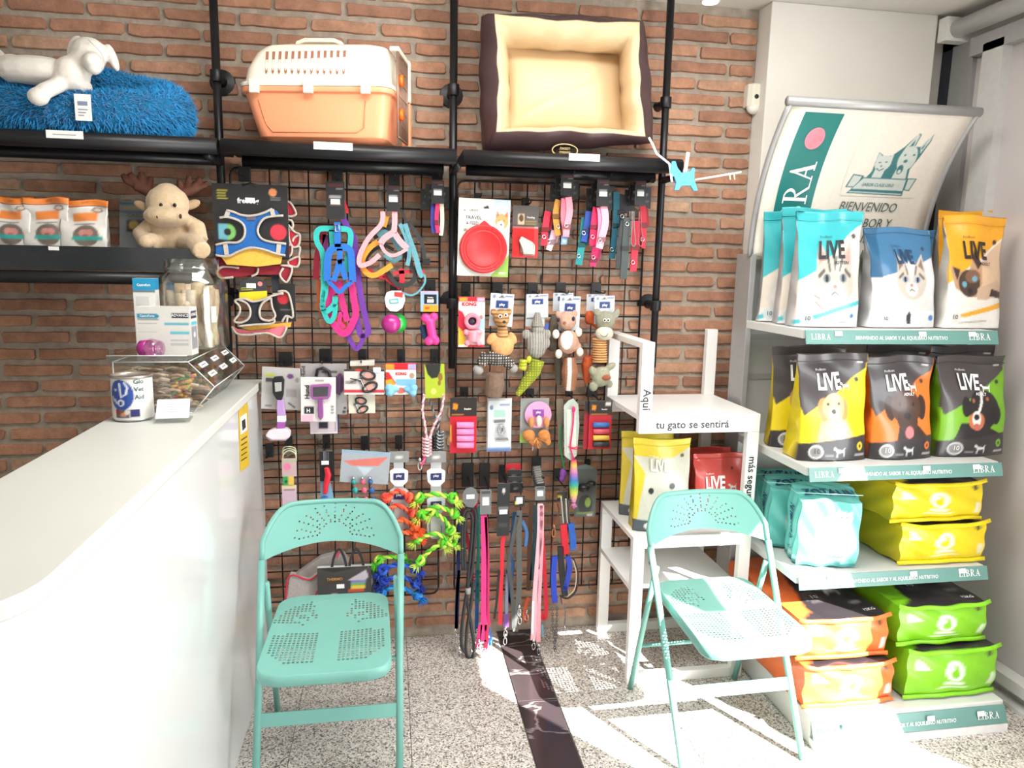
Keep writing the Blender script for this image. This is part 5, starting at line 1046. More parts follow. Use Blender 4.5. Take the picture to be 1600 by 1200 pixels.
# ------------------------------------------------------------------ things hanging on the wire grids
MPX = 1 / 405.0
HOOKS = []
def hook(px, py, what, y1=-.19, w=17, h=22):
    p = at(px, py, y=-.045); t = thing('wall_hook', 'black plastic hook holding ' + what, 'hook', (p.x, -.045, p.z))
    B().box(p.x - w * MPX / 2, p.x + w * MPX / 2, -.050, -.037, p.z - h * MPX / 2, p.z + h * MPX / 2).obj('hook_plate', BLACK, t, bev=.002)
    B().tube([(p.x, -.050, p.z - .008), (p.x, y1 + .03, p.z - .012), (p.x, y1 + .012, p.z - .008), (p.x, y1 + .008, p.z - .001)], .0028, 8).obj('prong', BLACK, t, True)
def rect(r, y, tl=0.0):
    a = at(r[0], r[3], y=y); c = at(r[2], r[1], y=y); s = tl
    return lambda u, v: Vector((a.x + (c.x - a.x) * u + s * (v - .5) * (c.z - a.z), y, a.z + (c.z - a.z) * v - s * (u - .5) * (c.x - a.x)))
def root_at(name, label, cat, px, py, y, group=None): return thing(name, label, cat, at(px, py, y=y), 0, group)
def card(parent, r, y, fld, name='card', tl=0.0, n=(36, 44), th=.0015, rough=.35):
    f = rect(r, y, tl); b = B(); slab(b, f, n[0], n[1], th, fld); b.obj(name, PM(rough), parent); return f
def ctext(parent, f, s, u, v, h, rgb, sx=1.0, vert=False, bold=.01, o=-.0012, shear=0, align='c'):
    p = Vector(f(u, v)) + Vector((0, o, 0)); ex = (Vector(f(1, .5)) - Vector(f(0, .5))).normalized(); ez = (Vector(f(.5, 1)) - Vector(f(.5, 0))).normalized()
    m = plane_map(p, ez, -ex) if vert else plane_map(p, ex, ez)
    return lettering(s, m, h, M(rgb, .5), parent, sx=sx, bold=bold, shear=shear, align=align)
def poly(parent, name, pts, y, mat, th=.003, bev=0): return B().prism([(p.x, p.z) for p in (at(x, q, y=y) for x, q in pts)], y, y + th).obj(name, mat, parent, bev=bev)
def smooth(pts, k=4):
    P = [Vector(p) for p in pts]; o = []
    for i in range(len(P) - 1):
        a, b, c, d = P[max(0, i - 1)], P[i], P[i + 1], P[min(len(P) - 1, i + 2)]
        for j in range(k):
            t = j / k; o.append(.5 * ((2 * b) + (c - a) * t + (2 * a - 5 * b + 4 * c - d) * t * t + (3 * b - a - 3 * c + d) * t ** 3))
    return o + [P[-1]]
def strap(parent, pts, y, w, rgb, name='strap', th=.0012, dy=None, mat=None, k=4):
    P = [at(p[0], p[1], y=y + (p[2] if len(p) > 2 else 0)) for p in pts]
    return B().tube(smooth(P, k), 0, flat=((0, 1, 0), th, w * MPX / 2)).obj(name, mat or M(rgb, .65, ns=150, na=.1, bump=.2), parent)
def cord(parent, pts, y, r, rgb, name='cord', mat=None, k=4, closed=False):
    P = [at(p[0], p[1], y=y + (p[2] if len(p) > 2 else 0)) for p in pts]
    return B().tube(smooth(P + ([P[0]] if closed else []), k), r, 7).obj(name, mat or M(rgb, .6, ns=120, na=.1), parent, True)
def sticker(parent, px, py, y, w=13, h=7): a = at(px, py, y=y); B().box(a.x - w * MPX / 2, a.x + w * MPX / 2, y - .0012, y, a.z - h * MPX / 2, a.z + h * MPX / 2).obj('price_sticker', PAPER, parent)
def snap(parent, px, py, y, s=1.0, rgb=None):
    """Metal swivel clip at a leash end."""
    p = at(px, py, y=y); b = B(); b.tube([p + Vector((.006 * s * math.cos(a), 0, -.018 * s + .013 * s * math.sin(a))) for a in [k * .52 for k in range(12)]], .0018 * s, 6, True); b.lathe([(0, -.004), (.004 * s, -.003), (.005 * s, .006), (.003 * s, .012), (0, .013)], p, 10)
    b.obj('snap_hook', CHROME if rgb is None else M(rgb, .3, 1.0), parent, True)
DK = (34, 34, 36); BEIGE = (190, 180, 170)
# --- soft harnesses, far left
q1 = lambda P: [(330 + x / 4.615, 280 + y / 4.615) for x, y in P]
HARN = dict(bump=.3, ns=120, na=.08)
def trim(parent, P, y, r=.0042, rgb=BEIGE, closed=False): return cord(parent, q1(P), y, r, rgb, 'trim', closed=closed)
h = root_at('dog_harness', 'blue soft dog harness on a large dark card, frontmost at top left', 'harness', 390, 290, -.20)
f = card(h, (336, 290, 449, 402), -.196, field(DK, [('e', .80, .90, .055, .055, (236, 150, 96)), ('r', .06, .90, .2, .915, (200, 190, 60)), ('r', .06, .865, .18, .878, (190, 180, 60)), ('r', .06, .83, .18, .842, (190, 180, 60)), ('r', .06, .795, .2, .805, (190, 180, 60)), ('r', .76, .82, .9, .83, (160, 160, 160)), ('r', .76, .79, .9, .80, (160, 160, 160)), ('e', .18, .35, .11, .11, (130, 200, 110)), ('p', [(.06, .25), (.18, .24), (.18, .46), (.06, .46)], (110, 180, 200)), ('e', .18, .35, .048, .05, DK), ('e', .86, .36, .11, .11, (214, 56, 74))]), n=(70, 70))
ctext(h, f, 'freedog', .47, .745, .0185, (232, 230, 226), sx=.92, bold=.03)
B().tube([Vector(f(.40, .985)), Vector(f(.5, 1.01)), Vector(f(.6, .985))], .004, 6).obj('card_hanger', BLACK, h, True)
body = [(90, 262), (112, 224), (160, 236), (215, 258), (290, 264), (370, 246), (440, 214), (470, 226), (498, 262), (400, 275), (350, 320), (335, 380), (365, 430), (430, 452), (540, 466), (530, 550), (470, 538), (380, 508), (285, 492), (200, 520), (120, 558), (30, 548), (30, 474), (110, 455), (190, 455), (236, 420), (240, 340), (200, 300), (120, 274), (60, 276)]
poly(h, 'chest_panel', q1(body), -.210, M((24, 96, 170), .7, **HARN), .010, .002)
for P in ([(60, 278), (120, 274), (200, 300), (240, 345), (236, 415), (190, 455), (110, 457), (30, 474)], [(520, 262), (400, 275), (350, 320), (335, 380), (365, 430), (430, 452), (540, 466)], [(112, 224), (160, 236), (215, 258), (290, 264), (370, 246), (440, 214)], [(30, 548), (120, 556), (200, 520), (285, 494), (380, 508), (470, 538), (535, 550)]): trim(h, P, -.214)
for P in ([(125, 225), (108, 272)], [(100, 460), (112, 545)], [(436, 216), (448, 262)], [(490, 458), (482, 540)]): strap(h, q1(P), -.213, 6, BEIGE, 'webbing')
poly(h, 'inner_band', q1([(70, 562), (120, 560), (200, 524), (285, 497), (380, 510), (470, 540), (512, 560), (500, 612), (330, 632), (110, 616)]), -.205, M((234, 178, 70), .7, **HARN), .006, .002)
poly(h, 'brand_patch', q1([(252, 268), (320, 268), (318, 296), (254, 296)]), -.2135, M((90, 90, 110), .6), .003)
sticker(h, 330 + 280 / 4.615, 280 + 152 / 4.615, -.1995)
h = root_at('dog_harness', 'dark red soft dog harness hanging behind and below the blue one', 'harness', 392, 415, -.17)
poly(h, 'chest_panel', q1([(22, 572), (70, 558), (95, 612), (330, 636), (500, 616), (582, 640), (545, 742), (495, 690), (330, 688), (200, 706), (60, 708), (36, 660)]), -.180, M((140, 24, 44), .75, **HARN), .012, .002)
for P in ([(22, 572), (50, 640), (40, 680), (70, 712), (160, 706)], [(40, 662), (90, 630), (200, 640)], [(500, 620), (582, 640), (545, 742), (495, 692), (520, 640)], [(290, 700), (330, 680), (338, 640)]): trim(h, P, -.184)
h = root_at('dog_harness', 'bright red soft dog harness peeking out right of the blue one', 'harness', 462, 330, -.13)
for P in ([(545, 160), (575, 175), (612, 250), (560, 268), (540, 240)], [(555, 330), (600, 380), (638, 400), (632, 470), (590, 490), (560, 430)], [(540, 478), (580, 478), (575, 545), (530, 555)], [(552, 590), (632, 560), (622, 630), (560, 620)]): poly(h, 'red_panel', q1(P), -.14, M((176, 26, 48), .75, **HARN), .010, .002); trim(h, P, -.143, closed=True)
for P in ([(545, 290), (580, 300), (590, 340), (570, 370)], [(640, 400), (600, 420), (585, 450)], [(600, 490), (640, 490), (630, 560)]): trim(h, P, -.14)
hook(382, 272, 'the large blue dog harness', -.2); 
h = root_at('dog_harness', 'small black dog harness with beige trim and a yellow card', 'harness', 395, 440, -.19)
poly(h, 'card', q1([(200, 870), (198, 790), (215, 740), (260, 712), (330, 710), (380, 735), (402, 780), (404, 860), (330, 880), (270, 880)]), -.186, M((52, 54, 58), .4), .0015)
poly(h, 'card_band', q1([(203, 815), (402, 805), (404, 848), (330, 872), (270, 872), (202, 858)]), -.1878, M((232, 204, 40), .45), .0012)
for z in (782, 796): poly(h, 'card_line', q1([(215, z), (300, z - 4), (300, z + 2), (215, z + 6)]), -.1878, M((170, 170, 60), .5), .001)
B().lathe([(0, 0), (.0085, 0), (.0085, .001), (0, .001)], at(*q1([(352, 755)])[0], y=-.1885), 14, 'y').obj('round_mark', M((230, 130, 130), .5), h); sticker(h, *q1([(288, 768)])[0], -.188)
poly(h, 'chest_panel', q1([(195, 862), (300, 878), (420, 848), (438, 872), (370, 900), (348, 950), (362, 1012), (440, 1012), (450, 1046), (300, 1052), (215, 1066), (195, 1036), (262, 1012), (284, 960), (262, 900), (175, 884)]), -.192, M((34, 36, 44), .75, **HARN), .010, .002)
for P in ([(190, 868), (170, 880), (205, 920), (202, 970), (165, 1022), (215, 1034), (268, 1005), (282, 950), (255, 895), (190, 868)], [(430, 855), (372, 892), (348, 945), (360, 1005), (425, 1020), (462, 985), (440, 925), (430, 855)], [(190, 868), (240, 862), (300, 882), (380, 866), (438, 842), (520, 820)], [(200, 1060), (300, 1050), (440, 1040), (455, 1010)]): trim(h, P, -.197)
h = root_at('dog_harness', 'small dog harness on a dark card with a red dot, right of the black one', 'harness', 448, 462, -.15)
f = card(h, (428, 444, 461, 502), -.155, field((34, 35, 38), [('e', .45, .62, .26, .16, (200, 44, 60)), ('r', .3, .3, .9, .33, (110, 110, 110))]))
poly(h, 'hem_panel', q1([(215, 1070), (330, 1056), (500, 1040), (578, 1034), (570, 1068), (400, 1078), (280, 1092)]), -.165, M((226, 170, 60), .7, **HARN), .008, .002)
for P in ([(480, 810), (555, 822), (590, 990), (540, 985), (510, 1030)], [(440, 830), (520, 826)], [(545, 1034), (550, 990)]): trim(h, P, -.162)
poly(h, 'side_panel', q1([(430, 680), (485, 665), (492, 800), (440, 810)]), -.16, M((40, 42, 52), .7, **HARN), .006)
h = root_at('dog_harness', 'small pink dog harness, lowest edge under the black one', 'harness', 400, 520, -.16)
poly(h, 'hem_panel', q1([(142, 1056), (190, 1080), (280, 1094), (420, 1080), (520, 1056), (545, 1064), (500, 1140), (400, 1106), (270, 1120), (180, 1110)]), -.172, M((226, 116, 130), .75, **HARN), .008, .002)
for P in ([(150, 1062), (185, 1112), (270, 1122), (400, 1108), (500, 1142), (545, 1066)], [(300, 1112), (360, 1112)]): trim(h, P, -.176)
hook(412, 382, 'the small black dog harness', -.18)
# --- strap harness bunch with teal, blue, magenta and purple webbing
q2 = lambda P: [(470 + p[0] / 4.138, 270 + p[1] / 4.138) + tuple(p[2:]) for p in P]
def darkcard(parent, r, y, lines=True, fld=None):
    f = card(parent, r, y, fld or field((36, 36, 38), [('r', .18, .56, .8, .62, (170, 170, 170)), ('r', .2, .36, .8, .40, (120, 100, 60)), ('r', .12, .88, .9, .92, (120, 40, 50)), ('r', .55, .80, .9, .82, (150, 150, 150))]), n=(16, 26)); sticker(parent, (r[0] + r[2]) / 2, r[1] + (r[3] - r[1]) * .54, y, min(13, (r[2] - r[0]) * .6), 7); return f
h = root_at('strap_harness', 'blue webbing dog harness, frontmost of its tangled hook', 'harness', 525, 290, -.2)
darkcard(h, (510, 284, 538, 342), -.205)
BL = (26, 104, 190)
for P, w_ in (([(235, 320), (238, 400), (240, 480)], 9), ([(172, 700), (172, 600), (182, 520), (215, 486), (285, 482), (322, 510), (330, 600), (336, 705)], 10), ([(250, 490), (252, 560), (232, 640), (212, 700)], 8), ([(252, 560), (275, 640), (292, 690)], 8), ([(176, 700), (212, 735), (250, 772), (290, 735), (332, 705)], 6)): strap(h, q2(P), -.198, w_, BL)
B().tube([at(*p, y=-.203) for p in q2([(222, 335), (248, 335), (248, 378), (222, 378)])], .0022, 6, True).obj('buckle', STEEL, h, True)
h = root_at('strap_harness', 'teal webbing dog harness hanging behind the blue webbing one', 'harness', 510, 355, -.18)
for P, w_ in (([(215, 362), (130, 362), (102, 392), (106, 450), (138, 510), (148, 600), (146, 690), (160, 760), (140, 850), (160, 900), (215, 850), (222, 800)], 8), ([(215, 362), (300, 366), (322, 400), (318, 460), (300, 560), (295, 640)], 8), ([(200, 370), (206, 480)], 8), ([(150, 700), (140, 860), (180, 960), (215, 930), (225, 850)], 7)): strap(h, q2(P), -.182, w_, (40, 176, 170))
h = root_at('strap_harness', 'magenta webbing dog harness hanging lowest under the blue webbing one', 'harness', 530, 450, -.17)
for P, w_ in (([(210, 700), (195, 800), (172, 900), (215, 980), (262, 1034), (302, 1030), (340, 960), (356, 900), (340, 800), (325, 690)], 10), ([(252, 700), (262, 800), (285, 900), (300, 960)], 9), ([(262, 900), (250, 960), (285, 1000)], 6)): strap(h, q2(P), -.172, w_, (200, 36, 120))
h = root_at('strap_harness', 'purple webbing dog harness with a long tail, right in the tangled bunch', 'harness', 545, 400, -.16)
for P, w_ in (([(262, 270), (300, 350), (345, 430), (362, 600), (385, 780), (418, 940), (436, 1030), (390, 1050), (366, 960), (350, 880)], 9), ([(300, 1050), (330, 1100), (362, 1140), (395, 1090), (402, 1040)], 7), ([(345, 960), (335, 1010), (310, 1050)], 6)): strap(h, q2(P), -.158, w_, (104, 48, 150))
h = root_at('strap_harness', 'dark red and orange webbing harness at the left of the tangled bunch', 'harness', 497, 400, -.15)
for P, w_, c_ in (([(150, 380), (125, 460), (104, 560), (98, 690)], 9, (150, 24, 50)), ([(112, 700), (116, 800), (122, 880), (160, 930), (205, 990)], 6, (176, 84, 40)), ([(210, 960), (262, 940), (285, 990), (250, 1020)], 7, (226, 120, 50)), ([(280, 180), (296, 230), (300, 262)], 4, (200, 30, 50)), ([(160, 400), (155, 520), (165, 640)], 8, (120, 40, 110))): strap(h, q2(P), -.150, w_, c_)
hook(527, 277, 'the tangled blue and teal harness bunch')
h = root_at('strap_harness', 'pale pink webbing dog harness, frontmost on the second harness hook', 'harness', 617, 285, -.2)
darkcard(h, (604, 290, 625, 330), -.205)
for P, w_ in (([(605, 215), (608, 300), (602, 390)], 8), ([(602, 385), (545, 420), (515, 460)], 9), ([(515, 460), (545, 510), (590, 535), (640, 520), (690, 490)], 5), ([(605, 390), (640, 440), (688, 490)], 9), ([(530, 250), (522, 330), (440, 420), (384, 530), (384, 598), (450, 580), (510, 530)], 7)): strap(h, q2(P), -.198, w_, (234, 156, 164))
h = root_at('strap_harness', 'orange webbing dog harness at the left of the second harness hook', 'harness', 590, 380, -.18)
for P, w_ in (([(560, 280), (540, 350)], 6), ([(500, 446), (440, 490), (396, 570), (420, 640), (480, 662), (590, 596)], 8)): strap(h, q2(P), -.182, w_, (226, 146, 44))
h = root_at('strap_harness', 'grey teal webbing dog harness on the second harness hook', 'harness', 640, 390, -.175)
for P, w_ in (([(640, 330), (680, 420), (700, 520), (690, 600)], 6), ([(500, 410), (540, 380), (590, 420), (640, 500)], 7), ([(540, 530), (600, 570), (650, 540)], 6), ([(672, 330), (700, 420), (742, 540), (768, 640), (790, 672)], 8), ([(800, 660), (802, 710), (760, 770), (710, 792), (650, 772)], 3)): strap(h, q2(P), -.172, w_, (92, 150, 164))
h = root_at('strap_harness', 'black webbing dog harness at the right of the second harness hook', 'harness', 655, 400, -.16)
for P, w_ in (([(470, 420), (540, 380), (600, 330)], 6), ([(420, 560), (470, 500), (540, 470), (600, 500)], 5), ([(640, 400), (690, 520), (720, 620)], 7), ([(690, 320), (740, 380), (785, 460), (800, 570)], 6), ([(660, 500), (700, 580), (740, 660), (700, 720), (620, 720), (560, 640)], 7), ([(650, 240), (690, 340)], 4)): strap(h, q2(P), -.160, w_, (40, 42, 44))
B().box(at(660, 404, y=-.16).x, at(672, 404, y=-.16).x, -.168, -.156, at(660, 414, y=-.16).z, at(660, 403, y=-.16).z).obj('buckle', BLACK, h, bev=.002)
h = root_at('strap_harness', 'red webbing dog harness low on the second harness hook', 'harness', 620, 435, -.15)
for P, w_ in (([(540, 660), (590, 710), (645, 745)], 7), ([(650, 620), (655, 680), (650, 730)], 8), ([(440, 620), (480, 660), (540, 680)], 5), ([(600, 650), (680, 640), (800, 640)], 5)): strap(h, q2(P), -.150, w_, (200, 36, 56))
hook(616, 278, 'the tangled pink and orange harness bunch')
# --- collars on the grids
def collars(label, cx, cy, y, bands, cardr=None, hk=None, metal=None):
    t = root_at('collar_bunch' if len(bands) > 2 else 'collar', label, 'collar', cx, cy, y)
    if cardr:
        darkcard(t, cardr, y - .012)
        for k, (dx, dy_) in enumerate(((-9, 6), (-17, 14), (8, 10))): card(t, (cardr[0] + dx, cardr[1] + dy_, cardr[2] + dx, cardr[3] + dy_ - 4), y + .03 + .012 * k, field((30, 30, 32), [('r', .2, .3, .8, .4, (90, 90, 92)), ('r', .3, .6, .7, .68, (150, 150, 150))]), 'backing_card', n=(8, 12))
    for i, (P, w_, c_) in enumerate(bands): strap(t, P, y + .004 * i, w_, c_, 'collar_band', th=.0022)
    for (x, yy) in (metal or []): B().tube([at(x, yy, y=y - .006) + Vector((.007 * math.cos(k * .7), 0, .007 * math.sin(k * .7))) for k in range(9)], .0016, 5, True).obj('ring', CHROME, t, True)
    P, w_, c_ = bands[0]; m = P[len(P) // 2]; q = at(m[0], m[1] + 2, y=y - .003); B().box(q.x - w_ * MPX * .6, q.x + w_ * MPX * .6, q.y - .004, q.y, q.z - .009, q.z + .009).obj('buckle', M(tuple(int(v * .55) for v in c_), .35), t, bev=.002)
    if hk: hook(hk[0], hk[1], hk[2])
    return t
collars('small collar pack of blue, pink and beige bands under a dark card', 684, 320, -.18, [([(684, 318), (682, 345), (685, 364)], 6, (214, 30, 90)), ([(690, 316), (691, 345), (689, 368)], 6, (206, 196, 170)), ([(677, 318), (676, 345), (678, 364)], 6, (50, 50, 140))], (674, 282, 694, 318), (683, 276, 'the small collar pack'))
def bunch(base, hx, hy, cols, top, y):
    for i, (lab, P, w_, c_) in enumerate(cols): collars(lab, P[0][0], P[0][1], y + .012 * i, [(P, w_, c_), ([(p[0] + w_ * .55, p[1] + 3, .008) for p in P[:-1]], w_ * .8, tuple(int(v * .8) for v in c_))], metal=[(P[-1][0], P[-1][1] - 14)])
t = collars('pink dog collar under a black card, front of the third collar hook', 887, 300, -.20, [([(888, 308), (890, 330), (886, 352), (884, 370)], 10, (236, 140, 156)), ([(881, 310), (880, 340), (884, 366)], 8, (220, 110, 130))], (876, 273, 897, 305), (884, 272, 'the pink and orange collar bunch'), [(885, 352)])
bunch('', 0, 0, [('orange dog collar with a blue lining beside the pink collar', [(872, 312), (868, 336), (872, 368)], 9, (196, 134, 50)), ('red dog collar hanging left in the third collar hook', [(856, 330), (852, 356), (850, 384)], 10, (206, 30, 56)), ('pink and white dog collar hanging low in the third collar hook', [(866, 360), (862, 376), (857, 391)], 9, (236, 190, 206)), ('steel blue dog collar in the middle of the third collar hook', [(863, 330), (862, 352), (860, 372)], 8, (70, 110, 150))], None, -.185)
tg = root_at('collar_tag', 'small blue round tag hanging under the orange collar', 'tag', 882, 372, -.19); poly(tg, 'disc', [(878, 368), (887, 372), (885, 382), (876, 382)], -.192, M((110, 160, 206), .4), .001); poly(tag_ := tg, 'mark', [(880, 374), (884, 375), (883, 379), (879, 379)], -.1935, PAPER, .001)
collars('pale pink dog collar under a dark card, front of the fourth collar hook', 942, 325, -.205, [([(943, 322), (946, 346), (940, 372), (936, 388)], 11, (240, 160, 180)), ([(936, 324), (938, 350), (934, 384)], 7, (226, 130, 160))], (932, 281, 953, 322), (940, 276, 'the wide pink and teal collar bunch'), [(938, 376)])
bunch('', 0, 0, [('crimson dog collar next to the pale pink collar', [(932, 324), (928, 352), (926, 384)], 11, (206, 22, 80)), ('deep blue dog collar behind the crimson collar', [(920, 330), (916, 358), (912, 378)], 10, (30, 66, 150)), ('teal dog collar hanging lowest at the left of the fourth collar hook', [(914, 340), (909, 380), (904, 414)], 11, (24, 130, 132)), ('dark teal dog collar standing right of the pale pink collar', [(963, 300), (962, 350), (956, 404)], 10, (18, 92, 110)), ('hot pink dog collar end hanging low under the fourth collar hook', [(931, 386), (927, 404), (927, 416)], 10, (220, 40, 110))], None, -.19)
collars('dark grey wide dog collar hanging lowest on the fifth collar hook', 975, 350, -.19, [([(980, 340), (977, 385), (974, 436)], 11, (64, 72, 72)), ([(974, 345), (969, 385), (966, 420)], 9, (50, 54, 56))], (992, 283, 1010, 320), (1000, 284, 'the dark grey and red collar bunch'), [(980, 350)])
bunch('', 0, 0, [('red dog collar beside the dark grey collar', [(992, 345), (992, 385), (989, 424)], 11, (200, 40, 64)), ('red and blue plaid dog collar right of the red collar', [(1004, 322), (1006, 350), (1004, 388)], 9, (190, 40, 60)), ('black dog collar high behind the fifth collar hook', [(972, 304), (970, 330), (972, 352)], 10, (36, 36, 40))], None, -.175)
t = root_at('cord_collar', 'two thin grey cord loops between the dark grey and plaid collars', 'collar', 990, 330, -.2)
for x in (990, 1001): cord(t, [(x - 2, 330), (x - 3, 362), (x - 4, 378), (x, 385), (x + 3, 378), (x + 1, 355), (x, 330)], -.204, .0022, (130, 126, 126) if x < 995 else (170, 80, 90), 'cord_loop')
# --- cards and toys
t = root_at('ball_toy', 'purple rubber ball toy with a rounded white card', 'toy', 616, 456, -.17)
poly(t, 'card', [(601, 466), (604, 457), (612, 454), (626, 454), (632, 458), (633, 470), (629, 481), (620, 487), (610, 486), (603, 479)], -.172, M((224, 226, 226), .4), .0015)
poly(t, 'card_logo', [(616, 456), (630, 457), (629, 465), (616, 463)], -.174, M((196, 60, 56), .5), .001); poly(t, 'card_panel', [(608, 468), (622, 466), (623, 474), (609, 475)], -.174, M((80, 170, 176), .5), .001); poly(t, 'card_panel', [(610, 469.5), (620, 468.5), (621, 472), (611, 473)], -.1752, PAPER, .001)
B().ell(at(611, 506, y=-.17), (.036, .034, .036), 24).obj('ball', M((176, 40, 130), .35, coat=.3), t, True)
t = root_at('ball_toy', 'green rubber ball toy half behind the purple ball', 'toy', 624, 505, -.12)
B().ell(at(622, 505, y=-.11), (.034, .032, .037), 24).obj('ball', M((40, 176, 70), .35, coat=.3), t, True); B().ell(at(612, 512, y=-.10), (.02, .02, .02), 12).obj('squeaker', M((50, 80, 160), .4), t, True)
hook(618, 447, 'the purple ball toy', -.16)
t = root_at('bone_toy', 'pink rubber bone toy under a small blue and orange card', 'toy', 671, 456, -.17)
f = card(t, (657, 455, 685, 487), -.172, field((150, 186, 214), [('r', .2, .38, .9, .84, (26, 26, 30)), ('r', .14, .0, .98, .34, (240, 160, 40)), ('r', .25, .12, .5, .24, (200, 90, 30)), ('r', .38, .44, .74, .6, (236, 236, 236)), ('r', 0, .9, 1, 1, (196, 170, 196))])); ctext(t, f, 'freedog', .55, .66, .006, (236, 236, 236), sx=.8)
remesh('bone', [('t', [at(671, 500, y=-.17), at(676, 528, y=-.17)], [.019, .017]), (at(665, 497, y=-.17), (.019, .016, .018)), (at(678, 495, y=-.17), (.017, .016, .017)), (at(670, 533, y=-.17), (.018, .016, .017)), (at(681, 532, y=-.17), (.015, .016, .018))], M((240, 60, 144), .4), t, .004)
remesh('bone_back', [('t', [at(660, 508, y=-.13), at(666, 530, y=-.13)], [.014, .014])], M((40, 70, 120), .4), t, .005)
hook(672, 447, 'the pink bone toy', -.16)
# brushes
LIL = (176, 140, 196)
t = root_at('grooming_brush', 'lilac long handled grooming brush on a pale printed card, nearest the counter', 'brush', 440, 575, -.17)
f = card(t, (410, 574, 469, 640), -.165, field((196, 194, 192), [('r', .08, .76, .32, .84, (196, 206, 90)), ('r', .1, .64, .3, .74, (80, 80, 86)), ('e', .72, .8, .09, .06, (110, 70, 130)), ('r', .62, .3, .9, .5, (170, 166, 170)), ('l', [(.7, .16), (.86, .06)], .02, (90, 86, 90)), ('r', .1, .06, .26, .1, (140, 140, 140)), ('e', .9, .72, .05, .06, (150, 150, 156))]), tl=.06)
strapm = M(LIL, .4)
poly(t, 'hang_loop', [(425, 594), (428, 589), (441, 588), (444, 594), (443, 616), (440, 626), (432, 625), (426, 614)], -.195, BLACK, .014, .003)
poly(t, 'clear_window', [(429, 598), (440, 597), (440, 611), (430, 612)], -.198, M((170, 172, 170), .3), .002)
poly(t, 'handle', [(432, 625), (443, 624), (445, 640), (446, 652), (445, 664), (443, 671), (432, 671), (433, 655), (432, 640)], -.195, strapm, .02, .004); poly(t, 'handle_band', [(433, 650), (446, 650), (446, 659), (433, 659)], -.1965, PAPER, .022)
poly(t, 'brush_neck', [(433, 660), (446, 660), (444, 672), (431, 672)], -.197, M((150, 80, 160), .4), .022, .003)
poly(t, 'brush_head', [(414, 682), (418, 675), (426, 671), (447, 670), (453, 675), (453, 683), (446, 688), (424, 688)], -.205, M((222, 206, 216), .4), .04, .006)
poly(t, 'bristle_pad', [(416, 684), (452, 684), (446, 689), (422, 689)], -.200, M((150, 130, 140), .8), .03)
hook(446, 561, 'the lilac grooming brush', -.17, 20)
t = root_at('brush_pack', 'white card pack with a purple slicker brush', 'brush', 498, 590, -.2)
f = card(t, (471, 589, 524, 659), -.20, field((232, 228, 228), [('r', .09, .17, .37, .34, (28, 28, 32)), ('r', .02, .0, .35, .15, (236, 186, 206)), ('r', .86, .18, .94, .22, (60, 60, 60)), ('r', .86, .25, .94, .29, (60, 60, 60)), ('r', .86, .32, .94, .36, (60, 60, 60)), ('r', .40, .91, .66, .93, (40, 40, 40))]), tl=.02)
ctext(t, f, 'Hund', .24, .66, .017, (40, 40, 44), vert=True, bold=.03); ctext(t, f, 'H', .21, .21, .014, (236, 236, 236), bold=.03)
for k in range(3): ctext(t, f, 'o', .90, .20 + .07 * k, .004, (230, 230, 230))
poly(t, 'brush_frame', [(485, 602), (515, 600), (518, 604), (516, 620), (512, 624), (488, 624), (485, 620)], -.214, M((150, 84, 150), .4), .012, .003); poly(t, 'bristle_pad', [(489, 605), (513, 604), (512, 619), (489, 620)], -.2155, M((64, 62, 66), .8), .004)
poly(t, 'handle', [(497, 624), (504, 624), (505, 640), (505, 652), (501, 657), (497, 652), (496, 640)], -.213, M((136, 72, 140), .4), .012, .003)
t = root_at('brush_pack', 'grey card pack with a dark comb, just behind the slicker brush pack', 'brush', 505, 570, -.16)
f = card(t, (471, 568, 541, 648), -.165, field((168, 164, 164), [('r', .45, .82, .8, .86, (30, 30, 34)), ('r', .93, .1, .99, .15, (60, 60, 64)), ('r', .90, .02, .98, .08, (60, 60, 64)), ('e', .86, .62, .1, .2, (110, 70, 110))]), tl=.01); ctext(t, f, 'Hund', .10, .84, .014, (60, 60, 64), vert=True, bold=.02)
B().tube([at(x, y_, y=-.172) for x, y_ in ((494, 588), (496, 578), (505, 575), (514, 580), (516, 590))], .006, 8).obj('comb_handle', M((40, 38, 46), .4), t, True)
poly(t, 'comb', [(524, 588), (534, 590), (532, 618), (524, 614)], -.176, M((70, 44, 74), .4), .01, .002)
t = root_at('brush_pack', 'small white pack with a black label hanging low behind the slicker brush', 'brush', 508, 650, -.14)
f = card(t, (485, 646, 527, 678), -.15, field((222, 206, 216), [('r', .3, .25, .66, .6, (30, 34, 50)), ('r', .02, .0, .98, .06, (236, 236, 236)), ('r', .92, .1, .95, .8, (80, 80, 90))]), n=(24, 20)); poly(t, 'brush_side', [(523, 645), (530, 648), (531, 674), (526, 678), (520, 674)], -.145, M((44, 46, 60), .4), .012, .003); poly(t, 'brush_side', [(485, 655), (489, 655), (490, 678), (486, 676)], -.145, BLACK, .01, .002)
hook(508, 556, 'the slicker brush packs', -.2, 18)
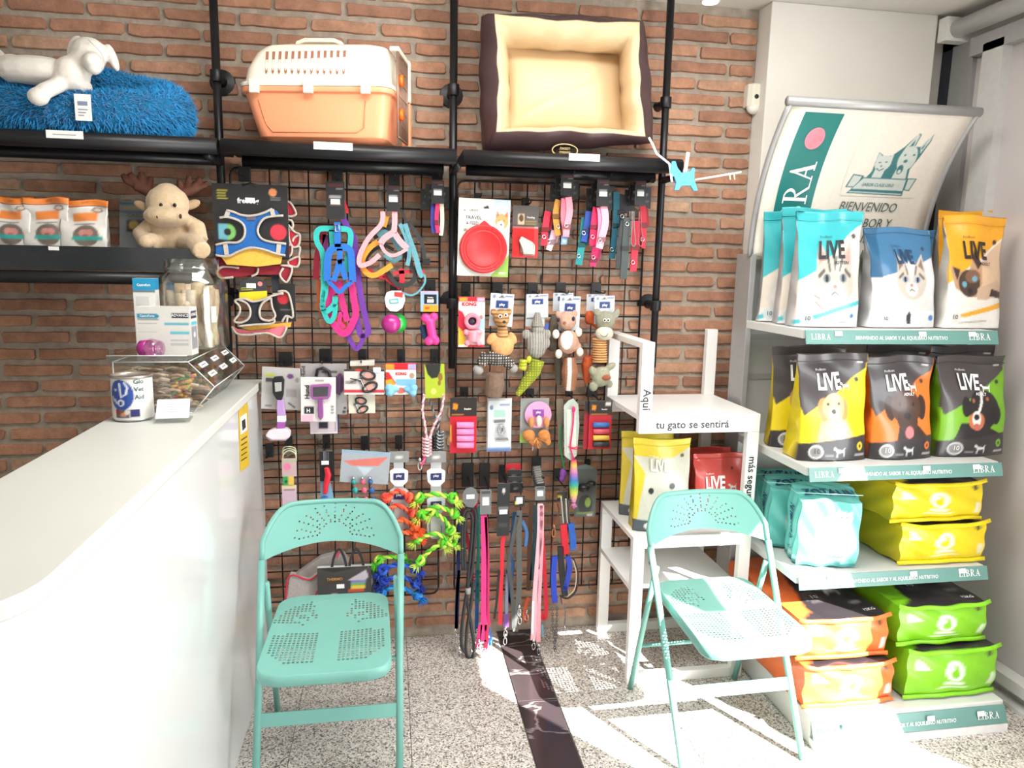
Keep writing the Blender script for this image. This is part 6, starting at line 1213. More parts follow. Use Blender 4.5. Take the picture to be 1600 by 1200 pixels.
# scissors
def scissors(label, r, y, cx, cy, s, fld, tl, top=None):
    t = root_at('scissors_pack', label, 'scissors', (r[0] + r[2]) / 2, r[1], y); f = card(t, r, y, fld, tl=tl)
    o = at(cx, cy, y=y - .004); sm = M((36, 34, 36), .3)
    for k, (dx, dz, a) in enumerate(((-.018, .016, .3), (-.012, -.022, -.5))):
        c = o + Vector((dx, 0, dz)) * s; B().tube([c + Vector((.022 * s * math.cos(q), 0, .014 * s * math.sin(q) + .3 * .022 * s * math.cos(q) * (1 if k else -.4))) for q in [j * .45 for j in range(14)]], .0036 * s, 7, True).obj('finger_ring', sm, t, True)
        B().lathe([(0, 0), (.011 * s, 0), (.011 * s, .001), (0, .001)], c + Vector((0, .001, 0)), 14, 'y').obj('ring_inset', M((206, 150, 140), .5), t)
        b = B(); e = o + Vector((-.075, 0, .012 - .006 * k)) * s if tl > -.5 else o
        b.tube([c + Vector((-.018 * s, 0, 0)), o + Vector((-.040, 0, -.002 + .004 * k)) * s, o + Vector((-.072 if s > .9 else -.05, 0, .006 - .012 * k)) * s], [.004 * s, .0045 * s, .001], 6); b.obj('blade', STEEL if k else sm, t, True)
    return t, f
t, f = scissors('grooming scissors on a wide white and red card', (538, 577, 600, 617), -.19, 584, 594, 1.2, field((222, 218, 216), [('r', 0, .92, 1, 1, (60, 58, 60)), ('r', .28, .92, .46, 1, (206, 50, 56)), ('r', 0, .08, 1, .2, (206, 60, 70)), ('r', .02, .42, .3, .56, (176, 170, 168)), ('e', .6, .55, .2, .24, (230, 190, 170))]), .01)
ctext(t, f, 'Care', .14, .44, .008, (120, 116, 116))
poly(t, 'box_top', [(547, 565), (585, 563), (585, 571), (547, 572)], -.17, M((206, 200, 190), .5), .03); sticker(t, 589, 578, -.1915, 11, 8)
scissors('smaller grooming scissors on a cream card, under the wide scissors card', (545, 616, 586, 646), -.165, 571, 632, .9, field((228, 224, 206), [('r', .3, .92, .55, 1, (206, 60, 60))]), 0)
hook(566, 556, 'the grooming scissors packs', -.19, 13)
def blob(parent, name, ells, rgb, v=.004, **k): return remesh(name, ells, M(rgb, k.pop('rough', .4), **k), parent, v)
t = root_at('chew_bone', 'pale blue rubber chew bone on a red and white card', 'toy', 627, 566, -.18)
f = card(t, (603, 567, 650, 617), -.182, field((236, 234, 232), [('r', 0, .78, 1, 1, (208, 36, 50)), ('r', 0, .8, .28, .97, (240, 156, 50)), ('r', .74, .8, 1, .97, (180, 170, 210)), ('p', [(0, .3), (0, .72), (.1, .72), (.34, .36)], (214, 44, 54)), ('p', [(0, .3), (.0, .46), (.2, .5), (.34, .3)], (240, 170, 50)), ('p', [(.34, .3), (.3, .5), (1, .5), (1, .25)], (130, 190, 226)), ('e', .86, .6, .09, .09, (180, 150, 120)), ('r', .28, .0, .76, .26, (240, 236, 232)), ('e', .5, .13, .14, .1, (220, 110, 100))])); ctext(t, f, 'KONG', .5, .62, .011, (206, 30, 44), bold=.05, sx=.9)
for s, xx in ((-1, 608), (1, 646)): blob(t, 'bone_end', [(at(xx, 606, y=-.185), (.017, .016, .016)), (at(xx - s * 1, 614, y=-.185), (.016, .016, .014)), (at(xx - s * 8, 608, y=-.183), (.02, .012, .012))], (124, 186, 222))
hook(627, 556, 'the pale blue chew bone', -.17, 13)
# rope leashes
ROP = lambda c: M(c, .8, ns=220, na=.25, bump=.5)
def rope(parent, pts, y, r, c, c2=None, name='rope'):
    P = smooth([at(p[0], p[1], y=y + (p[2] if len(p) > 2 else 0)) for p in pts], 8); n = len(P)
    for s in range(2):
        Q = []; L = 0
        for i in range(n):
            T = (P[min(n - 1, i + 1)] - P[max(0, i - 1)]); T = T.normalized() if T.length > 0 else Vector((0, 0, 1)); U = T.cross(Vector((0, 1, 0))); U = U.normalized() if U.length > .01 else Vector((1, 0, 0)); V = T.cross(U)
            if i: L += (P[i] - P[i - 1]).length
            a = L / (r * 5.5) * 2 * math.pi + s * math.pi; Q.append(P[i] + U * (r * .5 * math.cos(a)) + V * (r * .5 * math.sin(a)))
        B().tube(Q, r * .62, 6).obj(name + '_strand', ROP(c if s == 0 or not c2 else c2), parent, True)
t = root_at('rope_leash', 'pink and white rope leash under a lime green card', 'leash', 678, 566, -.2)
f = card(t, (664, 569, 695, 622), -.20, field((176, 196, 54), [('p', [(.02, 1), (.14, .72), (.34, .58), (.62, .6), (.78, .78), (.82, 1)], (44, 46, 44)), ('e', .78, .62, .12, .12, (150, 110, 50)), ('e', .72, .44, .08, .08, (150, 110, 50)), ('e', .42, .2, .14, .09, (206, 216, 120))]), tl=-.03)
rope(t, [(663, 616), (660, 640), (664, 665), (667, 688)], -.20, .0055, (236, 150, 170), (244, 226, 226)); rope(t, [(693, 616), (690, 640), (678, 665), (670, 688)], -.20, .0055, (236, 150, 170), (244, 226, 226))
for k in range(6): rope(t, [(660, 685 + 5 * k), (667, 687 + 5 * k, -.012), (674, 684 + 5 * k)], -.20, .005, (236, 160, 176), (244, 226, 226), 'whipping')
rope(t, [(664, 710), (661, 722), (658, 726)], -.2, .006, (226, 60, 130), (236, 120, 160)); snap(t, 656, 720, -.2, 1.2)
t = root_at('rope_leash', 'dark grey and white rope leash behind the pink rope leash', 'leash', 690, 600, -.16)
rope(t, [(669, 620), (676, 640), (684, 658)], -.165, .005, (150, 160, 166), (90, 96, 100)); rope(t, [(692, 610), (690, 640), (684, 670), (686, 706)], -.155, .0055, (70, 76, 80), (170, 176, 180))
for k in range(6): rope(t, [(679, 676 + 5 * k), (686, 680 + 5 * k, -.012), (693, 674 + 5 * k)], -.155, .0048, (52, 58, 62), (170, 176, 180), 'whipping')
hook(679, 556, 'the two rope leashes', -.2, 14)
# row at chair height
t = root_at('collar_stack', 'stack of pastel pink and cream collars beside the counter', 'collar', 451, 704, -.18)
for k in range(3): cord(t, [(442, 722 - 5 * k), (443, 710 - 5 * k), (452, 704 - 3 * k), (461, 709 - 4 * k), (463, 720 - 4 * k)], -.185 + .012 * k, .0028, (180, 180, 150), 'collar_loop')
f = card(t, (441, 716, 463, 745), -.19, field((206, 176, 178), [('e', .35, .55, .26, .2, (236, 130, 170)), ('r', 0, .8, 1, .9, (170, 190, 150))]), 'collar_face', n=(14, 16)); f = card(t, (442, 744, 459, 758), -.192, field((60, 160, 90), [('r', .5, 0, 1, 1, (236, 196, 90)), ('e', .3, .4, .15, .2, (20, 90, 50))]), 'collar_face', n=(10, 8)); f = card(t, (442, 758, 463, 806), -.188, field((210, 182, 200), [('r', 0, .9, 1, 1, (230, 220, 170)), ('e', .6, .2, .2, .08, (236, 140, 150)), ('r', .1, .84, .9, .88, (130, 70, 70))]), 'collar_face', n=(14, 20))
hook(451, 692, 'the pastel collar stack', -.18, 12); hook(421, 704, 'nothing, nearest the counter edge', -.14, 12)
t = root_at('pendant_pack', 'red and blue charm pack on a narrow black card, behind the shaded chair', 'charm', 511, 702, -.18)
f = card(t, (500, 705, 520, 752), -.185, field((30, 30, 34), [('r', .3, .7, .36, .98, (150, 150, 160)), ('r', .44, .66, .5, .98, (130, 130, 140)), ('r', .62, .7, .68, .98, (110, 110, 120))]), n=(18, 30)); sticker(t, 508, 723, -.187, 11, 6)
blob(t, 'red_charm', [('t', [at(510, 730, y=-.195), at(513, 742, y=-.195), at(509, 760, y=-.195), at(508, 772, y=-.195)], [.010, .013, .011, .009])], (210, 30, 50)); blob(t, 'blue_charm', [('t', [at(507, 776, y=-.19), at(508, 790, y=-.19)], [.013, .012])], (50, 90, 170))
poly(t, 'backing', [(501, 752), (516, 752), (526, 800), (500, 800)], -.18, M((120, 160, 190), .4), .002)
hook(510, 690, 'the red and blue charm pack', -.18, 12)
t = root_at('bell_pack', 'grey header pack with teal, pink and blue charms, behind the shaded chair', 'charm', 570, 705, -.18)
f = card(t, (533, 704, 608, 756), -.185, field((176, 182, 190), [('p', [(.04, .66), (.96, .86), (.78, .56), (.22, .52)], (226, 126, 116)), ('p', [(.34, .5), (.66, .5), (.5, .22)], (200, 214, 226)), ('r', 0, .9, 1, 1, (156, 182, 206))]), tl=.09)
for x, c_ in ((554, (40, 150, 150)), (568, (214, 90, 120)), (580, (40, 90, 150))): blob(t, 'charm', [(at(x - 1, 753, y=-.195), (.010, .01, .012)), (at(x + 1, 766, y=-.195), (.012, .01, .014)), (at(x + 4, 782, y=-.195), (.010, .01, .018))], c_); B().ell(at(x - 2, 747, y=-.195), (.007, .007, .007), 10).obj('cap', STEEL, t, True)
hook(570, 692, 'the grey header pack', -.18, 13)
def knot(parent, px, py, y, r, c, c2):
    o = at(px, py, y=y)
    for k in range(3):
        a = k * 2.1 + px; R = Euler((a, a * 1.7, a * .6)).to_matrix(); B().tube([o + R @ Vector((r * math.cos(t), r * .8 * math.sin(t), r * .3 * math.sin(2 * t))) for t in [j * .57 for j in range(11)]], r * .42, 6, True).obj('knot_turn', ROP(c if k != 1 else c2), parent, True)
def fray(parent, px, py, y, L, c, n=26, d=(0, 0, -1)):
    o = at(px, py, y=y); b = B()
    for i in range(n):
        e = (Vector(d) + Vector((rnd.uniform(-.8, .8), rnd.uniform(-.7, .7), rnd.uniform(-.7, .7)))).normalized() * L * rnd.uniform(.6, 1.1); b.tube([o, o + e * .5 + Vector((rnd.uniform(-.004, .004),) * 3), o + e], [.003, .0022, .0008], 4)
    ob = b.obj('frayed_end', ROP(c), parent, True); ob['kind'] = 'stuff'
def ropetoy(label, pts, y, c, c2, fr=None, grp=None):
    t = root_at('rope_toy', label, 'rope toy', pts[0][0], pts[0][1], y, grp); rope(t, pts, y, .0098, c, c2)
    for p in (pts[0], pts[-1]): knot(t, p[0], p[1], y - .004, .0175, c, c2)
    for i, p in enumerate((pts[0], pts[-1])): fray(t, p[0] + (-4 if i == 0 else 4), p[1] + 5, y - .004, .038, fr or c, 44, d=((-.7 if i == 0 else .7), 0, -.7))
    return t
def playcard(label, cx, y0, rows, y, hk):
    t = root_at('hang_card', label, 'card', cx, y0, y)
    f = card(t, (cx - 15, y0 + 2, cx + 16, y0 + 20), y, field((150, 150, 150), [('r', .35, .35, .65, .6, (236, 236, 236))]), 'clear_header', n=(8, 8))
    for k, yy in enumerate(rows):
        poly(t, 'oval_card', [(cx - 14, yy - 10), (cx - 8, yy - 14), (cx + 8, yy - 14), (cx + 15, yy - 10), (cx + 14, yy + 6), (cx + 6, yy + 14), (cx - 6, yy + 14), (cx - 13, yy + 6)], y - .003 + .010 * k, M((216, 220, 226), .4), .0015)
        poly(t, 'card_logo', [(cx - 8, yy - 6), (cx + 9, yy - 7), (cx + 9, yy + 4), (cx - 8, yy + 4)], y - .0055 + .010 * k, M((40, 46, 100), .5), .001)
        lettering('play', wallmap(cx + .5, yy - 1, y - .0068 + .010 * k), .010, PAPER, t, bold=.02)
    strip = B(); a = at(cx - 8, y0 + 16, y=y + .012); c = at(cx + 8, rows[-1] + 10, y=y + .012); strip.box(a.x, c.x, y + .010, y + .012, c.z, a.z).obj('strip_card', M((206, 208, 210), .4), t)
    hook(cx, y0 - 12, hk, -.18, 12); return t
playcard('string of oval white cards holding the orange rope toys', 623, 703, (746, 776, 796, 816), -.18, 'the orange rope toys')
playcard('string of oval white cards holding the green rope toys', 681, 703, (746, 790, 828), -.18, 'the green rope toys')
OR1, OR2, LG1, LG2 = (232, 70, 54), (240, 110, 70), (90, 196, 40), (200, 226, 90)
for i, (lab, P, a, c) in enumerate((('coral red rope toy, uppermost on the orange string', [(604, 778), (622, 767, -.01), (640, 778)], OR1, OR2), ('coral red rope toy, second from top on the orange string', [(601, 800), (620, 790, -.01), (644, 800)], OR1, OR2), ('bright orange rope toy, third from top on the orange string', [(612, 822), (628, 812, -.01), (648, 822)], (236, 90, 30), OR2), ('bright orange rope toy, lowest on the orange string', [(620, 838), (632, 832, -.01), (650, 836)], (236, 84, 24), OR2))): ropetoy(lab, P, -.20 + .004 * i, a, c)
for i, (lab, P) in enumerate((('green rope toy, uppermost on the green string', [(655, 778), (680, 772, -.01), (708, 778)]), ('green rope toy, second from top on the green string', [(658, 804), (682, 792, -.012), (710, 802)]), ('green rope toy crossing downwards in mid string', [(676, 800), (694, 812, -.012), (704, 828)]), ('green rope toy, widest one low on the green string', [(652, 842), (680, 834, -.014), (706, 846)]), ('green rope toy hanging slanted at the string bottom', [(657, 876), (672, 860, -.012), (692, 848)]))): ropetoy(lab, P, -.205 + .006 * i, LG1, LG2, LG2)
for i, (lab, P, c, c2) in enumerate((('deep blue rope toy, upper one by the chair back', [(598, 890), (622, 882, -.01), (648, 888)], (24, 60, 170), (40, 96, 200)), ('deep blue rope toy, under the upper blue one', [(600, 908), (624, 900, -.01), (650, 912)], (20, 50, 150), (30, 90, 190)), ('sky blue rope toy, lowest of the blue ones', [(596, 926), (620, 916, -.01), (652, 930)], (20, 110, 190), (40, 140, 210)), ('lime green rope toy tip above the blue ones', [(592, 876), (606, 870, -.01), (628, 872)], LG1, LG2))): ropetoy(lab, P, -.17 + .006 * i, c, c2)
# bags low behind the shaded chair
t = root_at('fabric_carrier', 'pale grey folded fabric carrier with red piping behind the shaded chair', 'bag', 475, 890, -.13)
poly(t, 'body', [(446, 944), (452, 900), (482, 906), (496, 896), (500, 945)], -.14, M((168, 160, 156), .8, **HARN), .05, .004); poly(t, 'upper_flap', [(460, 900), (500, 872), (534, 864), (548, 880), (500, 906)], -.12, M((150, 144, 140), .8, **HARN), .04, .004)
for P in ([(446, 944), (452, 900), (482, 906), (496, 898)], [(484, 946), (500, 918)]): cord(t, P, -.144, .0035, (200, 40, 66), 'piping')
t = root_at('coat_pack', 'dark packaged dog coat with a rainbow label behind the shaded chair', 'packaged coat', 540, 870, -.16)
b = B(); slab(b, rect((497, 884, 580, 946), -.17), 40, 34, .02, field((66, 64, 64), [('r', .12, .0, .9, .26, (80, 100, 150)), ('e', .3, .2, .12, .1, (196, 170, 160)), ('r', .56, .32, .86, .40, (196, 80, 60)), ('r', .62, .40, .88, .48, (230, 200, 70)), ('r', .62, .48, .88, .56, (120, 180, 110)), ('r', .62, .56, .9, .64, (130, 130, 190)), ('p', [(.56, .64), (.9, .9), (.95, .7), (.88, .62)], (200, 190, 200)), ('r', .1, .56, .5, .64, (70, 60, 50)), ('p', [(0, 1), (.3, .86), (.6, .94), (1, .98), (1, 1)], (40, 38, 40))])); b.obj('pack', PM(.2, .3), t)
lettering('THERMO', wallmap(523, 907, -.1715), .011, M((214, 150, 70), .5), t, bold=.01); sticker(t, 532, 916, -.1715, 12, 7)
for x in (518, 545): strap(t, [(x, 890), (x + 4, 870), (x + 12, 858), (x + 20, 872), (x + 24, 890)], -.165, 4, (40, 38, 40), 'bag_handle')
strap(t, [(526, 872), (530, 862)], -.168, 3, (190, 40, 70), 'red_tab')
t = root_at('coat_pack', 'black glossy packet standing right of the rainbow labelled coat', 'packaged coat', 582, 888, -.14)
b = B(); slab(b, rect((574, 886, 592, 940), -.15), 12, 20, .02, field((30, 30, 32), [('p', [(.2, .2), (.5, .6), (.3, .9), (.1, .5)], (200, 200, 210)), ('r', .5, .1, .7, .5, (120, 120, 130))])); b.obj('pack', PM(.15, .3), t)
# --- right grid: packs
t = root_at('travel_bowl', 'red folding travel bowl on a large white card with a dog picture', 'bowl', 756, 312, -.19)
f = card(t, (715, 312, 797, 431), -.19, field((226, 224, 218), [('r', .68, .62, 1, 1, (196, 214, 226)), ('e', .84, .72, .13, .10, (214, 160, 100)), ('e', .82, .67, .07, .06, (240, 232, 222)), ('p', [(.72, .76), (.74, .86), (.8, .8)], (190, 120, 70)), ('p', [(.96, .76), (.95, .86), (.89, .8)], (190, 120, 70)), ('e', .79, .73, .012, .01, (40, 30, 26)), ('e', .88, .73, .012, .01, (40, 30, 26)), ('e', .83, .68, .022, .014, (30, 26, 26)), ('p', [(.64, 0), (1, 0), (1, .3), (.8, .12)], (150, 186, 90)), ('r', .82, .04, .95, .06, (230, 236, 220)), ('e', .14, .59, .04, .02, (160, 150, 120)), ('p', [(.46, .89), (.56, .92), (.6, .88), (.5, .87)], (40, 40, 44)), ('p', [(.09, .835), (.12, .86), (.14, .835)], (40, 40, 44))]), n=(60, 76), tl=.02)
ctext(t, f, 'CROCI', .29, .835, .0075, (60, 60, 60)); ctext(t, f, 'TRAVEL', .29, .735, .0125, (60, 60, 62), sx=1.02); ctext(t, f, '& FEED', .27, .665, .0115, (96, 96, 98), sx=.95)
bc = at(755, 389, y=-.19); RED = M((220, 42, 46), .5, na=.02)
B().lathe([(0, -.012), (.062, -.012), (.064, -.016), (.066, -.012), (.072, -.012), (.074, -.018), (.078, -.012), (.082, -.020), (.088, -.018), (.090, -.004), (0, -.002)], bc, 48, 'y').obj('bowl', RED, t, True)
poly(t, 'hang_tab', [(738, 362), (752, 348), (757, 344), (762, 348), (776, 361), (757, 366)], -.199, RED, .008, .002)
hook(746, 306, 'the travel bowl card', -.18, 10, 8)
t = root_at('bag_dispenser', 'small red blister pack with a pale green clip', 'blister pack', 822, 320, -.17)
f = card(t, (800, 322, 842, 402), -.172, field((214, 54, 60), [('r', .0, .60, 1, 1, (92, 84, 82)), ('r', .2, .64, .45, .84, (200, 180, 150)), ('e', .33, .76, .09, .07, (90, 60, 40)), ('r', .5, .64, .92, .66, (150, 130, 70)), ('r', .5, .69, .92, .71, (150, 130, 70)), ('r', .0, .57, 1, .60, (180, 176, 170)), ('p', [(.28, .1), (.32, .32), (.84, .24), (.88, .06)], (190, 206, 190)), ('r', .44, .04, .86, .2, (226, 230, 222)), ('l', [(.3, .06), (.3, .3)], .02, (120, 60, 60))]), n=(36, 56)); ctext(t, f, 'freedog', .7, .76, .008, (230, 226, 220), sx=.85)
poly(t, 'clip', [(811, 376), (815, 369), (832, 378), (836, 383), (836, 398), (818, 397), (816, 388)], -.186, M((190, 210, 196), .3), .012, .003); B().box(at(800, 0, y=-.17).x, at(842, 0, y=-.17).x, -.186, -.174, at(820, 400, y=-.17).z, at(820, 352, y=-.17).z).obj('blister', GL((250, 236, 236), .05), t)
hook(821, 316, 'the small red blister pack', -.17, 12, 14)
t = root_at('rubber_toy', 'pink rubber toy with a dark ring on a red and white card', 'toy', 738, 462, -.19)
f = card(t, (716, 464, 758, 542), -.19, field((236, 232, 228), [('r', 0, .9, 1, 1, (214, 36, 56)), ('r', .04, .915, .34, .985, (240, 160, 60)), ('r', .7, .915, .98, .985, (196, 180, 210)), ('p', [(0, .25), (0, .74), (.16, .7), (.34, .46), (.4, .2)], (216, 36, 70)), ('p', [(0, .04), (0, .4), (.2, .3), (.34, .06)], (244, 190, 60)), ('p', [(.7, .36), (.74, .6), (1, .6), (1, .34)], (170, 206, 224)), ('r', .36, .0, 1, .05, (214, 40, 60)), ('e', .86, .6, .07, .04, (170, 130, 110)), ('e', .6, .2, .3, .16, (246, 214, 216))]), n=(40, 60)); ctext(t, f, 'KONG', .40, .82, .0135, (206, 26, 40), bold=.05)
PK = M((240, 130, 150), .4); c = at(738, 502, y=-.205); B().tube([c + Vector((.0235 * math.cos(a), 0, .0235 * math.sin(a))) for a in [k * .3927 for k in range(16)]], .0085, 10, True).obj('ring', PK, t, True)
B().lathe([(0, 0), (.017, 0), (.017, .003), (0, .003)], c + Vector((0, .004, 0)), 20, 'y').obj('ring_core', M((44, 46, 66), .4), t, True)
blob(t, 'toy_body', [('t', [at(739, 516, y=-.202), at(739, 534, y=-.202)], [.022, .018]), (at(728, 519, y=-.202), (.011, .010, .012)), (at(750, 519, y=-.202), (.011, .010, .012)), (at(730, 536, y=-.202), (.012, .010, .011)), (at(748, 536, y=-.202), (.012, .010, .011))], (242, 146, 160))
hook(728, 454, 'the pink rubber ring toy', -.18, 15)
# --- plush toys
q3 = lambda x, y, d=-.19: at(680 + x / 5, 430 + y / 5, y=d)
def toycard(parent, r, y, tl=0.0):
    x0, y0, x1, y1 = [680 + r[0] / 5, 430 + r[1] / 5, 680 + r[2] / 5, 430 + r[3] / 5]
    f = card(parent, (x0, y0, x1, y1), y, field((216, 222, 228), [('r', .24, .56, .78, .80, (40, 66, 130)), ('p', [(.3, .86), (.5, .96), (.62, .88), (.45, .88)], (50, 50, 60)), ('r', .62, .90, .96, .94, (70, 96, 150)), ('e', .16, .90, .07, .06, (120, 140, 160))]), n=(26, 26), tl=tl); ctext(parent, f, 'play', .51, .635, .010, (236, 238, 240), bold=.03, o=-.002); return f
def pl(P, col): return lambda co: col(co)
def eyes(parent, pts, y, r=.005):
    for x, yy in pts:
        B().ell(q3(x, yy, y), (r * 1.5, r * .8, r * 1.6), 12).obj('eye', PAPER, parent, True); B().ell(q3(x, yy, y - r * .7), (r * .8, r * .5, r * .9), 10).obj('pupil', INK, parent, True)
PLM = PM(.95)
def fab(c1, c2=None, sc=500, ax=0):
    a = np.array(lin(c1)); b = np.array(lin(c2 or c1))
    def f(co):
        s = (np.sin(co[:, ax] * sc) > .35)[:, None]; return np.where(s, b, a) * (.92 + .16 * np.random.rand(len(co), 1))
    return f
def grid_fab(c1, c2, sc):
    a = np.array(lin(c1)); b = np.array(lin(c2)); return lambda co: np.where(((np.sin(co[:, 0] * sc) > .1) & (np.sin(co[:, 2] * sc) > .1))[:, None], a, b)
t = root_at('plush_toy', 'tan striped plush dog toy with a grey checked lower half', 'soft toy', 783, 460, -.19)
toycard(t, (425, 145, 612, 400), -.165, .05)
remesh('head', [(q3(518, 335), (.031, .027, .036)), (q3(530, 365, -.215), (.020, .018, .016)), (q3(455, 290), (.012, .010, .014)), (q3(575, 285), (.012, .010, .014))], PLM, t, .0035, fab((206, 160, 106), (150, 104, 62), 420, 2))
eyes(t, [(508, 322), (552, 312)], -.216); B().ell(q3(540, 365, -.232), (.007, .006, .006), 12).obj('nose', M((60, 34, 26), .4), t, True)
remesh('neck', [('t', [q3(525, 400), q3(530, 480)], [.020, .022])], PLM, t, .0035, fab((210, 166, 112), (160, 114, 70), 500, 2))
remesh('chest', [(q3(525, 555), (.045, .032, .042)), (q3(440, 495), (.016, .014, .026), (0, .6, 0)), (q3(605, 490), (.014, .014, .026), (0, -.5, 0))], M((216, 158, 104), .95, ns=70, na=.12, bump=.5), t, .004)
remesh('belly', [(q3(485, 645), (.044, .028, .032)), ('t', [q3(400, 610), q3(360, 700)], [.020, .022]), ('t', [q3(540, 660), q3(600, 710)], [.022, .022])], PLM, t, .003, grid_fab((206, 198, 186), (60, 58, 58), 620))
for x, y in ((335, 740), (605, 725)): B().ell(q3(x, y, -.19), (.021, .018, .018), 16, (0, .5, 0)).obj('foot', M((158, 154, 152), .95, bump=.3), t, True)
remesh('tail', [('t', [q3(470, 760), q3(465, 860), q3(450, 950)], [.034, .040, .034])], M((118, 96, 80), .95, ns=90, na=.15, bump=.5), t, .005)
hook(777, 452, 'the tan plush dog toy', -.19)
t = root_at('plush_toy', 'grey ribbed plush crocodile toy with a lime green tail', 'soft toy', 837, 460, -.19)
toycard(t, (712, 148, 885, 330), -.165, -.03); toycard(t, (705, 160, 860, 400), -.160)
remesh('head', [('t', [q3(800, 290), q3(796, 400)], [.010, .026])], PLM, t, .003, fab((160, 156, 148), (122, 118, 112), 900))
remesh('body', [(q3(792, 540), (.042, .030, .056)), (q3(712, 462), (.018, .014, .020)), (q3(872, 462), (.018, .014, .020)), (q3(868, 530), (.016, .012, .022)), (q3(800, 420), (.026, .022, .024))], PLM, t, .003, fab((166, 162, 154), (124, 120, 114), 620))
LIM = (196, 204, 60)
remesh('tail', [('t', [q3(800, 660), q3(770, 760), q3(700, 850), q3(640, 940)], [.030, .026, .020, .010])], PLM, t, .003, grid_fab(LIM, (130, 140, 40), 640))
remesh('leg', [('t', [q3(690, 660), q3(680, 740)], [.016, .016])], PLM, t, .003, fab(LIM, (150, 156, 40), 500, 2)); remesh('leg', [(q3(735, 660), (.012, .012, .016))], M(LIM, .95), t, .004)
poly(t, 'tag', [(852, 508), (858, 503), (857, 513), (851, 516)], -.19, M((40, 80, 160), .5), .001)
hook(832, 452, 'the grey plush crocodile', -.19)
t = root_at('plush_toy', 'rosy brown plush squirrel toy with a white belly and striped tail', 'soft toy', 889, 462, -.19)
toycard(t, (965, 165, 1135, 430), -.165, .02)
remesh('head', [(q3(1028, 355), (.038, .031, .037)), (q3(960, 305), (.012, .010, .014)), (q3(1090, 300), (.012, .010, .014)), (q3(1015, 375, -.21), (.020, .018, .018))], M((190, 150, 130), .95, ns=90, na=.1, bump=.4), t, .004)
for x, y in ((965, 350), (1080, 340)): B().ell(q3(x, y, -.218), (.006, .005, .009), 12).obj('eye', M((20, 20, 50), .2), t, True)
B().ell(q3(1012, 372, -.232), (.007, .006, .006), 12).obj('nose', M((150, 90, 76), .5), t, True)
remesh('body', [(q3(1040, 520), (.042, .030, .048)), (q3(1110, 560), (.016, .016, .02))], M((190, 148, 128), .95, ns=90, na=.1, bump=.4), t, .004); B().ell(q3(1030, 510, -.206), (.027, .018, .038), 16).obj('belly', M((236, 232, 226), .95, bump=.3), t, True)
for x, y in ((943, 460), (1120, 445), (965, 615), (1130, 600)): B().ell(q3(x, y, -.20), (.014, .014, .018), 14).obj('paw', M((232, 226, 210), .95, bump=.3), t, True)
remesh('tail', [('t', [q3(1050, 640, -.17), q3(1050, 760, -.17), q3(1050, 900, -.17)], [.024, .034, .022])], PLM, t, .003, lambda co, cx=q3(1045, 760).x: np.where((np.abs(co[:, 0] - cx) < .0075)[:, None], np.array(lin((236, 230, 226))), np.array(lin((170, 116, 86)))) * (.9 + .2 * np.random.rand(len(co), 1)))
t = root_at('plush_toy', 'dark grey plush toy half hidden behind the squirrel toy', 'soft toy', 870, 462, -.12)
toycard(t, (918, 140, 1080, 280), -.125); remesh('body', [(q3(925, 420, -.12), (.022, .018, .060)), (q3(915, 560, -.12), (.018, .016, .02)), ('t', [q3(960, 640, -.12), q3(965, 860, -.12)], [.018, .012])], M((104, 96, 84), .95, ns=80, na=.15, bump=.5), t, .005)
hook(876, 452, 'the squirrel plush toy', -.19)
t = root_at('plush_toy', 'grey green plush donkey toy with a long ribbed tan neck', 'soft toy', 944, 462, -.19)
toycard(t, (1240, 162, 1405, 380), -.165, -.02)
remesh('head', [(q3(1328, 358), (.040, .032, .041)), (q3(1262, 290), (.014, .01, .016)), (q3(1412, 305), (.014, .01, .024), (0, .5, 0))], M((142, 140, 122), .95, ns=90, na=.1, bump=.4), t, .004)
remesh('muzzle', [(q3(1322, 455, -.205), (.037, .030, .028))], M((204, 200, 182), .95, ns=90, na=.06, bump=.3), t, .004)
eyes(t, [(1325, 352), (1352, 352)], -.224, .0046); cord(t, [(680 + 1290 / 5, 430 + 465 / 5), (680 + 1310 / 5, 430 + 480 / 5), (680 + 1335 / 5, 430 + 476 / 5), (680 + 1350 / 5, 430 + 455 / 5)], -.234, .0012, (90, 80, 70), 'mouth')
for k in range(10): z = 500 + 19 * k; B().lathe([(0, -.004), (.026, -.004), (.031, 0), (.026, .004), (0, .004)], q3(1285, z, -.185), 18).obj('neck_ring', M((206, 158, 104) if k % 2 == 0 else (196, 146, 92), .9, bump=.3), t, True)
remesh('body', [(q3(1295, 790), (.038, .028, .042)), (q3(1365, 715), (.026, .014, .014), (0, -.5, 0)), (q3(1235, 870), (.018, .016, .02)), (q3(1225, 745), (.014, .014, .018)), (q3(1360, 850), (.014, .014, .016))], M((150, 150, 128), .95, ns=90, na=.1, bump=.4), t, .004)
B().ell(q3(1335, 800, -.213), (.020, .010, .012), 14).obj('patch', M((150, 84, 60), .95), t, True)
t = root_at('plush_toy', 'rust orange plush toy half hidden behind the donkey toy', 'soft toy', 926, 462, -.12)
toycard(t, (1180, 150, 1330, 280), -.125); remesh('body', [(q3(1205, 330, -.12), (.020, .016, .030)), ('t', [q3(1200, 640, -.14), q3(1180, 700, -.14), q3(1185, 840, -.14)], [.020, .022, .012]), ('t', [q3(1160, 660, -.14), q3(1260, 650, -.14)], [.014, .014]), ('t', [q3(1205, 340, -.12), q3(1285, 420, -.12), q3(1290, 600, -.12), q3(1220, 650, -.13)], [.012, .012, .012, .012])], M((196, 88, 46), .95, ns=80, na=.15, bump=.4), t, .005)
hook(931, 452, 'the donkey plush toy', -.19)
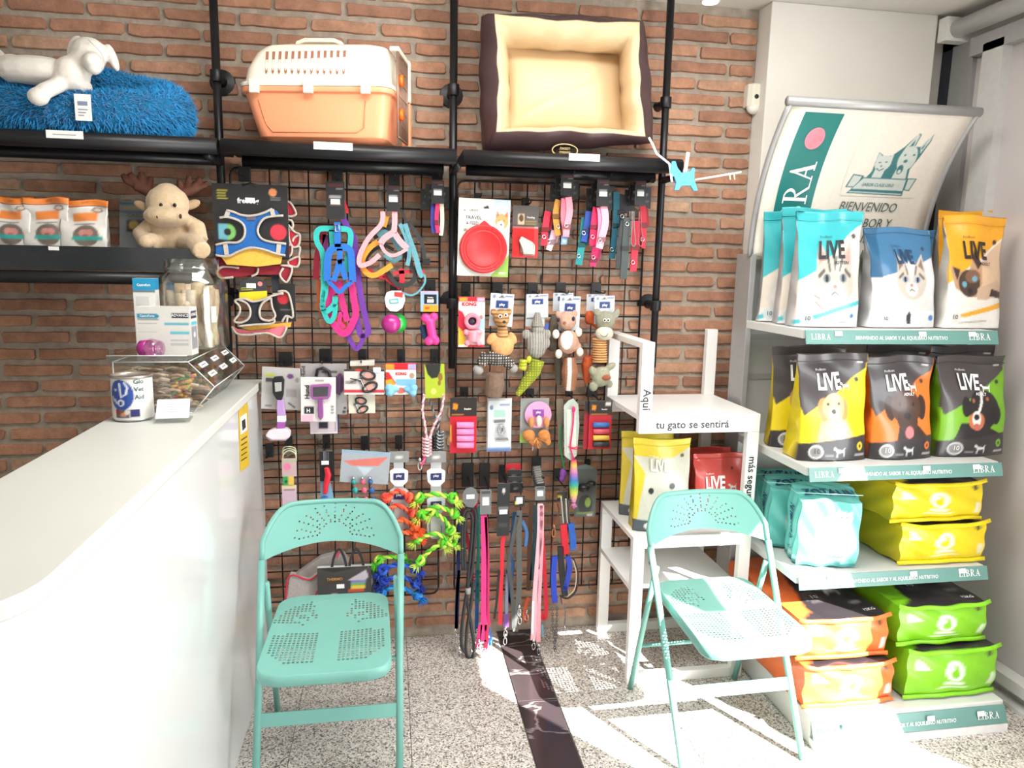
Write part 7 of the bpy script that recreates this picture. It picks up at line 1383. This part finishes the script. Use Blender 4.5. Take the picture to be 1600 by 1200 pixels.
# --- row of packs
q4 = lambda x, y: (680 + x / 5, 600 + y / 5)
t = root_at('waste_bag_pack', 'red pack of pink waste bag rolls on a black headed card', 'waste bags', 724, 625, -.18)
f = card(t, (703, 621, 745, 708), -.18, field((206, 34, 52), [('r', 0, .66, 1, 1, (48, 42, 40)), ('p', [(.1, .8), (.12, .9), (.3, .88), (.26, .78)], (226, 140, 40)), ('r', .06, .69, .5, .71, (200, 130, 50)), ('r', .0, .2, .06, .5, (226, 150, 50))]), n=(26, 46)); ctext(t, f, 'freedog', .66, .78, .008, (232, 226, 220), sx=.8, bold=.03)
for k in range(4): p0 = at(713.5, 664 + 10.5 * k, y=-.19); p1 = at(740, 664 + 10.5 * k, y=-.19); B().tube([p0, p0 + (p1 - p0) * .02, p1], [.0115, .0125, .0125], 16).obj('bag_roll', M((236, 128, 176), .35, na=.02), t, True)
hook(725, 612, 'the pink waste bag rolls', -.17, 14, 16)
t = root_at('clip_pack', 'white blister pack with a grey metal clip', 'blister pack', 780, 622, -.18)
for k in range(3): f = card(t, (760 + k * 1, 622 + k * 2, 800 - k * .5, 706 - k * 1.5), -.172 - .007 * k, field((222, 226, 228), [('r', .22, .66, .76, .82, (170, 206, 196)), ('e', .14, .86, .08, .05, (110, 140, 170)), ('r', .5, .9, .95, .93, (80, 110, 170)), ('r', 0, 0, 1, .05, (120, 150, 200)), ('e', .55, .32, .3, .22, (200, 202, 204)), ('r', .38, .08, .9, .16, (240, 240, 240))]), n=(26, 40))
for r_, zz in ((.018, 672), (.011, 672)): B().tube([at(784, zz, y=-.193) + Vector((r_ * .8 * math.cos(a), 0, r_ * math.sin(a))) for a in [k * .52 for k in range(12)]], .0022, 6, True).obj('metal_loop', STEEL, t, True)
poly(t, 'clip_bar', [(776, 684), (794, 684), (796, 688), (774, 688)], -.193, STEEL, .004, .001); poly(t, 'clip_bar', [(772, 656), (790, 655), (790, 660), (772, 661)], -.193, STEEL, .004, .001)
hook(777, 614, 'the grey metal clip pack', -.17, 12, 12)
t = root_at('feather_toy_pack', 'round pink cat toy card with tan furry mice', 'cat toy', 838, 624, -.17)
card(t, (812, 622, 858, 692), -.165, field((150, 152, 150), [('r', .0, .0, .3, .2, (150, 190, 90))]), 'clear_back', n=(12, 16))
B().lathe([(0, 0), (.0535, 0), (.0535, .002), (0, .002)], at(841, 648, y=-.175), 36, 'y').obj('round_card', M((226, 150, 190), .4, na=.02), t)
poly(t, 'card_logo', [(833, 640), (850, 640), (850, 651), (833, 650)], -.178, M((130, 60, 150), .5), .001); lettering('play', wallmap(841.5, 645.5, -.1792), .009, PAPER, t, bold=.02)
for x, y, c_ in ((830, 660, (190, 130, 80)), (842, 658, (222, 206, 190)), (854, 660, (196, 134, 84))): blob(t, 'mouse', [(at(x, y, y=-.185), (.013, .012, .024))], c_, rough=.95, bump=.4)
for x in (826, 850): blob(t, 'fur_body', [(at(x, 680, y=-.185), (.026, .016, .024)), (at(x + 6, 690, y=-.185), (.014, .012, .018))], (190, 124, 66), .005, rough=.95, bump=.6, ns=70, na=.2)
fray(t, 838, 684, -.188, .045, (196, 130, 70), 60)
cord(t, [(826, 690), (832, 694), (832, 704)], -.19, .002, (214, 150, 176), 'tail'); cord(t, [(838, 690), (842, 700)], -.19, .002, (190, 140, 90), 'tail')
hook(828, 614, 'the pink round cat toy card', -.165, 14, 14)
t = root_at('cat_wand', 'pink cat wand with a rainbow feather tail in clear wrap', 'cat toy', 893, 622, -.2)
poly(t, 'wrap', [q4(1005, 170), q4(1040, 130), q4(1080, 112), q4(1118, 160), q4(1126, 320), q4(1105, 560), q4(1060, 600), q4(1010, 560)], -.196, M((176, 186, 178), .2), .002)
poly(t, 'wrap_core', [q4(1030, 200), q4(1100, 200), q4(1100, 540), q4(1030, 540)], -.1975, M((206, 212, 200), .3), .001)
cord(t, [q4(1080, 175), q4(1078, 300), q4(1064, 420), q4(1058, 500), q4(1085, 590)], -.204, .003, (236, 40, 120), 'wand'); blob(t, 'wand_tip', [(at(*q4(1082, 200), y=-.205), (.008, .008, .014))], (236, 40, 120)); cord(t, [q4(1040, 490), q4(1080, 500), q4(1110, 490), q4(1100, 510), q4(1060, 500)], -.205, .0022, (226, 30, 80), 'bow')
cols_ = [(226, 60, 110), (240, 200, 90), (236, 150, 180), (170, 120, 206), (70, 130, 200), (60, 180, 160), (170, 210, 90), (240, 220, 100), (240, 170, 190), (214, 130, 190)]
zt_, zb_ = at(*q4(1082, 590), y=-.2).z, at(*q4(1082, 930), y=-.2).z; CA = np.array([lin(c) for c in cols_])
def rainbow(co):
    t = np.clip((zt_ - co[:, 2]) / (zt_ - zb_), 0, .999) * (len(cols_) - 1); i = t.astype(int); f_ = (t - i)[:, None]
    return (CA[i] * (1 - f_) + CA[np.minimum(i + 1, len(cols_) - 1)] * f_) * (.85 + .3 * np.random.rand(len(co), 1))
remesh('feather_tail', [('t', [at(*q4(1082, y_), y=-.203) for y_ in (590, 680, 780, 860, 930)], [.012, .016, .020, .017, .008])], PLM, t, .003, rainbow)
fray(t, *q4(1080, 930), -.203, .022, (220, 140, 196), 24)
t = root_at('cat_wand', 'green and violet cat wand behind the rainbow one', 'cat toy', 876, 625, -.15)
poly(t, 'wrap', [q4(945, 120), q4(1000, 115), q4(1000, 540), q4(985, 560), q4(965, 520)], -.155, M((130, 120, 104), .35), .002); cord(t, [q4(985, 320), q4(980, 480), q4(1000, 620), q4(1010, 660)], -.162, .003, (40, 150, 90), 'wand')
blob(t, 'feather_puff', [(at(*q4(1000, 700), y=-.16), (.015, .014, .022)), (at(*q4(990, 740), y=-.16), (.012, .012, .014))], (130, 70, 160), rough=.95, bump=.5)
hook(889, 614, 'the rainbow cat wand', -.19, 12, 12)
t = root_at('waste_bag_pack', 'red pack of blue, pink and yellow waste bag rolls', 'waste bags', 935, 625, -.18)
f = card(t, (919, 626, 957, 702), -.186, field((210, 40, 56), [('r', 0, .70, 1, 1, (50, 42, 40)), ('p', [(.1, .82), (.12, .92), (.3, .9), (.26, .8)], (226, 140, 40)), ('r', .06, .72, .8, .74, (200, 130, 50)), ('r', .7, .9, .95, .97, (236, 236, 236))]), n=(26, 40)); ctext(t, f, 'freedog', .66, .81, .007, (232, 226, 220), sx=.8, bold=.03)
card(t, (911, 626, 950, 702), -.176, field((176, 26, 46), [('r', 0, .72, 1, 1, (36, 34, 36))]), n=(8, 10))
for k, c_ in enumerate(((70, 120, 190), (226, 90, 110), (244, 200, 90), (60, 64, 70))): p0 = at(927, 664 + 10 * k, y=-.194); p1 = at(951, 664 + 10 * k, y=-.194); B().tube([p0, p1], .011, 14).obj('bag_roll', M(c_, .35, na=.02), t, True)
hook(925, 613, 'the many coloured waste bag rolls', -.18, 18, 16)
t = root_at('muzzle_pack', 'grey card with a black muzzle behind the leashes, right side', 'blister pack', 915, 730, -.12)
f = card(t, (897, 732, 933, 808), -.125, field((96, 100, 98), [('e', .5, .26, .34, .2, (56, 60, 58)), ('e', .62, .3, .14, .1, (150, 180, 80)), ('r', .1, .06, .9, .1, (130, 150, 90)), ('r', .6, .02, .86, .05, (220, 220, 220))]), n=(30, 44)); poly(t, 'card_top', [(898, 736), (904, 728), (915, 725), (926, 729), (933, 740), (933, 750), (898, 750)], -.1245, M((110, 120, 122), .3), .0015)
blob(t, 'muzzle', [(at(912, 762, y=-.14), (.028, .024, .018)), (at(924, 756, y=-.14), (.02, .02, .014))], (26, 26, 28))
hook(918, 722, 'the black muzzle card', -.12, 10, 10)
# --- leashes
q5 = lambda P: [(660 + p[0] / 3.75, 720 + p[1] / 3.75) + tuple(p[2:]) for p in P]
def leash(label, straps, y, cardr=None, clips=(), extra=None, mat=None, fld=None):
    t = root_at('leash', label, 'leash', *q5([straps[0][0][0][:2]])[0][:2], y)
    if cardr: darkcard(t, cardr, y - .008, fld=fld)
    for P, w_, c_ in straps: strap(t, q5(P), y, w_, c_, 'webbing', th=.0015)
    for c in clips: snap(t, *q5([c])[0], y - .003, 1.15)
    return t
GC = field((120, 124, 126), [('r', .1, .84, .9, .95, (70, 72, 74)), ('r', .2, .5, .8, .7, (230, 230, 230))])
BC = field((44, 47, 49), [('r', .1, .5, .9, .54, (160, 160, 160)), ('e', .5, .86, .12, .05, (210, 210, 210)), ('r', .15, .2, .85, .22, (110, 110, 110))])
t = root_at('leash', 'thick black round leash, looped and knotted, left end of the leash row', 'leash', 733, 765, -.21)
poly(t, 'round_card', [(723, 784), (723, 770), (728, 763), (736, 761), (743, 764), (747, 772), (746, 785), (740, 793), (730, 792)], -.222, M((110, 112, 114), .3), .0015); sticker(t, 735, 776, -.2235)
for P in ([(235, 640), (232, 450), (240, 320), (262, 278), (300, 282), (314, 330), (305, 480), (290, 640), (262, 760), (240, 900), (228, 1040), (240, 1110), (262, 1120)], [(250, 640), (246, 420), (262, 310), (290, 320), (292, 420), (274, 620), (262, 800), (285, 960), (302, 1080), (296, 1140), (276, 1160), (256, 1120), (262, 980), (285, 840), (300, 700)]): cord(t, q5(P), -.205, .0066, (40, 42, 46), 'cord', k=6)
B().lathe([(0, -.012), (.011, -.012), (.011, .012), (0, .012)], at(*q5([(268, 760)])[0], y=-.205), 14).obj('ferrule', M((150, 152, 154), .4), t, True); snap(t, *q5([(215, 1105)])[0], -.205, 1.3); snap(t, *q5([(288, 1120)])[0], -.205, 1.2)
leash('navy blue leash at the far left, behind the thick black leash', [([(222, 240), (212, 420), (210, 620), (206, 820), (200, 980)], 6, (26, 44, 100)), ([(215, 640), (200, 820), (198, 985)], 5, (30, 40, 84))], -.17, None, [(192, 1000), (202, 1030)])
leash('dark red leash behind the black loop of the thick leash', [([(225, 240), (250, 400), (285, 560), (290, 700)], 6, (170, 24, 48)), ([(320, 230), (300, 300), (290, 420)], 6, (170, 24, 48))], -.16)
leash('teal leash between the thick black and the hot pink leash', [([(330, 270), (328, 480), (326, 700), (326, 830)], 5, (20, 120, 110)), ([(322, 640), (320, 820), (318, 980), (322, 1010)], 6, (30, 90, 160))], -.175, None, [(320, 1000)])
leash('hot pink wide leash with a white sticker card', [([(360, 320), (364, 480), (362, 700), (360, 900), (356, 1060)], 10, (236, 50, 130)), ([(372, 330), (384, 600), (384, 900), (398, 960)], 5, (200, 30, 100)), ([(340, 960), (330, 1040), (322, 1090)], 7, (214, 30, 110)), ([(376, 960), (374, 1060), (362, 1120)], 7, (214, 30, 90))], -.215, (750, 765, 768, 804), [(332, 1060), (352, 1100), (366, 1110)], fld=GC)
leash('blue and white leash tip right of the hot pink leash', [([(388, 980), (402, 1040), (396, 1080), (384, 1040)], 4, (50, 110, 190))], -.19)
leash('bright red narrow leash with a buckle on a long dark card', [([(474, 290), (474, 350), (480, 430), (470, 480), (466, 620), (458, 800), (456, 960)], 6.5, (206, 30, 52)), ([(450, 640), (438, 800), (422, 925)], 4, (30, 30, 32))], -.21, (776, 755, 797, 838), (), fld=BC)
for zz in (740 + 62, 740 + 76): B().tube([at(*p, y=-.216) for p in ((781, zz), (791, zz), (791, zz + 9), (781, zz + 9))], .0018, 6, True).obj('buckle', CHROME, bpy.data.objects[[o.name for o in COL.objects if o.name.startswith('leash')][-1]], True)
leash('charcoal leash with a yellow marked card, mid row', [([(568, 290), (566, 500), (568, 700), (560, 840), (545, 1000)], 9, (84, 86, 84)), ([(556, 320), (530, 460), (505, 600), (525, 760), (535, 980)], 6, (70, 74, 76))], -.21, (803, 774, 820, 792), [(568, 860), (572, 910)], fld=field((40, 42, 40), [('r', .1, .2, .5, .5, (226, 200, 40)), ('r', .2, .55, .8, .85, (226, 226, 226))]))
leash('steel blue leash woven beside the charcoal leash', [([(540, 300), (530, 400), (516, 560), (530, 600), (520, 700), (512, 830)], 6, (50, 96, 150)), ([(585, 350), (612, 420), (604, 500)], 5, (60, 110, 170)), ([(500, 640), (502, 780), (520, 840)], 5, (40, 70, 120))], -.19)
leash('violet grey leash with a gold clip, left of the charcoal leash', [([(498, 660), (494, 800), (492, 900)], 5, (120, 124, 150)), ([(492, 895), (490, 975)], 9, (104, 60, 130))], -.2, None, [(488, 985), (486, 1030)])
leash('brown and dark leash behind the pale pink leash', [([(640, 240), (630, 460), (626, 640), (622, 760)], 8, (90, 66, 50)), ([(660, 260), (662, 420), (652, 560), (640, 700)], 7, (30, 70, 80))], -.17)
leash('orange leash low between the charcoal and pale pink leash', [([(620, 800), (600, 880), (604, 945), (622, 900)], 5, (214, 90, 50))], -.18, None, [(612, 890)])
leash('pale pink wide leash with a clear card and silver clip', [([(690, 250), (688, 420), (675, 600), (660, 800), (655, 960), (648, 1050)], 9, (240, 178, 190)), ([(700, 260), (698, 460), (690, 650), (682, 860), (680, 1060)], 7, (236, 160, 176))], -.215, (836, 760, 852, 782), [(652, 1060), (682, 1090)], fld=GC)
leash('scarlet leash loop right of the pale pink leash', [([(700, 420), (712, 600), (724, 800), (722, 910), (706, 920), (690, 880)], 7, (206, 30, 56)), ([(702, 960), (706, 1030)], 4, (120, 170, 190))], -.185)
for i, (lab, x, y, w, hh) in enumerate((('the thick black leash', 731, 742, 20, 40), ('the hot pink leash', 757, 742, 18, 40), ('the bright red narrow leash', 786, 740, 14, 30), ('the charcoal leash', 808, 742, 12, 22), ('the pale pink leash', 838, 728, 16, 34), ('the chain leads', 870, 742, 12, 22))): hook(x, y, lab, -.21, w, hh)
t = root_at('card_fan', 'fan of black collar cards with pale edges above the pale pink leash', 'card', 840, 735, -.15)
for k in range(8): card(t, (832 + k * .8, 728 + k * 3.4, 846 + k * .8, 752 + k * 3.4), -.13 - .007 * k, field((34, 34, 38), [('r', .15, .86, .95, .94, (200, 196, 190))]), n=(8, 12), tl=-.1)
t = root_at('card_fan', 'red topped black cards stacked above the charcoal leash', 'card', 803, 735, -.14)
for k, c_ in enumerate(((196, 30, 44), (34, 34, 36), (50, 50, 52), (30, 30, 32))): card(t, (790 + k * 2, 724 + 10 * k, 814 + k, 740 + 10 * k), -.12 - .012 * k, field(c_, [('r', .3, .3, .6, .5, (120, 116, 110))]), n=(8, 8))
# chain and harness lead at the right end
t = root_at('chain_lead', 'blue and red padded lead with a studded chain, right end of the row', 'leash', 878, 770, -.2)
for k in range(4): cord(t, q5([(812 + 14 * k, 210 + 6 * k), (820 + 12 * k, 300), (826 + 12 * k, 365)]), -.205, .0036, (60, 60, 62) if k % 2 else (170, 170, 160), 'speckled_cord')
for P, w_, c_ in (([(826, 372), (832, 450), (840, 545)], 11, (206, 26, 50)), ([(868, 365), (880, 440), (884, 520)], 10, (36, 96, 190)), ([(776, 560), (768, 680), (776, 830)], 9, (30, 66, 190)), ([(850, 560), (862, 620), (844, 720), (830, 760)], 9, (40, 66, 180)), ([(810, 500), (816, 640), (836, 790)], 10, (30, 30, 34))): strap(t, q5(P), -.202, w_, c_, 'padded_strap', th=.004)
cord(t, q5([(884, 570), (910, 660), (900, 760), (850, 806), (806, 790)]), -.195, .0042, (54, 52, 50), 'cord_loop'); cord(t, q5([(884, 585), (902, 660), (892, 750), (846, 798)]), -.199, .0022, (214, 196, 166), 'cord_lining')
ch_ = B()
def links(b, P, y, r):
    Q = smooth([at(*p, y=y) for p in q5(P)], 6); L = 0; last = Q[0]; i = 0
    for p in Q:
        while (p - last).length >= r * 2.0:
            last = last + (p - last).normalized() * r * 2.0; rot = (i % 2) * 1.35; i += 1; b.tube([last + Vector((r * .75 * math.cos(a) * math.cos(rot), r * .75 * math.cos(a) * math.sin(rot), r * 1.3 * math.sin(a))) for a in [k * .785 for k in range(8)]], r * .3, 5, True)
links(ch_, [(762, 850), (764, 960), (776, 1060), (770, 1160)], -.2, .0062); links(ch_, [(790, 850), (786, 960), (784, 1060)], -.2, .0062); ch_.obj('chain', M((120, 122, 126), .3, 1.0), t, True)
c2 = B(); links(c2, [(836, 830), (838, 900), (834, 980)], -.19, .004); c2.obj('thin_chain', M((150, 150, 152), .3, 1.0), t, True); snap(t, *q5([(834, 985)])[0], -.19, 1.0); snap(t, *q5([(770, 390)])[0], -.2, 1.3, (190, 130, 90))
cord(t, q5([(790, 250), (800, 300), (776, 360), (765, 460), (755, 560)]), -.19, .003, (120, 60, 40), 'leather_cord')
card(t, (870, 768, 886, 782), -.19, field((40, 42, 40), [('r', .1, .3, .5, .6, (200, 180, 40))]), n=(8, 8))
